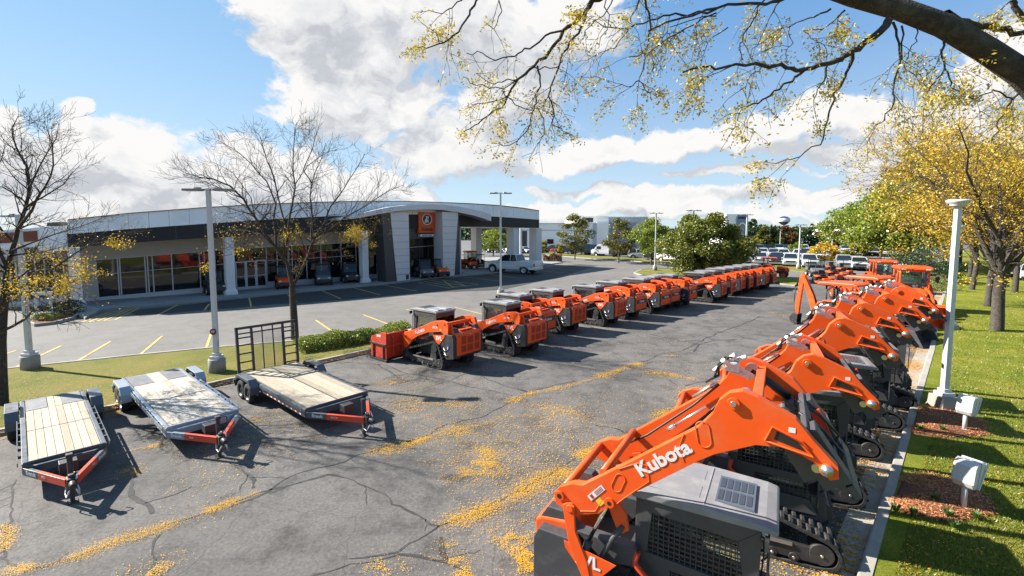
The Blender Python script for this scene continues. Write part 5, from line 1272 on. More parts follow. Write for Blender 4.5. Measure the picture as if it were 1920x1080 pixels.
mb = MB(); mb.add([C_ + n3 * .05 + t3 * .01, C_ + t3 * 1.0 + n3 * .15, Bq + t3 * .25 + n3 * .15, Bq + t3 * .01 + n3 * .05, C_ + n3 * 1.4 + t3 * .01, C_ + t3 * 1.0 + n3 * 1.4, Bq + t3 * .25 + n3 * 1.4, Bq + t3 * .01 + n3 * 1.4], [(0, 1, 2, 3), (7, 6, 5, 4), (0, 3, 7, 4), (1, 5, 6, 2), (3, 2, 6, 7)]); mb.build('pier_cheek', M_dfr, B)
mb = MB(); vbar(mb, 764, 515, 524, -1.22, .35, .02); vbar(mb, 840, 508, 518, -1.22, .35, .02); mb.build('pier_lamp', M_blk, B)
# sign
p, t = hit(799.5, 416, .0); n = Vector((-t.y, t.x)); n3 = Vector((n.x, n.y, 0)); t3 = Vector((t.x, t.y, 0))
zt, zb = HT(p.y, 398), HT(p.y, 436.5); pl, _ = hit(784.5, 416, 0); pr, _ = hit(815, 416, 0); w = (pr - pl).length; hs = zt - zb
SG = empty('showroom_sign', (0, 0, 0), 0, 'orange square sign with round emblem on the dark portal wall', 'sign')
Mx = frameM((p.x - n.x * .1, p.y - n.y * .1, (zt + zb) / 2), t3, (0, 0, 1))
mb = MB(); mb.box(-w / 2, w / 2, -hs / 2, hs / 2, -.35, 0, M=Mx); mb.build('panel', mat('sign_orange', (.80, .10, .01), .4), SG, bevel=.03)
mb = MB(); cy_ = hs * .16; seg = 40; r0, r1 = hs * .235, hs * .275
vs = []; [vs.extend([(r0 * 1.12 * math.cos(2 * math.pi * k / seg), cy_ + r0 * math.sin(2 * math.pi * k / seg), .02), (r1 * 1.12 * math.cos(2 * math.pi * k / seg), cy_ + r1 * math.sin(2 * math.pi * k / seg), .02)]) for k in range(seg)]
mb.add(vs, [(2 * k, 2 * k + 1, (2 * k + 3) % (2 * seg), (2 * k + 2) % (2 * seg)) for k in range(seg)], 0, False, Mx); mb.build('emblem_ring', M_wht, SG, recalc=False)
mb = MB(); mb.add([(r0 * 1.0 * 1.12 * math.cos(2 * math.pi * k / seg), cy_ + r0 * math.sin(2 * math.pi * k / seg), .012) for k in range(seg)], [tuple(range(seg))], 0, False, Mx); mb.build('emblem_disc', mat('emblem_dark', (.10, .02, .01), .5), SG, recalc=False)
q = hs * .26
mb = MB()
for P_ in ([(-.30, -.62), (-.02, -.62), (.05, -.20), (.10, -.62), (.38, -.62), (.22, -.10), (.02, .10), (.02, .62), (-.35, .55), (-.18, .30)], [(.05, .62), (.42, .55), (.30, .05), (.10, .22)], [(-.62, -.62), (-.36, -.62), (-.20, .0), (-.38, .1)]):
    mb.add([(a * q * 1.05, cy_ + b * q, .024) for a, b in P_], [tuple(range(len(P_)))], 0, False, Mx)
mb.build('emblem', M_wht, SG, recalc=False)
text('Kubota', hs * .235, Mx @ Matrix.Translation((0, -hs * .33, .01)), mat('black_lettering', (.02, .018, .018), .5), SG, bold=.03, spacing=1.0)
pz = HT(p.y, 441.3)
DS = empty('dealer_name_sign', (0, 0, 0), 0, 'narrow white name strip below the orange showroom sign', 'sign'); Mx = frameM((p.x - n.x * .08, p.y - n.y * .08, pz), t3, (0, 0, 1))
mb = MB(); mb.box(-w * .41, w * .41, -.13, .13, -.38, 0, M=Mx); mb.build('panel', M_wht, DS, bevel=.01); text('NIEZEN LEASER', .19, Mx @ Matrix.Translation((0, 0, .006)), MATS['black_lettering'], DS, bold=.03)
# annex on the left
AX = empty('annex_building', (0, 0, 0)); tag(AX, 'low white annex with rust red panels at the far left', 'building')
_B = B; B = AX
ATX = [(-40, 436, 486), (0, 432.5, 481.5), (60, 428, 475.5), (88, 425.5, 472.5), (126, 423, 469)]
strip('fascia', ATX, .2, .3, M_fas, AX); deckstrip('roof', ATX, 1, .5, 14, -.1, MATS['roof_membrane'])
strip('rust_panel', [(-40, 440, 459), (70, 432.5, 452)], .12, .07, mat('rust_red_panel', (.28, .07, .03), .6, var=.3, vscale=1.5), AX); strip('dark_vent', [(-40, 474, 482), (70, 463, 472)], .12, .07, M_dfr, AX)
strip('wall', [(-40, 484, -0.0), (0, 480, -0.0), (60, 474, -0.0), (126, 467, -0.0), (150, 466, -.0)], 3.4, .3, mat('lilac_grey_stucco', (.36, .34, .36), .85, var=.06), AX)
for x0, x1 in ((8, 32), (50, 120)):
    f = strip('window', [(x0, interp(ATX, max(x0, 0), 2) + 15, interp([(0, 568), (126, 553)], x0, 1)), (x1, interp(ATX, x1, 2) + 12, interp([(0, 568), (126, 553)], x1, 1))], 3.34, .1, mat('bronze_glass', (.05, .022, .014), .06, spec=.7), AX)
    mb = MB(); k = max(2, int((x1 - x0) / 17))
    for i in range(k + 1): x = x0 + (x1 - x0) * i / k; vbar(mb, x, interp(ATX, max(x, 0), 2) + 13, interp([(0, 568), (126, 553)], x, 1), 3.30, .09, .05)
    mb.build('window_mullion', M_frame, AX)
    for j in range(5): u = j / 4; strip('window_bar', [(x, (interp(ATX, max(x, 0), 2) + 14) * (1 - u) + interp([(0, 568), (126, 553)], x, 1) * u - .4, (interp(ATX, max(x, 0), 2) + 14) * (1 - u) + interp([(0, 568), (126, 553)], x, 1) * u + .6) for x in (x0, x1)], 3.31, .05, M_frame, AX)
strip('plinth', [(-40, 574, -0.0), (0, 570, -0.0), (126, 554, -.0)], 3.28, .1, M_wcol, AX)
strip('roof_unit', [(88, 417.5, 424.5), (113, 416, 423)], 2.5, 2.5, M_dfr, AX)
B = _B
# white info board on two posts by the planter
p = G(84, 603); IB = empty('info_board', (p.x, p.y, 0), rad(42), 'small white board on two posts in the left planter', 'sign')
mb = MB(); mb.box(-.42, .42, -.04, .04, 1.55, 1.72); mb.build('board', M_wht, IB, bevel=.01)
for s in (1, -1): mb = MB(); mb.box(s * .3 - .07, s * .3 + .07, -.06, .06, 0, 1.55); mb.build('post', M_pole, IB)
slab("planter_bed", xy([(57, 606), (70, 596), (100, 588), (140, 584), (152, 586), (135, 598), (100, 607), (70, 611)]), -.2, .13, M_mulch)
kerb('planter_kerb', xy([(150, 587), (135, 599), (100, 608), (70, 612), (55, 606), (68, 596)])[::-1], .14, .16)
# ------------------------------------------------------------------ trees
def barkmat(name, a, b):
    return mat(name, a, .9, var=.35, vscale=14, bump=1.6, bscale=38, dirt=(b, 6, .7), spec=.2)
M_bark = barkmat('locust_bark', (.070, .058, .048), (.16, .14, .11)); M_barkg = barkmat('grey_bark', (.085, .074, .062), (.18, .16, .13))
M_ly = leafmat('yellow_locust_leaves', [(.80, .46, .015), (.95, .62, .03), (.62, .44, .03), (.42, .38, .04), (.90, .46, .012)], .4)
M_lyg = leafmat('yellow_green_leaves', [(.42, .36, .03), (.30, .34, .04), (.52, .42, .03), (.22, .28, .03)], .4)
M_lov = leafmat('branch_leaves', [(.60, .48, .06), (.42, .42, .06), (.90, .58, .04), (.24, .26, .04), (1.0, .62, .03)], .45)
M_lg = leafmat('green_leaves', [(.055, .11, .018), (.09, .17, .022), (.15, .22, .03), (.035, .075, .014)], .3)
M_lgb = leafmat('bright_green_leaves', [(.17, .25, .018), (.25, .33, .022), (.34, .37, .03), (.11, .17, .015)], .35)
M_lgo = leafmat('turning_green_leaves', [(.10, .14, .02), (.19, .22, .025), (.30, .24, .03), (.06, .09, .015), (.24, .14, .025)], .3)
M_lgm = leafmat('mixed_green_leaves', [(.08, .15, .018), (.16, .22, .02), (.34, .32, .03), (.055, .10, .014), (.30, .22, .02)], .3)
M_lgd = leafmat('dark_green_leaves', [(.025, .055, .014), (.04, .085, .02), (.06, .11, .02)], .2)
M_lr = leafmat('rusty_leaves', [(.20, .065, .02), (.30, .10, .02), (.13, .05, .02), (.25, .15, .03)], .3)
M_lh = leafmat('hedge_leaves', [(.13, .20, .02), (.26, .33, .035), (.42, .44, .06), (.07, .11, .015)], .3)
class Tree:
    def __init__(s, seed): s.r = random.Random(seed); s.mb = MB(); s.tips = []; s.nodes = []
    def limb(s, pts, r0, r1, seg=6):
        n = len(pts); s.mb.tube(pts, [r0 + (r1 - r0) * (i / (n - 1)) ** .8 for i in range(n)], seg, cap=False)
    def grow(s, p, d, L, r, lvl, droop=0.0, minr=.004, spread=.6, up=.0, kids=3, keep=.8):
        n = 4; pts = [p.copy()]; q = p.copy(); d = d.normalized()
        for i in range(n):
            d = (d + Vector((s.r.gauss(0, .16), s.r.gauss(0, .16), s.r.gauss(0, .13) + up * .12 - droop * .1))).normalized(); q = q + d * L / n; pts.append(q.copy())
        s.limb(pts, r, max(r * .55, minr), 5 if r > .03 else 3 if r < .012 else 4)
        if lvl <= 0: s.tips += [(pts[k], d.copy()) for k in (1, 2, 3, 4)]; return
        for k in range(kids):
            t = s.r.uniform(.3, 1.0); i = min(n - 1, int(t * n)); b = pts[i].lerp(pts[i + 1], t * n - i)
            ax = d.cross(Vector((s.r.gauss(0, 1), s.r.gauss(0, 1), s.r.gauss(0, 1)))).normalized(); nd = (Matrix.Rotation(s.r.uniform(.45, 1.0) * spread / .6, 3, ax) @ d)
            s.grow(b, nd, L * s.r.uniform(.5, .78), max(r * s.r.uniform(.4, .6), minr), lvl - 1, droop, minr, spread, up, kids, keep)
        s.grow(pts[-1], d, L * .7, max(r * .55, minr), lvl - 1, droop, minr, spread, up, kids, keep)
    def done(s, name, loc, label, group, bark, cat='tree'):
        root = empty(name, loc, 0, label, cat, group); t = s.mb.build('trunk', bark, root, recalc=False); t.location = -Vector(loc); return root
def leaves_at(tips, n, spread, size, seed, cond=None, asp=.4):
    L = Leaves(); r = random.Random(seed)
    for (p, d) in tips:
        if cond and not cond(p, r): continue
        for _ in range(n): L.q(p + Vector((r.gauss(0, spread), r.gauss(0, spread), r.gauss(0, spread * .7))), size * r.uniform(.6, 1.3), False, asp)
    return L
def attach(L, name, m, root):
    o = L.build(name, m, root); o.location = -Vector(root.location); return o

# bare tree by the hedge: limbs follow the photo, each at its own depth
def tr(l, sc, ox, oy): return [(ox + sc * x, oy + sc * y) for x, y in l]
base = G(553, 637)
T = Tree(3); Y0 = base.y
def limbpx(T, pts, d0, d1, r0, r1, Y0, seg=7, twigs=4, tl=1.0, lvl=2, up=.4, droop=0, minr=.006, kids=3, keep=None):
    n = len(pts); P = []
    for i, (x, y) in enumerate(pts): P.append(AT(x, y, Y0 + d0 + (d1 - d0) * (i / (n - 1)) ** 1.2))
    # soften
    Q = [P[0]]
    for a, b in zip(P, P[1:]): Q += [a.lerp(b, .5) + Vector((R.gauss(0, .015), R.gauss(0, .03), R.gauss(0, .015))) * (b - a).length, b]
    T.limb(Q, r0, r1, seg)
    for k in range(2, len(Q)):
        f = k / len(Q); rr = r0 + (r1 - r0) * f
        for _ in range(twigs if f > .35 else max(1, twigs - 2)):
            if keep and not keep(Q[k]): continue
            d = (Q[k] - Q[k - 1]).normalized(); ax = d.cross(Vector((T.r.gauss(0, 1), T.r.gauss(0, 1), T.r.gauss(0, 1)))).normalized()
            nd = Matrix.Rotation(T.r.uniform(.5, 1.15), 3, ax) @ d; b = Q[k - 1].lerp(Q[k], T.r.random()); T.grow(b, nd, tl * T.r.uniform(.5, 1.0) * (1.1 - .45 * f), max(minr, rr * .45), lvl, droop, minr, .6, up, kids)
    return Q
c4 = lambda l: tr(l, .4259, 330, 200)
T.limb([base - Vector((0, 0, .1)), AT(551.5, 600, Y0), AT(549, 560, Y0), AT(548, 537, Y0)], .19, .135, 10)
for l, d1, r0 in [([(512, 790), (490, 690), (440, 620), (390, 560), (350, 490), (300, 410), (240, 350), (170, 320), (100, 310), (40, 292)], -2.6, .11), ([(440, 620), (430, 500), (440, 430), (400, 330), (330, 250), (260, 190), (185, 148)], 1.6, .07),
                  ([(485, 655), (495, 530), (510, 440), (525, 350), (515, 240), (520, 150), (530, 75)], -.6, .075), ([(478, 650), (480, 520), (450, 400), (420, 280), (390, 200), (370, 130), (340, 95)], 2.2, .06), ([(512, 790), (545, 740), (580, 660), (600, 600), (600, 500), (590, 400), (600, 330), (640, 230), (660, 160)], 1.8, .10),
                  ([(600, 600), (650, 520), (680, 440), (740, 360), (790, 280), (830, 210)], 2.8, .065), ([(600, 580), (680, 540), (740, 490), (830, 440), (920, 380), (1000, 345)], -2.0, .06), ([(585, 650), (640, 635), (720, 630), (800, 600), (880, 560)], 1.0, .04), ([(470, 665), (400, 620), (300, 640), (200, 660)], -1.5, .035),
                  ([(450, 610), (370, 560), (280, 540), (170, 555)], 1.5, .035), ([(350, 490), (330, 400), (250, 290), (150, 240)], 2.4, .04), ([(600, 340), (560, 280), (600, 190), (620, 110)], -2.2, .035), ([(740, 490), (800, 500), (880, 490)], 2.0, .03), ([(520, 350), (580, 260), (690, 190)], 2.6, .03), ([(420, 600), (330, 520), (210, 480)], 2.5, .03)]:
    limbpx(T, c4(l), 0, d1, r0 * .85, .010, Y0, 6, 3, 1.15, 2, .5, minr=.0048, kids=2)
root = T.done('honey_locust_tree', tuple(base), 'nearly bare autumn tree at the end of the hedge, a few yellow leaves low down', None, M_bark)
lo = [t for t in T.tips if t[0].z < 6.6]
sel = []
for k, c in enumerate([(640, 440, 1), (700, 455, 1), (715, 480, 1), (700, 500, 1.2), (655, 445, 1), (560, 445, 1), (380, 490, 1), (440, 500, .8), (595, 500, 1), (560, 425, .6), (480, 470, .6), (330, 440, .5), (740, 430, 1), (760, 460, .8)]):
    cpt = AT(c[0], c[1], Y0 + R.uniform(-1.5, 1.5)); sel.append((cpt, c[2]))
L = Leaves()
for p, d in T.tips:
    dd = min(((Vector((p.x, p.z)) - Vector((c.x, c.z))).length / w) for c, w in sel)
    n = 7 if dd < .26 else 3 if dd < .5 else 1 if p.z < 6.2 and R.random() < .3 else 0
    for _ in range(n): L.q(p + Vector((R.gauss(0, .10), R.gauss(0, .10), R.gauss(0, .07))), R.uniform(.04, .085), False, .45)
attach(L, 'crown', M_ly, root)
# left tree, trunk leaning in from the frame edge
base = G(4, 765); Y0 = base.y; T = Tree(5)
c7 = lambda l: tr(l, .2222, 0, 380); c6 = lambda l: tr(l, .3518, 0, 180)
T.limb([base - Vector((0, 0, .1)), AT(2, 700, Y0), AT(1, 640, Y0), AT(4, 590, Y0), AT(8, 555, Y0)], .15, .11, 9)
for l, d1, r0 in [([(8, 555), (12, 510), (22, 470), (33, 430), (48, 390), (56, 350), (50, 310), (30, 275), (22, 240), (35, 215)], .6, .10), ([(33, 430), (60, 395), (85, 350), (100, 310), (98, 270), (86, 235)], -1.0, .05), ([(48, 390), (80, 370), (120, 345), (150, 310)], 1.2, .04),
                  ([(12, 500), (-10, 440), (-20, 380), (-10, 320), (10, 270)], -.8, .06), ([(11, 556), (30, 552), (49, 548), (89, 541), (124, 538), (155, 540)], -1.0, .045), ([(14, 558), (44, 535), (89, 512), (142, 474), (178, 453), (220, 436)], .8, .05),
                  ([(18, 545), (60, 500), (92, 478), (130, 470)], 1.4, .035), ([(0, 622), (44, 600), (60, 582), (89, 583), (110, 575)], -1.2, .05), ([(22, 470), (60, 455), (100, 440), (150, 425), (200, 405)], .9, .035), ([(20, 480), (-10, 460), (-60, 420)], 1.0, .05), ([(56, 350), (75, 310), (105, 260), (110, 230)], 1.2, .03)]:
    limbpx(T, l, 0, d1, r0 * .9, .007, Y0, 6, 3, .8, 2, .3, minr=.0034, kids=2)
root = T.done('honey_locust_tree', tuple(base), 'thin leaning tree at the far left edge, bare above with yellow leaves below', None, M_bark)
sel = [(AT(x, y, Y0 + R.uniform(-1, 1)), w) for x, y, w in [(15, 500, .8), (25, 540, .9), (100, 475, .6), (95, 525, .6), (115, 535, .5), (165, 505, .6), (185, 520, .6), (190, 530, .5), (170, 535, .5), (240, 505, .5), (205, 455, .4), (25, 600, .4)]]
L = Leaves()
for p, d in T.tips:
    dd = min(((Vector((p.x, p.z)) - Vector((c.x, c.z))).length / w) for c, w in sel)
    n = 5 if dd < .34 else 1 if dd < .6 else 1 if p.z < 6 and R.random() < .15 else 0
    for _ in range(n): L.q(p + Vector((R.gauss(0, .08), R.gauss(0, .08), R.gauss(0, .05))), R.uniform(.03, .075), False, .45)
attach(L, 'crown', M_ly, root)

# big overhanging tree: its trunk stands just right of the frame, the limb crosses the top right corner
T = Tree(11); Y5 = 5.0
tb = Vector((7.6, 4.2, .1))
limb = [tb, Vector((7.5, 4.25, 2.5)), Vector((7.3, 4.4, 4.6)), AT(2150, 420, 4.7), AT(2020, 245, 4.9), AT(1920, 141, 5), AT(1850, 94, 5.05), AT(1770, 48, 5.1), AT(1690, 18, 5.2), AT(1600, -6, 5.3), AT(1500, -40, 5.4), AT(1380, -110, 5.5), AT(1250, -130, 5.6), AT(1120, -130, 5.7), AT(980, -110, 5.8)]
T.mb.tube(limb, [.24, .20, .17, .15, .135, .125, .118, .112, .105, .098, .088, .075, .06, .045, .03], 14, cap=False)
T.mb.tube([limb[3], AT(2200, 150, 4.4), AT(2100, -100, 4.2), AT(1950, -400, 4.0)], [.16, .14, .1, .05], 10, cap=False)
cB = lambda l: tr(l, .3021, 760, 0); cR = lambda l: tr(l, .3229, 1300, 0)
SEG = [
 (cR([(1130, 120), (1040, 220), (930, 290), (860, 345), (780, 370), (650, 400), (540, 395), (400, 380), (250, 372), (100, 385), (-60, 420)]), .042, .010, 5.1, 4.7), (cR([(650, 400), (590, 445), (500, 520), (420, 570), (350, 600), (280, 640), (255, 700)]), .016, .005, 5.0, 4.6),
 (cR([(925, 310), (900, 400), (870, 470), (820, 580), (780, 700), (740, 840), (620, 910), (480, 950)]), .017, .005, 5.1, 5.3), (cR([(1160, 130), (1195, 250), (1190, 400), (1170, 580), (1110, 700), (1060, 722)]), .014, .005, 5.1, 5.5), (cR([(1460, 210), (1440, 300), (1460, 400), (1500, 480), (1560, 560), (1640, 580)]), .013, .005, 5.1, 4.8),
 (cR([(1460, 400), (1410, 460), (1370, 520), (1345, 590)]), .009, .004, 4.9, 4.7), (cR([(1210, 150), (1210, 310), (1280, 430), (1350, 500)]), .010, .004, 5.1, 5.5), (cR([(780, 375), (760, 470), (720, 520), (700, 600)]), .009, .004, 5.0, 5.2), (cR([(880, 60), (830, 110), (750, 170), (640, 180)]), .010, .004, 5.2, 5.6), (cR([(1300, 170), (1300, 240), (1250, 330)]), .007, .004, 5.1, 5.0),
 (cR([(800, 50), (700, 100), (600, 130), (480, 180), (380, 260)]), .011, .004, 5.2, 5.7), (cR([(560, -40), (500, 10), (450, 90), (400, 200), (330, 330)]), .010, .004, 5.3, 5.6), (cR([(430, -40), (370, 80), (290, 200), (270, 290), (290, 350)]), .011, .004, 5.4, 5.2),
 (cR([(1470, 80), (1590, 130), (1700, 150), (1830, 165), (1960, 215)]), .045, .03, 5.2, 5.9), (cR([(1920, 515), (1870, 560), (1820, 620), (1760, 730), (1730, 830)]), .018, .006, 5.4, 5.7), (cR([(1850, 570), (1790, 540), (1740, 520), (1640, 575), (1560, 560), (1430, 545)]), .010, .004, 5.5, 5.2), (cR([(1850, 0), (1880, 60), (1930, 120)]), .03, .03, 5.6, 5.6), (cR([(1850, 10), (1780, 60), (1720, 90)]), .008, .004, 5.6, 5.5),
 (cR([(640, -60), (500, 5), (380, 20), (200, 25), (0, 90), (-160, 130), (-260, 180)]), .022, .009, 5.4, 5.2),
 ([(1250, -125)] + cB([(1290, -60), (1165, 0), (1080, 110), (980, 190), (900, 310), (800, 410), (700, 490), (640, 590), (600, 670), (480, 740), (400, 800), (340, 830)]), .040, .005, 5.6, 5.8), (cB([(1260, -60), (1150, 0), (1090, 170), (1020, 260), (960, 390), (900, 540), (890, 600), (920, 680), (910, 770), (975, 800)]), .020, .005, 5.6, 5.4),
 (cB([(980, 190), (870, 220), (740, 300), (680, 350), (560, 375), (480, 330), (380, 330)]), .014, .005, 5.6, 5.9), (cB([(820, 410), (835, 500), (815, 640), (785, 700), (750, 820), (650, 900), (540, 890)]), .013, .004, 5.7, 5.5), (cB([(815, 660), (860, 740), (865, 830), (820, 890)]), .008, .004, 5.6, 5.5), (cB([(700, 490), (600, 510), (540, 520), (440, 455)]), .009, .004, 5.7, 6.0),
 (cB([(640, 590), (540, 630), (410, 650)]), .008, .004, 5.7, 5.9), (cB([(800, 415), (900, 425), (950, 410)]), .008, .006, 5.7, 5.5), (cB([(700, 490), (560, 540), (440, 530), (360, 480)]), .008, .004, 5.7, 5.4), (cB([(600, 560), (680, 650), (785, 685)]), .007, .005, 5.7, 5.6),
 ([(1000, -120)] + cB([(600, -120), (440, 0), (400, 90), (330, 200), (240, 265), (130, 300), (70, 290)]), .020, .005, 5.8, 5.6), (cB([(240, 265), (170, 190), (70, 110)]), .007, .003, 5.7, 5.8), (cB([(560, -160), (580, 0), (600, 70), (550, 180), (500, 140)]), .010, .004, 5.8, 5.9), (cB([(370, -40), (290, 50), (230, 85), (150, 65)]), .009, .004, 5.8, 5.6),
 ([(1200, -125)] + cB([(1480, -80), (1490, 0), (1520, 140), (1510, 270), (1480, 400), (1450, 500), (1520, 580)]), .018, .004, 5.5, 5.3), (cB([(1450, 500), (1380, 540), (1240, 540)]), .007, .003, 5.4, 5.2), (cB([(1930, 55), (1750, 100), (1640, 95), (1520, 125), (1380, 180), (1280, 170), (1180, 130)]), .014, .005, 5.4, 5.6), (cB([(1450, -40), (1450, 0), (1400, 150), (1300, 300), (1200, 330)]), .010, .004, 5.5, 5.7),
 (cB([(1300, -30), (1260, 50), (1150, 160), (1080, 260)]), .009, .004, 5.5, 5.5), (cB([(1250, -20), (1260, 150), (1200, 300)]), .008, .004, 5.5, 5.3), (cB([(1930, 80), (1800, 150), (1640, 230), (1510, 330), (1400, 350)]), .009, .004, 5.4, 5.1), (cB([(1930, 100), (1700, 150), (1540, 250)]), .007, .004, 5.4, 5.6), (cR([(400, 380), (330, 440), (300, 540)]), .007, .003, 5.0, 4.9),
 (cR([(250, 372), (120, 430), (20, 485)]), .007, .003, 4.9, 5.1), (cR([(200, 160), (120, 210), (30, 270)]), .007, .003, 5.3, 5.2), (cR([(560, 150), (580, 250), (540, 290), (540, 370)]), .006, .003, 5.4, 5.1), (cR([(640, 180), (720, 240), (780, 320)]), .006, .003, 5.5, 5.2)]
for pts, r0, r1, ya, yb in SEG:
    n = len(pts); P = [AT(x, y, ya + (yb - ya) * i / (n - 1)) for i, (x, y) in enumerate(pts)]; Q = [P[0]]
    for a, b in zip(P, P[1:]):
        l = (b - a).length; Q += [a.lerp(b, .33) + Vector((R.gauss(0, .05), R.gauss(0, .08), R.gauss(0, .05))) * l, a.lerp(b, .66) + Vector((R.gauss(0, .05), R.gauss(0, .08), R.gauss(0, .05))) * l, b]
    m = len(Q); T.mb.tube(Q, [r0 + (r1 - r0) * (i / (m - 1)) ** .7 for i in range(m)], 6, cap=False)
    for k in range(2, m):
        if T.r.random() < .36:
            d = (Q[k] - Q[k - 1]).normalized(); ax = d.cross(Vector((T.r.gauss(0, 1), T.r.gauss(0, 1), T.r.gauss(0, 1)))).normalized(); nd = Matrix.Rotation(T.r.uniform(.5, 1.2) * T.r.choice((-1, 1)), 3, ax) @ d; nd.z -= .25
            T.grow(Q[k].copy(), nd, T.r.uniform(.16, .38), .0042, 1, 1.0, .0024, .7, 0, 2)
    T.tips += [(q, Vector((0, 0, -1))) for q in Q[-3:]] * 2
root = T.done('honey_locust_tree', (7.6, 4.2, .1), 'large tree whose thick leaning limb and drooping twigs hang across the top of the photo', None, M_bark)
L = Leaves(); lr = random.Random(4)
for p, d in T.tips:
    cl = noise.noise(p * 2.3)
    if lr.random() < .60 + cl * .9:
        yy = 15 if cl > .12 else 7
        for _ in range(yy):
            q = p + Vector((lr.gauss(0, .045), lr.gauss(0, .05), lr.gauss(0, .035) - .02)); L.q(q, lr.uniform(.022, .052), False, .42)
attach(L, 'crown', M_lov, root)

# generic crowns
def crown_tree(name, x, y, h, w, seed, mleaf, label, group=None, bark=M_barkg, nleaf=5200, lsize=.2, bot=.28, gap=.0, clumps=46, trunk=.13, shape=1.0, z0=0, cat='tree', fill=.5):
    r = random.Random(seed); T = Tree(seed); b = Vector((x, y, z0)); zc = h * (bot + 1) / 2; hz = h * (1 - bot) / 2
    T.limb([b, b + Vector((0, 0, h * bot)), b + Vector((r.gauss(0, .1), r.gauss(0, .1), h * .62))], trunk, trunk * .55, 8)
    cl = []
    for k in range(clumps):
        u = Vector((r.gauss(0, 1), r.gauss(0, 1), r.gauss(0, 1))).normalized() * r.uniform(.45, 1.0) ** .6; f = 1.0 - .35 * max(0, u.z) * shape
        c = b + Vector((u.x * w / 2 * f, u.y * w / 2 * f, zc + u.z * hz)); cl.append((c, r.uniform(.13, .24) * w * .8))
        s = b + Vector((0, 0, h * r.uniform(bot * .8, .62))); T.limb([s, s.lerp(c, .5) + Vector((0, 0, -.04 * h)), c], trunk * .28, .012, 4)
    root = T.done(name, (x, y, z0), label, group, bark, cat); L = Leaves(); per = nleaf // clumps
    for c, cr in cl:
        for _ in range(int(per * r.uniform(.6, 1.4))):
            u = Vector((r.gauss(0, 1), r.gauss(0, 1), r.gauss(0, 1))).normalized() * (r.random() ** fill) * cr; u.z *= .62; L.q(c + u, lsize * r.uniform(.6, 1.35), False, .6)
    attach(L, 'crown', mleaf, root); return root
# the row of locusts on the right lawn
def locust(x, y, h, w, seed, label, leafn, grp='yellow locust trees on the right lawn', r0=.2, lv=3, m=None, fork=.26, ls=.085, clip=None):
    T = Tree(seed); b = Vector((x, y, .1)); r = T.r; tz = h * fork
    T.limb([b - Vector((0, 0, .2)), b + Vector((.02, 0, .25)), b + Vector((r.gauss(0, .08), r.gauss(0, .08), tz * .6)), b + Vector((r.gauss(0, .1), r.gauss(0, .1), tz))], r0 * 1.15, r0 * .8, 10)
    top = b + Vector((0, 0, tz))
    for k in range(7):
        a = k * 2.4 + r.uniform(-.4, .4); rad_ = w / 2 * r.uniform(.6, 1.0); e = r.uniform(.55, 1.0)
        P = [top - Vector((0, 0, r.uniform(0, tz * .25)))]
        for i in range(1, 7):
            t = i / 6; P.append(Vector((b.x + math.cos(a) * rad_ * t ** 1.15 + r.gauss(0, .12), b.y + math.sin(a) * rad_ * t ** 1.15 + r.gauss(0, .12), tz + (h - tz) * e * (t ** .8) + .1 * r.gauss(0, 1))))
        T.limb(P, r0 * .5, .02, 6)
        for i in range(1, 7):
            for _ in range(3):
                d = (P[i] - P[i - 1]).normalized(); ax = d.cross(Vector((r.gauss(0, 1), r.gauss(0, 1), r.gauss(0, 1)))).normalized(); nd = Matrix.Rotation(r.uniform(.5, 1.2), 3, ax) @ d
                T.grow(P[i - 1].lerp(P[i], r.random()), nd, w * .17 * r.uniform(.7, 1.2), .03 * (1.1 - i / 8), lv - 1, .1, .008, .6, .15, 3)
    root = T.done('honey_locust_tree', (x, y, .1), label, grp, M_barkg); L = Leaves()
    for p, d in T.tips:
        cl = noise.noise(p * .55) + .12
        if r.random() < .20 + cl * 1.9:
            for _ in range(leafn): L.q(p + Vector((r.gauss(0, .20), r.gauss(0, .20), r.gauss(0, .12))), ls * r.uniform(.7, 1.5), False, .5)
    attach(L, 'crown', m or M_ly, root); return root
p = G(1868, 624); locust(p.x, p.y, 12.2, 12.0, 21, 'yellow-leaved tree on the right lawn, the nearest whole trunk behind the tall disc-headed lamp post', 6, r0=.27, ls=.105)
p = G(1843, 578); locust(p.x + .3, p.y, 13, 12.5, 22, 'yellow-leaved tree just behind the nearest one on the right lawn', 6, ls=.13)
p = G(1822, 546); locust(p.x, p.y, 14, 13.5, 23, 'third yellow-leaved tree along the right lawn', 6, lv=2, ls=.20)
p = G(1818, 522); locust(p.x, p.y, 16, 14, 24, 'fourth yellow-leaved tree along the right lawn, with a greener crown', 8, lv=2, m=M_lyg, ls=.26)
p = G(1886, 540); locust(p.x, p.y, 14, 12, 25, 'slim yellow tree right of the nearest trunk, by the side road', 5, lv=2, ls=.22)
p = G(1902, 552); locust(p.x, p.y, 12, 11, 26, 'slim yellow tree at the right edge of the photo', 4, lv=2, ls=.2)
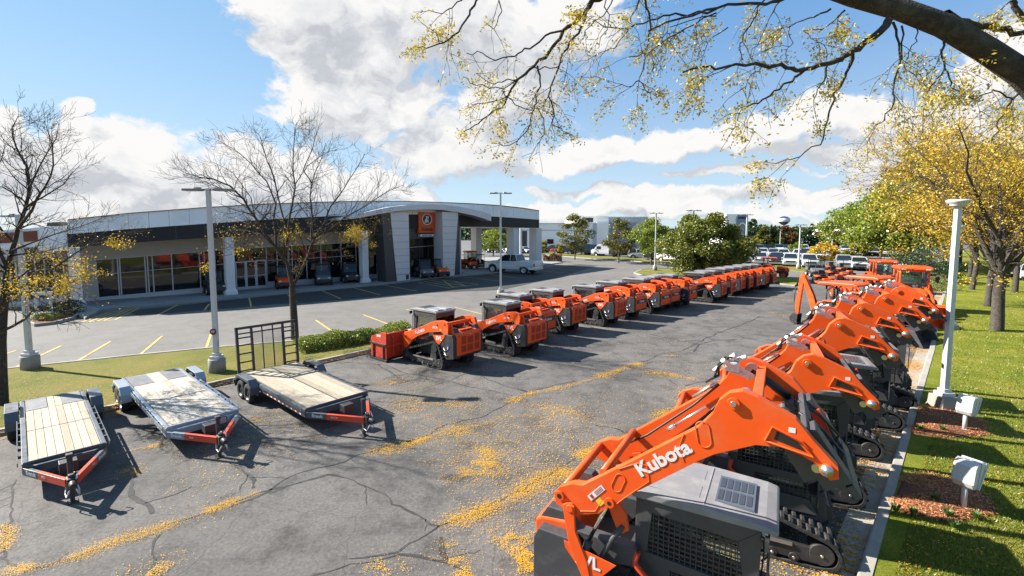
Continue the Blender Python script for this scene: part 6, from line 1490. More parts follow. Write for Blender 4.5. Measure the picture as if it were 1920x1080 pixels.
for i, (px, Y, h, w, mm, lb) in enumerate([(1805, 66, 18, 15, M_lgd, 'dark green tree closing the end of the right lawn'), (1775, 60, 15, 14, M_ly, 'tall green and gold tree behind the cab tractors'), (1745, 56, 14, 12, M_lyg, 'gold tree left of the tall lamp post, leaning over the tractors'),
                                          (1712, 74, 17, 13, M_lgd, 'dark green pointed tree rising behind the gold tree'), (1700, 60, 9.5, 11, M_lgb, 'bright green spreading tree behind the two cab tractors'), (1655, 66, 10.5, 12, M_lgb, 'bright green spreading tree over the silver cars'), (1620, 72, 9.5, 11, M_lgb, 'yellow-green tree right of the distant lamp post'),
                                          (1850, 80, 19, 16, M_lgo, 'large turning tree far along the right lawn'), (1900, 78, 20, 18, M_lyg, 'large yellow-green tree at the far right'), (1935, 60, 15, 14, M_ly, 'yellow tree partly cut by the right edge of the photo')]):
    a = AT(px, 430, Y); crown_tree('shade_tree', a.x, a.y, h, w, 60 + i, mm, lb, nleaf=9000, lsize=.34, clumps=60, trunk=.2, bot=.25)
a = AT(1735, 430, 47); crown_tree('evergreen_shrub', a.x, a.y, 3.4, 6.5, 91, M_lgd, 'dark spreading shrub at the end of the right kerb', cat='shrub', nleaf=5000, lsize=.16, bot=.05, trunk=.08)
a = AT(1760, 430, 40); crown_tree('low_shrub', a.x + .6, a.y, .9, 3.0, 92, M_lh, 'low green shrub patch on the lawn by the tree trunks', cat='shrub', nleaf=3500, lsize=.07, bot=.05, trunk=.04)
# trees before the car lot
def ct(px, pyb, pyt, wpx, seed, m, lb, **k):
    p = G(px, pyb); h = HT(p.y, pyt); w = wpx / F * p.y; return crown_tree(k.pop('nm', 'shade_tree'), p.x, p.y, h, w, seed, m, lb, **k)
ct(1322, 522, 402, 150, 31, M_lgm, 'dense dark tree between two lamp posts behind the machine row', nleaf=42000, lsize=.24, clumps=70, bot=.08, trunk=.18, fill=.4)
ct(1221, 497, 411, 76, 32, M_lgb, 'round bright green tree behind the island lamp post', nleaf=14000, lsize=.22, clumps=70, bot=.22, trunk=.13)
ct(1160, 493, 412, 68, 33, M_lgo, 'olive green tree between the white van and the round bright tree', nleaf=9000, lsize=.22, clumps=50, bot=.22, trunk=.12)
ct(1078, 487, 400, 62, 34, M_lgo, 'open airy tree before the white warehouse', nleaf=6500, lsize=.25, clumps=52, bot=.18, trunk=.12, fill=.33)
ct(925, 480, 428, 70, 35, M_lgb, 'green tree seen through the open showroom canopy', nleaf=7000, lsize=.3, clumps=40, bot=.2, trunk=.12)
for i, (px, pb, pt, w, m, lb) in enumerate([(1017, 478, 450, 22, M_lyg, 'small yellow-green tree beside the showroom corner'), (1050, 480, 455, 18, M_lyg, 'small yellow tree by the red car'), (1545, 500, 456, 52, M_ly, 'small bright yellow tree behind the mowers'), (1414, 485, 466, 24, M_lyg, 'small yellow-green tree left of the car rows'), (1493, 482, 453, 34, M_lgb, 'small green tree behind the lamp post by the black pickup'),
                                      (1598, 500, 455, 40, M_lyg, 'small yellow-green tree right of the bright yellow one')]):
    ct(px, pb, pt, w, 40 + i, m, lb, nleaf=2600, lsize=.26, clumps=26, bot=.2, trunk=.07, nm='young_tree')
# distant trees you can tell apart
far = [(1413, 430, 409, 26, M_lgd, 'dark rounded tree next to the blue-grey tower'), (1433, 452, 422, 22, M_lgo, 'brownish tree left of the water tower'), (1418, 462, 442, 30, M_lyg, 'yellow-green round tree below the tower'), (1455, 460, 444, 26, M_lyg, 'second yellow-green round tree below the water tower'), (1475, 458, 420, 28, M_lr, 'rusty tree directly below the water tower'), (1522, 440, 420, 12, M_lgd, 'small dark pointed tree on the skyline'),
       (1550, 456, 428, 38, M_lr, 'rusty red tree by the distant lamp post'), (1508, 455, 432, 44, M_lgd, 'dark green clump on the skyline right of the water tower'), (1485, 458, 440, 26, M_lgb, 'bright green small far tree'), (1580, 455, 430, 34, M_lr, 'reddish tree between the rusty one and the green ones'), (1448, 450, 428, 20, M_lgd, 'dark tree behind the yellow-green ones')]
for i, (px, pb, pt, w, m, lb) in enumerate(far):
    Y = 120 if pb > 448 else 160; a = AT(px, 430, Y); h = HT(Y, pt); crown_tree('distant_tree', a.x, Y, h, w / F * Y, 140 + i, m, lb, nleaf=2400, lsize=.7, clumps=26, bot=.1, trunk=.2)
# far wood on the skyline as one mass
L = Leaves(); r = random.Random(8)
for _ in range(30000):
    a = r.uniform(-.95, 1.15); Y = r.uniform(225, 260); x = a * Y; hh = 6.2 + 3 * noise.noise(Vector((x * .03, 0, 2))) + 2 * noise.noise(Vector((x * .15, 0, 5))); L.q(Vector((x, Y, hh * r.random() ** .6)), r.uniform(1.2, 2.4), False, .7)
tag(L.build('far_woods', M_lgd), kind='stuff')
# hedge and small shrubs
def hedge(name, line, w, h, n, ls, m, label, seed=3, cat='hedge', z=.1):
    L = Leaves(); r = random.Random(seed); P = [Vector((q[0], q[1], 0)) for q in line]; tot = sum((b - a).length for a, b in zip(P, P[1:]))
    for a, b in zip(P, P[1:]):
        t = (b - a).normalized(); nn = Vector((t.y, -t.x, 0))
        for _ in range(int(n * (b - a).length / tot)):
            p = a.lerp(b, r.random()); u = r.uniform(-1, 1); hh = h * (.82 + .35 * noise.noise(p * 1.1) + .2 * noise.noise(p * 3.1)); ww = w * (.5 + .12 * noise.noise(p * .9 + Vector((3, 0, 0))))
            s = r.random(); v = math.sqrt(max(0, 1 - u * u)); zz = hh * (v ** .6) if s < .6 else hh * r.random() * v ** .4
            L.q(p + nn * u * ww + Vector((r.gauss(0, .04), r.gauss(0, .04), z + zz + r.gauss(0, .035))), ls * r.uniform(.6, 1.3), False, .6)
    root = empty(name, (P[0].x, P[0].y, z), 0, label, cat); o = attach(L, 'foliage', m, root)
    T = MB(); 
    for k in range(40):
        i = r.randrange(len(P) - 1); p = P[i].lerp(P[i + 1], r.random()); T.tube([p + Vector((0, 0, 0)), p + Vector((r.gauss(0, .15), r.gauss(0, .15), h * .75))], [.018, .006], 4)
    s = T.build('stem', M_bark, root, recalc=False); s.location = -Vector(root.location); return root
hedge('hedge', xy([(556, 662), (610, 655), (660, 646), (715, 636), (762, 629)]), 1.5, .60, 22000, .075, M_lh, 'low leafy hedge behind the ramp gate trailer')
hedge('planter_shrub', xy([(75, 606), (100, 600)]), 1.0, .42, 2600, .06, M_lh, 'bright green low shrub in the left planter', 4, 'shrub'); hedge('planter_shrub', xy([(105, 595), (140, 588)]), 1.6, .85, 4500, .07, M_lgd, 'dark green shrub in the left planter', 5, 'shrub')
p = G(1036, 491); hedge('clipped_shrub', [(p.x - 1.5, p.y), (p.x + 1.5, p.y)], 1.6, 1.35, 5000, .14, M_lr, 'dark red-brown mounded shrub beyond the white pickup', 6, 'shrub', 0)
# ------------------------------------------------------------------ cars
def prismw(mb, pts, m=0, M=None):
    """side profile with a half width for every corner: (x, z, half width)"""
    n = len(pts); vs = [(p[0], p[2], p[1]) for p in pts] + [(p[0], -p[2], p[1]) for p in pts]
    return mb.add(vs, [tuple(range(n)), tuple(range(2 * n - 1, n - 1, -1))] + [(i, n + i, n + (i + 1) % n, (i + 1) % n) for i in range(n)], m, False, M)
KIND = {
 'pickup': dict(w=1.0, body=[(2.85, .45), (2.95, .75), (2.92, 1.0), (2.75, 1.16), (1.35, 1.24), (-.85, 1.26), (-.90, 1.28), (-2.85, 1.30), (-2.92, .70), (-2.88, .48)], gh=[(1.42, 1.22, .88), (.62, 1.86, .72), (-.70, 1.90, .72), (-.92, 1.26, .86)], wb=(1.9, -1.75), r=.42, bed=True),
 'suv': dict(w=.97, body=[(2.30, .42), (2.38, .70), (2.34, .98), (2.15, 1.08), (1.15, 1.14), (-2.28, 1.14), (-2.36, .80), (-2.32, .45)], gh=[(1.18, 1.12, .86), (.45, 1.70, .70), (-1.95, 1.74, .68), (-2.28, 1.14, .84)], wb=(1.42, -1.45), r=.37),
 'sedan': dict(w=.91, body=[(2.30, .35), (2.38, .55), (2.33, .76), (2.05, .85), (1.0, .95), (-1.6, .98), (-2.30, .92), (-2.38, .62), (-2.32, .38)], gh=[(1.05, .94, .80), (.30, 1.40, .62), (-.95, 1.42, .62), (-1.70, .98, .78)], wb=(1.42, -1.40), r=.33),
 'van': dict(w=1.02, body=[(2.85, .45), (2.95, .8), (2.85, 1.15), (2.3, 1.3), (1.6, 2.2), (1.35, 2.35), (-2.85, 2.38), (-2.95, 2.2), (-2.95, .5)], gh=None, wb=(1.9, -1.8), r=.36)}
COLR = {'white': (.72, .73, .74), 'black': (.012, .012, .014), 'silver': (.42, .44, .46), 'dark grey': (.07, .075, .08), 'dark blue': (.02, .035, .09), 'red': (.45, .02, .025), 'maroon': (.16, .02, .03), 'grey': (.2, .21, .22)}
CARS = {}
def make_car(kind, cname):
    K = KIND[kind]; w = K['w']; paint = mat('car_paint_' + cname.replace(' ', '_'), COLR[cname], .25, coat=.8, var=.02); root = empty(kind if kind in ('pickup', 'suv', 'sedan') else 'panel_van')
    root.name = {'pickup': 'pickup_truck', 'suv': 'parked_suv', 'sedan': 'parked_sedan', 'van': 'panel_van'}[kind]; r = K['r']
    b = K['body']; low = min(q[1] for q in b); pts = list(b)
    arch = []
    for xc in (K['wb'][1], K['wb'][0]):
        for k in range(9): t = math.pi - math.pi * k / 8; arch.append((xc + math.cos(t) * r * 1.22, max(low, r + math.sin(t) * r * 1.20)))
    x0 = b[-1][0]; pts = b + arch
    mb = MB(); zmax = max(q[1] for q in b)
    P = [(x, z, w * (1 - .10 * max(0, (z - .8)) / max(.4, zmax - .8)) * (.90 if abs(x) > abs(b[1][0]) - .12 else 1)) for x, z in pts]
    if K.get('bed'):   # open cargo bed: body up to the bed floor, then walls
        P2 = [(x, (z if x > -.9 else min(z, .80)), h) for x, z, h in P]; prismw(mb, P2)
        for s in (1, -1): mb.box(-2.88, -.9, *sorted((s * .93, s * .78)), .79, 1.29)
        mb.box(-2.92, -2.82, -.92, .92, .79, 1.29); mb.box(-.98, -.88, -.9, .9, .79, 1.27)
    else: prismw(mb, P)
    body = mb.build('body', paint, root, bevel=.05)
    if K['gh']:
        g = K['gh']; mb = MB(); prismw(mb, g); mb.build('window_glass', M_carglass, root)
        mb = MB(); a, c = g[1], g[2]; prismw(mb, [(a[0] + .04, a[1] - .03, a[2] + .01), (a[0] - .02, a[1] + .035, a[2] - .05), (c[0] + .02, c[1] + .035, c[2] - .05), (c[0] - .04, c[1] - .03, c[2] + .01)])
        for s in (1, -1):
            for p, q in ((g[0], g[1]), (g[3], g[2])): mb.tube([(p[0], s * (p[2] + .005), p[1]), (q[0], s * (q[2] + .005), q[1])], .035, 5)
            xm = (g[1][0] + g[2][0]) / 2 - .1; mb.tube([(xm, s * (g[0][2] + .0), g[0][1]), (xm, s * (g[1][2] + .005), g[1][1])], .035, 5)
        mb.build('roof', paint, root, bevel=.02)
    else:
        mb = MB(); mb.add([(2.28, .86, 1.32), (2.28, -.86, 1.32), (1.62, -.80, 2.18), (1.62, .80, 2.18)], [(0, 1, 2, 3)]); mb.v = [(x + .03, y, z + .02) for x, y, z in mb.v]; mb.build('windshield', M_carglass, root)
        for s in (1, -1): mb = MB(); mb.box(.9, 1.75, *sorted((s * .965, s * .985)), 1.35, 1.95); mb.build('side_window', M_carglass, root)
    hz = b[2][1]; xf = b[1][0]; xr = b[-2][0]
    for s in (1, -1):
        mb = MB(); mb.box(xf - .16, xf + .01, *sorted((s * w * .62, s * w * .88)), hz - .20, hz - .04); mb.build('headlight', M_lamp, root, bevel=.01)
        mb = MB(); mb.box(xr - .012, xr + .1, *sorted((s * w * .80, s * w * .93)), hz - .15, hz + .10); mb.build('tail_lamp', M_tlmp, root, bevel=.01)
        mb = MB(); xm = (K['gh'][0][0] - .25) if K['gh'] else 1.9; mb.box(xm - .06, xm + .06, *sorted((s * (w - .05), s * (w + .16))), hz + .12, hz + .30); mb.build('mirror', paint, root, bevel=.02)
        for xc in K['wb']: wheel(root, xc, s * (w - .12), r, .24, s, rim=M_rim2)
    mb = MB(); mb.box(xf - .1, xf + .015, -w * .58, w * .58, hz - .28, hz - .05); mb.build('grille', M_blk, root, bevel=.01)
    mb = MB(); mb.box(xf - .12, xf + .05, -w * .9, w * .9, .38, .58); mb.box(xr - .06, xr + .12, -w * .9, w * .9, .42, .60); mb.build('bumper', M_stl if kind == 'pickup' else M_blk, root, bevel=.02)
    return root
def car(kind, c, x, y, rz, label, group, cat=None):
    if (kind, c) not in CARS: CARS[(kind, c)] = make_car(kind, c); o = CARS[(kind, c)]
    else: o = copy_tree(CARS[(kind, c)])
    place(o, x, y, rz, label, group); o['category'] = {'pickup': 'pickup truck', 'suv': 'SUV', 'sedan': 'car', 'van': 'van'}[kind]
    if not group and 'group' in o: del o['group']
    return o
a, b = G(925, 511), G(987, 514.5); h = (a - b).normalized(); n = Vector((-h.y, h.x, 0)); c = (a + b) / 2 - n * .88
car('pickup', 'white', c.x, c.y, math.atan2(h.y, h.x), 'white four-door pickup parked at the showroom corner', None).scale = (1.2, 1.2, 1.2)
def row(name, p0, p1, n, rz, seq, jit=.25, skip=(), sc=1.0):
    A, Bq = G(*p0), G(*p1)
    for i in range(n):
        if i in skip: continue
        p = A.lerp(Bq, i / max(1, n - 1)); k, c = seq[i % len(seq)]
        car(k, c, p.x + R.uniform(-jit, jit), p.y + R.uniform(-jit, jit), rz + R.uniform(-.05, .05), f'{c} {dict(suv="SUV").get(k, k)}, {ORD[i] if i < 20 else "last"} from the left in {name}', 'vehicles parked in the dealership lots').scale = (sc, sc, sc)
S_, U_, P_, V_ = 'sedan', 'suv', 'pickup', 'van'
row('the line behind the roadside verge, facing left', (1040, 475), (1110, 479), 4, rad(160), [(S_, 'maroon'), (S_, 'red'), (U_, 'black'), (U_, 'dark blue')], sc=1.3)
p = G(1137, 480); car('van', 'white', p.x, p.y, rad(150), 'white panel van before the warehouse', None)
p = G(1172, 482.5); car('van', 'black', p.x, p.y, rad(10), 'black boxy van or trailer beside the white van', None)
p = G(1202, 485); car('suv', 'white', p.x, p.y, rad(-12), 'white boxy SUV seen side-on below the round bright tree', None)
p = G(1240, 489); car('pickup', 'dark grey', p.x, p.y, rad(-25), 'dark grey pickup behind the island lamp post', None)
p = G(1262, 491); car('pickup', 'white', p.x, p.y, rad(-60), 'white vehicle nosing out beside the dense dark tree', None)
row('the line under the showroom canopy', (915, 473), (1000, 475), 6, rad(-60), [(U_, 'white'), (S_, 'dark grey'), (U_, 'white'), (P_, 'silver'), (S_, 'white'), (S_, 'maroon')])
row('the raised line before the warehouse door', (905, 464), (1040, 466), 10, rad(-40), [(U_, 'dark grey'), (S_, 'white'), (U_, 'black'), (S_, 'silver'), (U_, 'white')])
row('the middle front line by the lamp posts', (1378, 492), (1513, 501), 6, rad(-118), [(P_, 'dark grey'), (P_, 'white'), (P_, 'white'), (P_, 'black'), (P_, 'white'), (P_, 'white')])
row('the front line right of the yellow tree', (1584, 504), (1704, 513), 5, rad(-120), [(P_, 'silver'), (U_, 'white'), (U_, 'grey'), (U_, 'white'), (S_, 'black')])
row('the second line of the middle lot', (1370, 480), (1560, 488), 10, rad(-118), [(U_, 'white'), (U_, 'white'), (P_, 'dark blue'), (U_, 'white'), (U_, 'silver')], .5)
row('the third line of the middle lot', (1350, 471.5), (1580, 475), 15, rad(-118), [(P_, 'white'), (U_, 'white'), (U_, 'silver'), (P_, 'white'), (S_, 'black'), (U_, 'white'), (U_, 'dark grey')], .6)
row('the fourth line of the middle lot', (1340, 464), (1570, 466), 18, rad(-118), [(U_, 'white'), (S_, 'dark grey'), (P_, 'white'), (U_, 'black'), (U_, 'white'), (P_, 'silver'), (S_, 'white')], .8)
row('the farthest line of the middle lot', (1350, 458.5), (1590, 459.5), 20, rad(-118), [(U_, 'white'), (P_, 'white'), (S_, 'dark blue'), (U_, 'silver'), (U_, 'white'), (S_, 'black')], .8)
row('the second line of the right lot', (1590, 492), (1730, 494), 9, rad(-120), [(U_, 'silver'), (S_, 'grey'), (U_, 'dark blue'), (U_, 'white'), (S_, 'red'), (S_, 'silver'), (U_, 'dark grey')], .4)
row('the third line of the right lot', (1580, 481), (1740, 481), 12, rad(-120), [(S_, 'white'), (S_, 'dark blue'), (U_, 'white'), (S_, 'silver'), (U_, 'black'), (U_, 'white')], .5)
row('the fourth line of the right lot', (1590, 471), (1750, 471), 14, rad(-120), [(S_, 'silver'), (U_, 'white'), (S_, 'white'), (U_, 'black')], .5)
row('the side road on the right', (1885, 515), (1935, 527), 3, rad(-135), [(S_, 'white'), (S_, 'dark grey'), (U_, 'white')], .2)

# ------------------------------------------------------------------ tractors
def make_tractor(cab=True, loader=True, hoe=False, canopy=False, bucket='orange', seatc=M_seat):
    root = empty('tractor'); mb = MB()
    mb.box(-.9, 1.7, -.22, .22, .55, .85); mb.box(-.8, -.2, -.34, .34, .45, 1.0); mb.cyl((1.35, -.6, .46), (1.35, .6, .46), .06, 8); mb.cyl((-.55, -.75, .78), (-.55, .75, .78), .11, 10); mb.box(-.6, .55, -.62, .62, .78, .86)
    mb.build('chassis', M_blk, root, bevel=.015)
    for s in (1, -1):
        wheel(root, -.55, s * .80, .78, .42, s, rim=mat('orange_rim', (.6, .07, .01), .4), lug=True); wheel(root, 1.35, s * .68, .48, .28, s, rim=MATS['orange_rim'], lug=True)
    mb = MB(); mb.prism([(.55, .84), (.55, 1.50), (1.2, 1.48), (1.75, 1.36), (1.90, 1.20), (1.92, .80)], -.33, .33); h = mb.build('hood', M_or, root, bevel=.06)
    mb = MB(); mb.box(1.90, 1.935, -.24, .24, .86, 1.10); 
    for s in (1, -1): mb.box(.8, 1.5, *sorted((s * .325, s * .336)), .98, 1.18)
    mb.build('hood_grille', M_blk, h)
    for s in (1, -1): mb = MB(); mb.cyl((1.90, s * .17, 1.20), (1.935, s * .17, 1.20), .07, 14); mb.build('headlight', M_lamp, root)
    for s in (1, -1):
        mb = MB(); a, b = sorted((s * .56, s * 1.0)); mb.prism([(-1.36, 1.0), (-1.20, 1.48), (-.85, 1.66), (-.30, 1.66), (.12, 1.30), (.16, 1.22), (.08, 1.22), (-.34, 1.60), (-.84, 1.60), (-1.14, 1.42), (-1.30, .98)], a, b); mb.build('fender', M_or, root, bevel=.02)
    mb = MB(); mb.box(-.75, -.28, -.24, .24, 1.08, 1.22); mb.box(-.85, -.72, -.24, .24, 1.15, 1.62, tx=.02, ty=.03); mb.build('seat', seatc, root, bevel=.03)
    mb = MB(); mb.tube([(.50, 0, 1.2), (.22, 0, 1.52)], .025, 6); mb.lathe([(.17, -.012), (.20, -.012), (.20, .012), (.17, .012), (.17, -.012)], 18, M=Matrix.Translation((.20, 0, 1.54)) @ Matrix.Rotation(rad(55), 4, 'Y'), ax='z'); mb.build('steering_wheel', M_hose, root)
    if cab:
        X0, X1, zt = -.95, .62, 2.55; mb = MB()
        for s in (1, -1):
            for (xa, xb) in ((X0, X0 + .02), (-.1, -.08), (X1 + .02, X1 - .10)): mb.tube([(xa, s * .68, 1.0 if xa > 0 else 1.6), (xb, s * .64, zt)], .045, 6)
            mb.box(X0, X1, *sorted((s * .62, s * .68)), .86, 1.10); mb.box(X0, X1, *sorted((s * .61, s * .66)), zt - .08, zt)
        mb.box(X0 - .03, X0 + .03, -.64, .64, 1.55, 1.65); mb.box(X1 - .06, X1 + .02, -.64, .64, zt - .10, zt); c = mb.build('cab', M_or if not canopy else M_blk, root, bevel=.01)
        mb = MB(); 
        for s in (1, -1): mb.add([(X0 + .02, s * .665, 1.6), (X1 - .02, s * .665, 1.08), (X1 - .10, s * .64, zt - .08), (X0 + .02, s * .64, zt - .08)], [(0, 1, 2, 3)])
        mb.add([(X1, -.64, 1.35), (X1, .64, 1.35), (X1 - .08, .62, zt - .08), (X1 - .08, -.62, zt - .08)], [(0, 1, 2, 3)]); mb.add([(X0, -.64, 1.65), (X0, .64, 1.65), (X0, .62, zt - .08), (X0, -.62, zt - .08)], [(0, 1, 2, 3)]); mb.build('cab_glazing', M_glass, c)
        mb = MB(); mb.prism([(X0 - .12, zt), (X0 - .10, zt + .12), (X0 + .2, zt + .19), (X1 - .1, zt + .19), (X1 + .2, zt + .10), (X1 + .22, zt)], -.78, .78); rf = mb.build('cab_roof', M_or2, root, bevel=.04)
        for s in (1, -1):
            mb = MB(); mb.box(X1 + .15, X1 + .24, *sorted((s * .45, s * .66)), zt + .01, zt + .09); mb.build('work_light', M_lamp, root, bevel=.01)
            mb = MB(); mb.tube([(X1 - .06, s * .68, 2.1), (X1 + .02, s * .98, 2.12)], .015, 5); mb.box(X1 - .02, X1 + .02, *sorted((s * .92, s * 1.10)), 1.85, 2.20); mb.build('mirror', M_blk, root, bevel=.01)
    elif canopy:
        mb = MB()
        for s in (1, -1): mb.tube([(-.98, s * .50, .9), (-1.0, s * .50, 2.40)], .04, 6); mb.tube([(-.98, s * .50, 2.1), (-.6, s * .50, 2.42)], .025, 5)
        mb.cyl((-1.0, -.5, 2.36), (-1.0, .5, 2.36), .035, 6); mb.build('rollover_bar', M_blk, root)
        mb = MB(); mb.prism([(-1.30, 2.42), (-1.34, 2.50), (-1.2, 2.58), (.3, 2.60), (.52, 2.54), (.50, 2.44)], -.78, .78); mb.build('canopy', M_or2, root, bevel=.035)
    else:
        mb = MB(); mb.tube([(-.98, .45, .9), (-1.02, .45, 2.2), (-1.02, .40, 2.28), (-1.02, -.40, 2.28), (-1.02, -.45, 2.2), (-.98, -.45, .9)], .04, 6); mb.build('rollover_bar', M_blk, root)
    if loader:
        for s in (1, -1):
            mb = MB(); mb.box(.45, .62, *sorted((s * .36, s * .50)), .60, 1.45); mb.build('loader_post', M_or, root, bevel=.01)
            mb = MB(); mb.prism([(.42, 1.48), (.50, 1.58), (1.55, 1.42), (2.35, .92), (2.55, .42), (2.42, .38), (2.2, .82), (1.48, 1.26), (.50, 1.40)], *sorted((s * .46, s * .56))); mb.build('loader_arm', M_or, root, bevel=.012)
            mb = MB(); mb.cyl((.60, s * .51, .95), (1.2, s * .51, 1.15), .035, 8); mb.cyl((1.2, s * .51, 1.15), (1.6, s * .51, 1.26), .018, 8); mb.build('lift_cylinder', M_hose, root)
            mb = MB(); mb.cyl((1.5, s * .51, 1.48), (2.1, s * .51, 1.22), .032, 8); mb.cyl((2.1, s * .51, 1.22), (2.5, s * .51, .82), .018, 8); mb.build('tilt_cylinder', M_hose, root)
        mb = MB(); mb.cyl((2.05, -.5, .95), (2.05, .5, .95), .045, 8); mb.build('cross_tube', M_or, root)
        bm_ = M_or if bucket == 'orange' else M_gry
        mb = MB(); prof = [(2.52, .80), (2.56, .84), (2.95, .74), (2.90, .70), (2.62, .72), (2.58, .30), (2.75, .10), (3.30, .05), (3.30, .02), (2.66, .02), (2.50, .22)]
        mb.prism(prof, -.92, .92)
        for s in (1, -1): mb.prism([(2.52, .80), (2.95, .74), (3.30, .04), (2.62, .02), (2.5, .22)], *sorted((s * .90, s * .93)))
        mb.build('bucket', bm_, root, bevel=.008)
    if hoe:
        mb = MB(); mb.box(-1.9, -1.3, -.45, .45, .45, .75); mb.box(-1.75, -1.5, -.14, .14, .4, 1.15)
        for s in (1, -1): mb.prism([(-1.75, .9), (-1.65, .9), (-1.70, .12), (-1.80, .12)], *sorted((s * .50, s * .60))); mb.box(-1.9, -1.6, *sorted((s * .42, s * .72)), .03, .09)
        mb.build('backhoe_frame', M_blk, root, bevel=.01)
        mb = MB(); mb.prism([(-1.70, .55), (-1.55, .80), (-1.85, 1.75), (-2.35, 2.75), (-2.48, 2.78), (-2.48, 2.62), (-2.15, 1.70), (-1.90, .85)], -.11, .11); mb.build('backhoe_boom', M_or, root, bevel=.012)
        mb = MB(); mb.prism([(-2.30, 2.82), (-2.48, 2.90), (-2.62, 2.60), (-2.78, 1.0), (-2.72, .55), (-2.60, .55), (-2.56, 1.1), (-2.40, 2.50)], -.08, .08); mb.build('dipper_arm', M_or, root, bevel=.01)
        mb = MB(); mb.cyl((-2.45, 0, 2.9), (-2.85, 0, 2.1), .04, 8); mb.cyl((-2.85, 0, 2.1), (-2.90, 0, 1.2), .022, 8); mb.cyl((-1.65, 0, 1.2), (-2.1, 0, 2.3), .045, 8); mb.build('boom_cylinder', M_hose, root)
        mb = MB(); mb.prism([(-2.55, .60), (-2.85, .62), (-3.02, .35), (-2.9, .08), (-2.6, .02), (-2.55, .10), (-2.80, .18), (-2.85, .38), (-2.66, .45)], -.22, .22)
        for s in (1, -1): mb.prism([(-2.55, .60), (-2.85, .62), (-3.02, .35), (-2.9, .08), (-2.6, .02)], *sorted((s * .20, s * .225)))
        mb.build('digging_bucket', M_blk, root, bevel=.006)
        for s in (1, -1): mb = MB(); mb.tube([(-1.35, s * .2, .9), (-1.3, s * .2, 1.35)], .015, 5); mb.cyl((-1.3, s * .2, 1.35), (-1.3, s * .2, 1.42), .03, 8); mb.build('control_lever', M_hose, root)
    return root
def tput(o, x, y, rz, label, s=1.0): place(o, x, y, rz, label, None, 0, s); o['category'] = 'tractor'; return o
p = G(1588, 533, 2.5)
tput(make_tractor(cab=False, canopy=True, hoe=True, bucket='grey'), p.x + .25, p.y - .1, rad(-60), 'orange backhoe loader tractor under an orange canopy, boom raised at its rear')
p = G(1642, 520, 2.5)
tput(make_tractor(cab=False, canopy=True), p.x - .3, p.y - .5, rad(-68), 'orange canopy tractor with ribbed orange bucket behind the backhoe tractor')
tput(make_tractor(cab=True), 25.6, 29.9, rad(-118), 'large orange cab tractor facing the camera by the right kerb', 1.08)
tput(make_tractor(cab=True, bucket='grey'), 31.2, 39.3, rad(-112), 'orange cab tractor behind and left of the large one', 1.0)
tput(make_tractor(cab=False, loader=True, canopy=False), 24.9, 34.8, rad(-110), 'open orange loader tractor behind the canopy tractors', .8)
p = G(1447, 520); tput(make_tractor(cab=False, loader=False, canopy=True), p.x, p.y, rad(-35), 'small orange tractor past the far end of the middle machine row', .85)
# zero-turn mowers and small machines
def make_mower():
    root = empty('ride_on_mower'); mb = MB(); mb.box(-.9, .8, -.32, .32, .35, .48); mb.box(-1.0, -.4, -.45, .45, .40, .75); mb.build('chassis', M_blk, root, bevel=.02)
    mb = MB(); mb.box(-.95, -.1, -.50, .50, .70, .82, tx=.06, ty=.05); mb.box(.35, .85, -.3, .3, .40, .62, tx=.08); mb.build('bodywork', M_or, root, bevel=.03)
    mb = MB(); mb.prism([(-.15, -.70), (.45, -.75), (.7, -.45), (.7, .45), (.45, .75), (-.15, .70)], .16, .32, 0, 'z'); mb.build('mower_deck', M_or, root, bevel=.02)
    mb = MB(); mb.box(-.45, 0, -.25, .25, .80, .92); mb.box(-.55, -.43, -.25, .25, .85, 1.35, tx=.02); mb.build('seat', M_seat, root, bevel=.03)
    mb = MB(); mb.tube([(-.65, .42, .6), (-.72, .42, 1.75), (-.72, -.42, 1.75), (-.65, -.42, .6)], .03, 6); mb.build('rollover_bar', M_blk, root)
    for s in (1, -1):
        wheel(root, -.55, s * .55, .32, .26, s, lug=False); wheel(root, .85, s * .42, .17, .12, s); mb = MB(); mb.tube([(.1, s * .30, .6), (.25, s * .30, 1.1), (.25, s * .08, 1.15)], .015, 5); mb.build('steering_lever', M_hose, root)
    return root
MW = make_mower()
for i, (px, py, rz, lb) in enumerate([(1543, 533, -100, 'orange zero-turn mower nearest the island, left of the other mowers'), (1566, 524, -95, 'orange ride-on mower right of the one nearest the island'), (1584, 516, -80, 'orange mower standing before the silver pickup'), (1560, 512, -110, 'orange mower behind the first two mowers')]):
    o = MW if i == 0 else copy_tree(MW); p = G(px, py); place(o, p.x, p.y, rad(rz), lb, 'ride-on mowers at the far end of the lot'); o['category'] = 'mower'
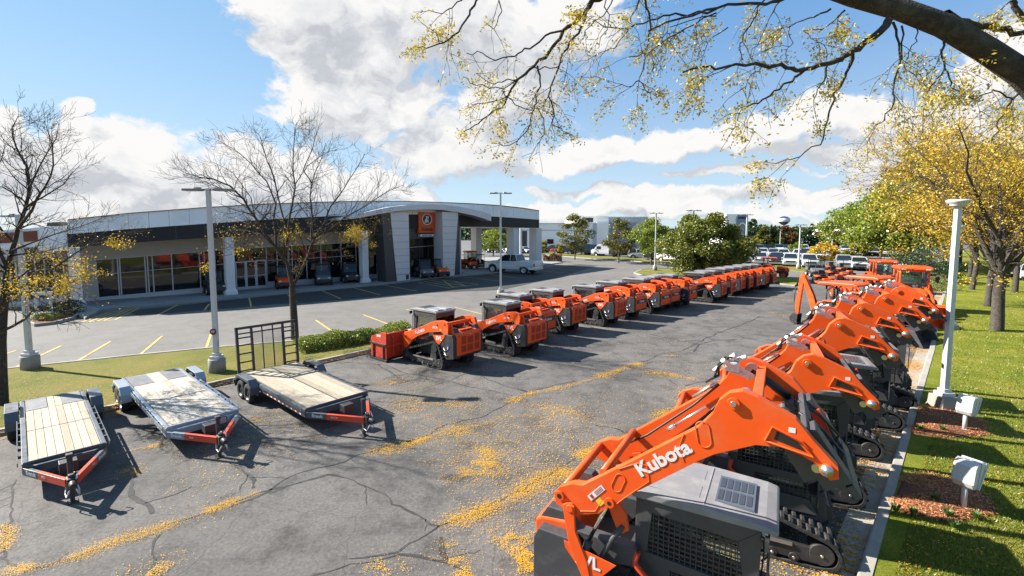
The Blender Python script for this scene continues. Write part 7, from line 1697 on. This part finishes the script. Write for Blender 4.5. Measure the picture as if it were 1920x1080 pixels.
def make_utv(hood, seat=M_seat):
    root = empty('utility_vehicle'); mb = MB(); mb.box(-1.3, 1.25, -.6, .6, .32, .50); mb.box(1.2, 1.42, -.5, .5, .30, .60); mb.build('chassis', M_blk, root, bevel=.02)
    mb = MB(); mb.prism([(.45, .5), (.55, 1.0), (1.15, .92), (1.38, .75), (1.40, .5)], -.62, .62); mb.build('hood', hood, root, bevel=.05)
    mb = MB(); mb.box(-1.42, -.35, -.68, -.62, .70, 1.02); mb.box(-1.42, -.35, .62, .68, .70, 1.02); mb.box(-1.42, -1.36, -.62, .62, .70, 1.02); mb.box(-.41, -.35, -.62, .62, .70, 1.05); mb.box(-1.42, -.35, -.62, .62, .66, .72); mb.build('cargo_box', hood, root, bevel=.01)
    mb = MB(); mb.box(-.30, .15, -.55, .55, .62, .78); mb.box(-.38, -.26, -.55, .55, .75, 1.25); mb.build('bench_seat', seat, root, bevel=.03)
    mb = MB()
    for s in (1, -1): mb.tube([(.60, s * .62, .95), (.35, s * .60, 1.85), (-.40, s * .60, 1.88), (-.42, s * .62, .75)], .03, 6)
    mb.tube([(.35, -.6, 1.85), (.35, .6, 1.85)], .025, 6); mb.tube([(-.4, -.6, 1.87), (-.4, .6, 1.87)], .025, 6); mb.build('roll_cage', M_blk, root)
    mb = MB(); mb.prism([(-.50, 1.88), (-.48, 1.93), (.42, 1.93), (.46, 1.87)], -.66, .66); mb.build('roof', M_blk, root, bevel=.02)
    mb = MB(); mb.add([(.58, -.58, 1.0), (.58, .58, 1.0), (.38, .56, 1.8), (.38, -.56, 1.8)], [(0, 1, 2, 3)]); mb.build('windshield', M_glass, root)
    for s in (1, -1):
        wheel(root, .95, s * .62, .32, .26, s, rim=M_rim2); wheel(root, -.9, s * .62, .32, .26, s, rim=M_rim2); mb = MB(); mb.box(1.36, 1.42, *sorted((s * .34, s * .54)), .64, .76); mb.build('headlight', M_lamp, root, bevel=.01)
    return root
UT = {'orange': make_utv(M_or), 'grey': make_utv(mat('grey_plastic', (.16, .16, .17), .4)), 'black': make_utv(M_blk)}; used = set()
for px, y, c, rz, lb in [(404, 549, 'black', -50, 'black utility vehicle on the sidewalk behind the left lamp post'), (430 + 104, 536, 'orange', -60, 'orange utility vehicle on the sidewalk left of the bare tree trunk'), (606, 527, 'grey', -65, 'grey-hooded utility vehicle on the sidewalk between the bare tree trunk and the next column'),
                         (655, 521, 'black', -60, 'black utility vehicle beside the right-hand white column'), (900, 503, 'orange', 200, 'orange utility vehicle under the canopy, left of the white pickup')]:
    o = UT[c] if c not in used else copy_tree(UT[c]); used.add(c); p, t = hit(px, y, 1.9 if px < 800 else 2.5); place(o, p.x, p.y, rad(rz), lb, 'utility vehicles displayed by the showroom', .14); o['category'] = 'utility vehicle'
for px, y, d, c, rz, lb in [(786, 505, .35, 'grey', -60, 'grey-hooded utility vehicle displayed between the two portal piers'), (815, 505, .35, 'orange', -60, 'orange utility vehicle beside the right portal pier')]:
    o = copy_tree(UT[c]); p, t = hit(px, y, d); p = p + Vector((t.y, -t.x)) * .8; place(o, p.x, p.y, rad(rz), lb, 'utility vehicles displayed by the showroom', .14); o['category'] = 'utility vehicle'
p, t = hit(880, 505, 4.5); o = make_tractor(cab=True, loader=False); place(o, p.x, p.y, rad(-150), 'orange cab tractor displayed under the showroom canopy', None, .14, .85); o['category'] = 'tractor'
p = G(1528, 518); o = copy_tree(UT['grey']); place(o, p.x, p.y, rad(-110), 'grey utility vehicle between the white pickup and the mowers', 'utility vehicles displayed by the showroom', 0); o['category'] = 'utility vehicle'

# ------------------------------------------------------------------ far buildings and the water tower
def block(parts, label, name='distant_building'):
    root = empty(name, (0, 0, 0), 0, label, 'building')
    for (nm, x0, yt, x1, yb, Y, dep, m) in parts:
        a = AT(x0, 430, Y); b = AT(x1, 430, Y); zt = HT(Y, yt); zb = HT(Y, yb) if yb else 0; mb = MB(); mb.box(a.x, b.x, Y, Y + dep, zb, zt); mb.build(nm, m, root)
    return root
M_ww = mat('white_warehouse_wall', (.93, .88, .80), .7, raw=True, var=.04, vscale=.2); M_gw = mat('grey_warehouse_wall', (.58, .60, .63), .7, var=.04, vscale=.2)
block([('wall', 960, 418.5, 1119, 0, 120, 40, M_ww), ('wall_band', 960, 431, 1119, 432.2, 119.9, .2, M_gw), ('roof_edge', 960, 418.2, 1119, 419.2, 119.8, .3, M_gw), ('upper_wall', 1084, 405.5, 1141, 418.5, 122, 30, M_ww), ('upper_window', 1095, 408.5, 1112, 416.5, 121.9, .2, M_carglass), ('grey_wall', 1119, 417, 1141, 0, 121, 30, M_ww),
       ('window', 1026, 448.5, 1038, 457, 119.85, .2, M_carglass), ('window', 1078, 450, 1101, 457, 119.85, .2, M_carglass), ('loading_door', 966, 433, 988, 462, 119.85, .2, M_dfr), ('pilaster', 1112, 418, 1119, 0, 119.6, .5, M_gw)], 'white warehouse with dark loading door and upper window, beyond the car lot', 'warehouse')
block([('wall', 1141, 406.5, 1215, 0, 130, 40, M_gw), ('lower_wall', 1139, 417, 1192, 0, 124, 6, mat('bluish_wall', (.30, .34, .40), .6)), ('roof_edge', 1141, 406, 1215, 407, 129.8, .4, M_ww)], 'low grey building right of the white warehouse')
TW = block([('wall', 1361, 401.5, 1402, 0, 110, 9, M_ww), ('front_panel', 1381, 402.5, 1401, 462, 109.7, .3, mat('blue_grey_cladding', (.20, .26, .33), .35, metal=.3)), ('name_plate', 1384, 406.5, 1398, 410.5, 109.6, .1, mat('navy_plate', (.03, .05, .12), .4))], 'white and blue-grey entrance tower right of the dense dark tree', 'entrance_tower')
a = AT(1391.5, 430, 109.6); mb = MB(); R0 = 8 / F * 109.6; zc = HT(109.6, 430)
pts = [(a.x - R0, .5)] + [(a.x + R0 * math.cos(math.pi - math.pi * k / 16), zc + R0 * 1.6 * math.sin(math.pi * k / 16)) for k in range(17)] + [(a.x + R0, .5)]; inn = [(a.x + (x - a.x) * .78, z if z < 1 else zc + (z - zc) * .85) for x, z in pts]
n = len(pts); mb.add([(x, 109.55, z) for x, z in pts] + [(x, 109.55, z) for x, z in inn], [(i, i + 1, n + i + 1, n + i) for i in range(n - 1)]); mb.build('arch_trim', M_ww, TW, recalc=False)
block([('wall', 1574, 429.5, 1596, 0, 210, 20, M_ww)], 'small pale flat building on the skyline right of the rusty trees'); block([('wall', 1535, 433.5, 1541, 0, 200, 10, M_ww)], 'narrow pale block on the skyline by the thin lamp post')
a = AT(1470, 413, 420); k = 420 / F; WT = empty('water_tower', (a.x, 420, 0), 0, 'white water tower with navy base and cap on the skyline', 'water tower')
zc = HT(420, 413.5); mb = MB(); mb.lathe([(1.6, 0), (1.5, zc - 10 * k), (2.2 * k, zc - 8 * k)], 20, ax='z'); mb.build('stem', M_wcol, WT)
mb = MB(); mb.lathe([(2.2 * k, zc - 8.5 * k), (6 * k, zc - 6.3 * k), (9.6 * k, zc - 2.4 * k)], 32, ax='z'); mb.build('tank_base', mat('navy_tank_paint', (.03, .04, .11), .5), WT)
mb = MB(); mb.lathe([(9.6 * k, zc - 2.4 * k), (10.6 * k, zc), (10.4 * k, zc + 2.0 * k), (9.4 * k, zc + 4.2 * k)], 32, ax='z'); mb.build('tank', mat('white_tank_paint', (.62, .66, .70), .5), WT)
mb = MB(); mb.lathe([(9.4 * k, zc + 4.2 * k), (6 * k, zc + 6.6 * k), (2 * k, zc + 7.8 * k), (0, zc + 8 * k)], 32, ax='z'); mb.build('tank_cap', MATS['navy_tank_paint'], WT)
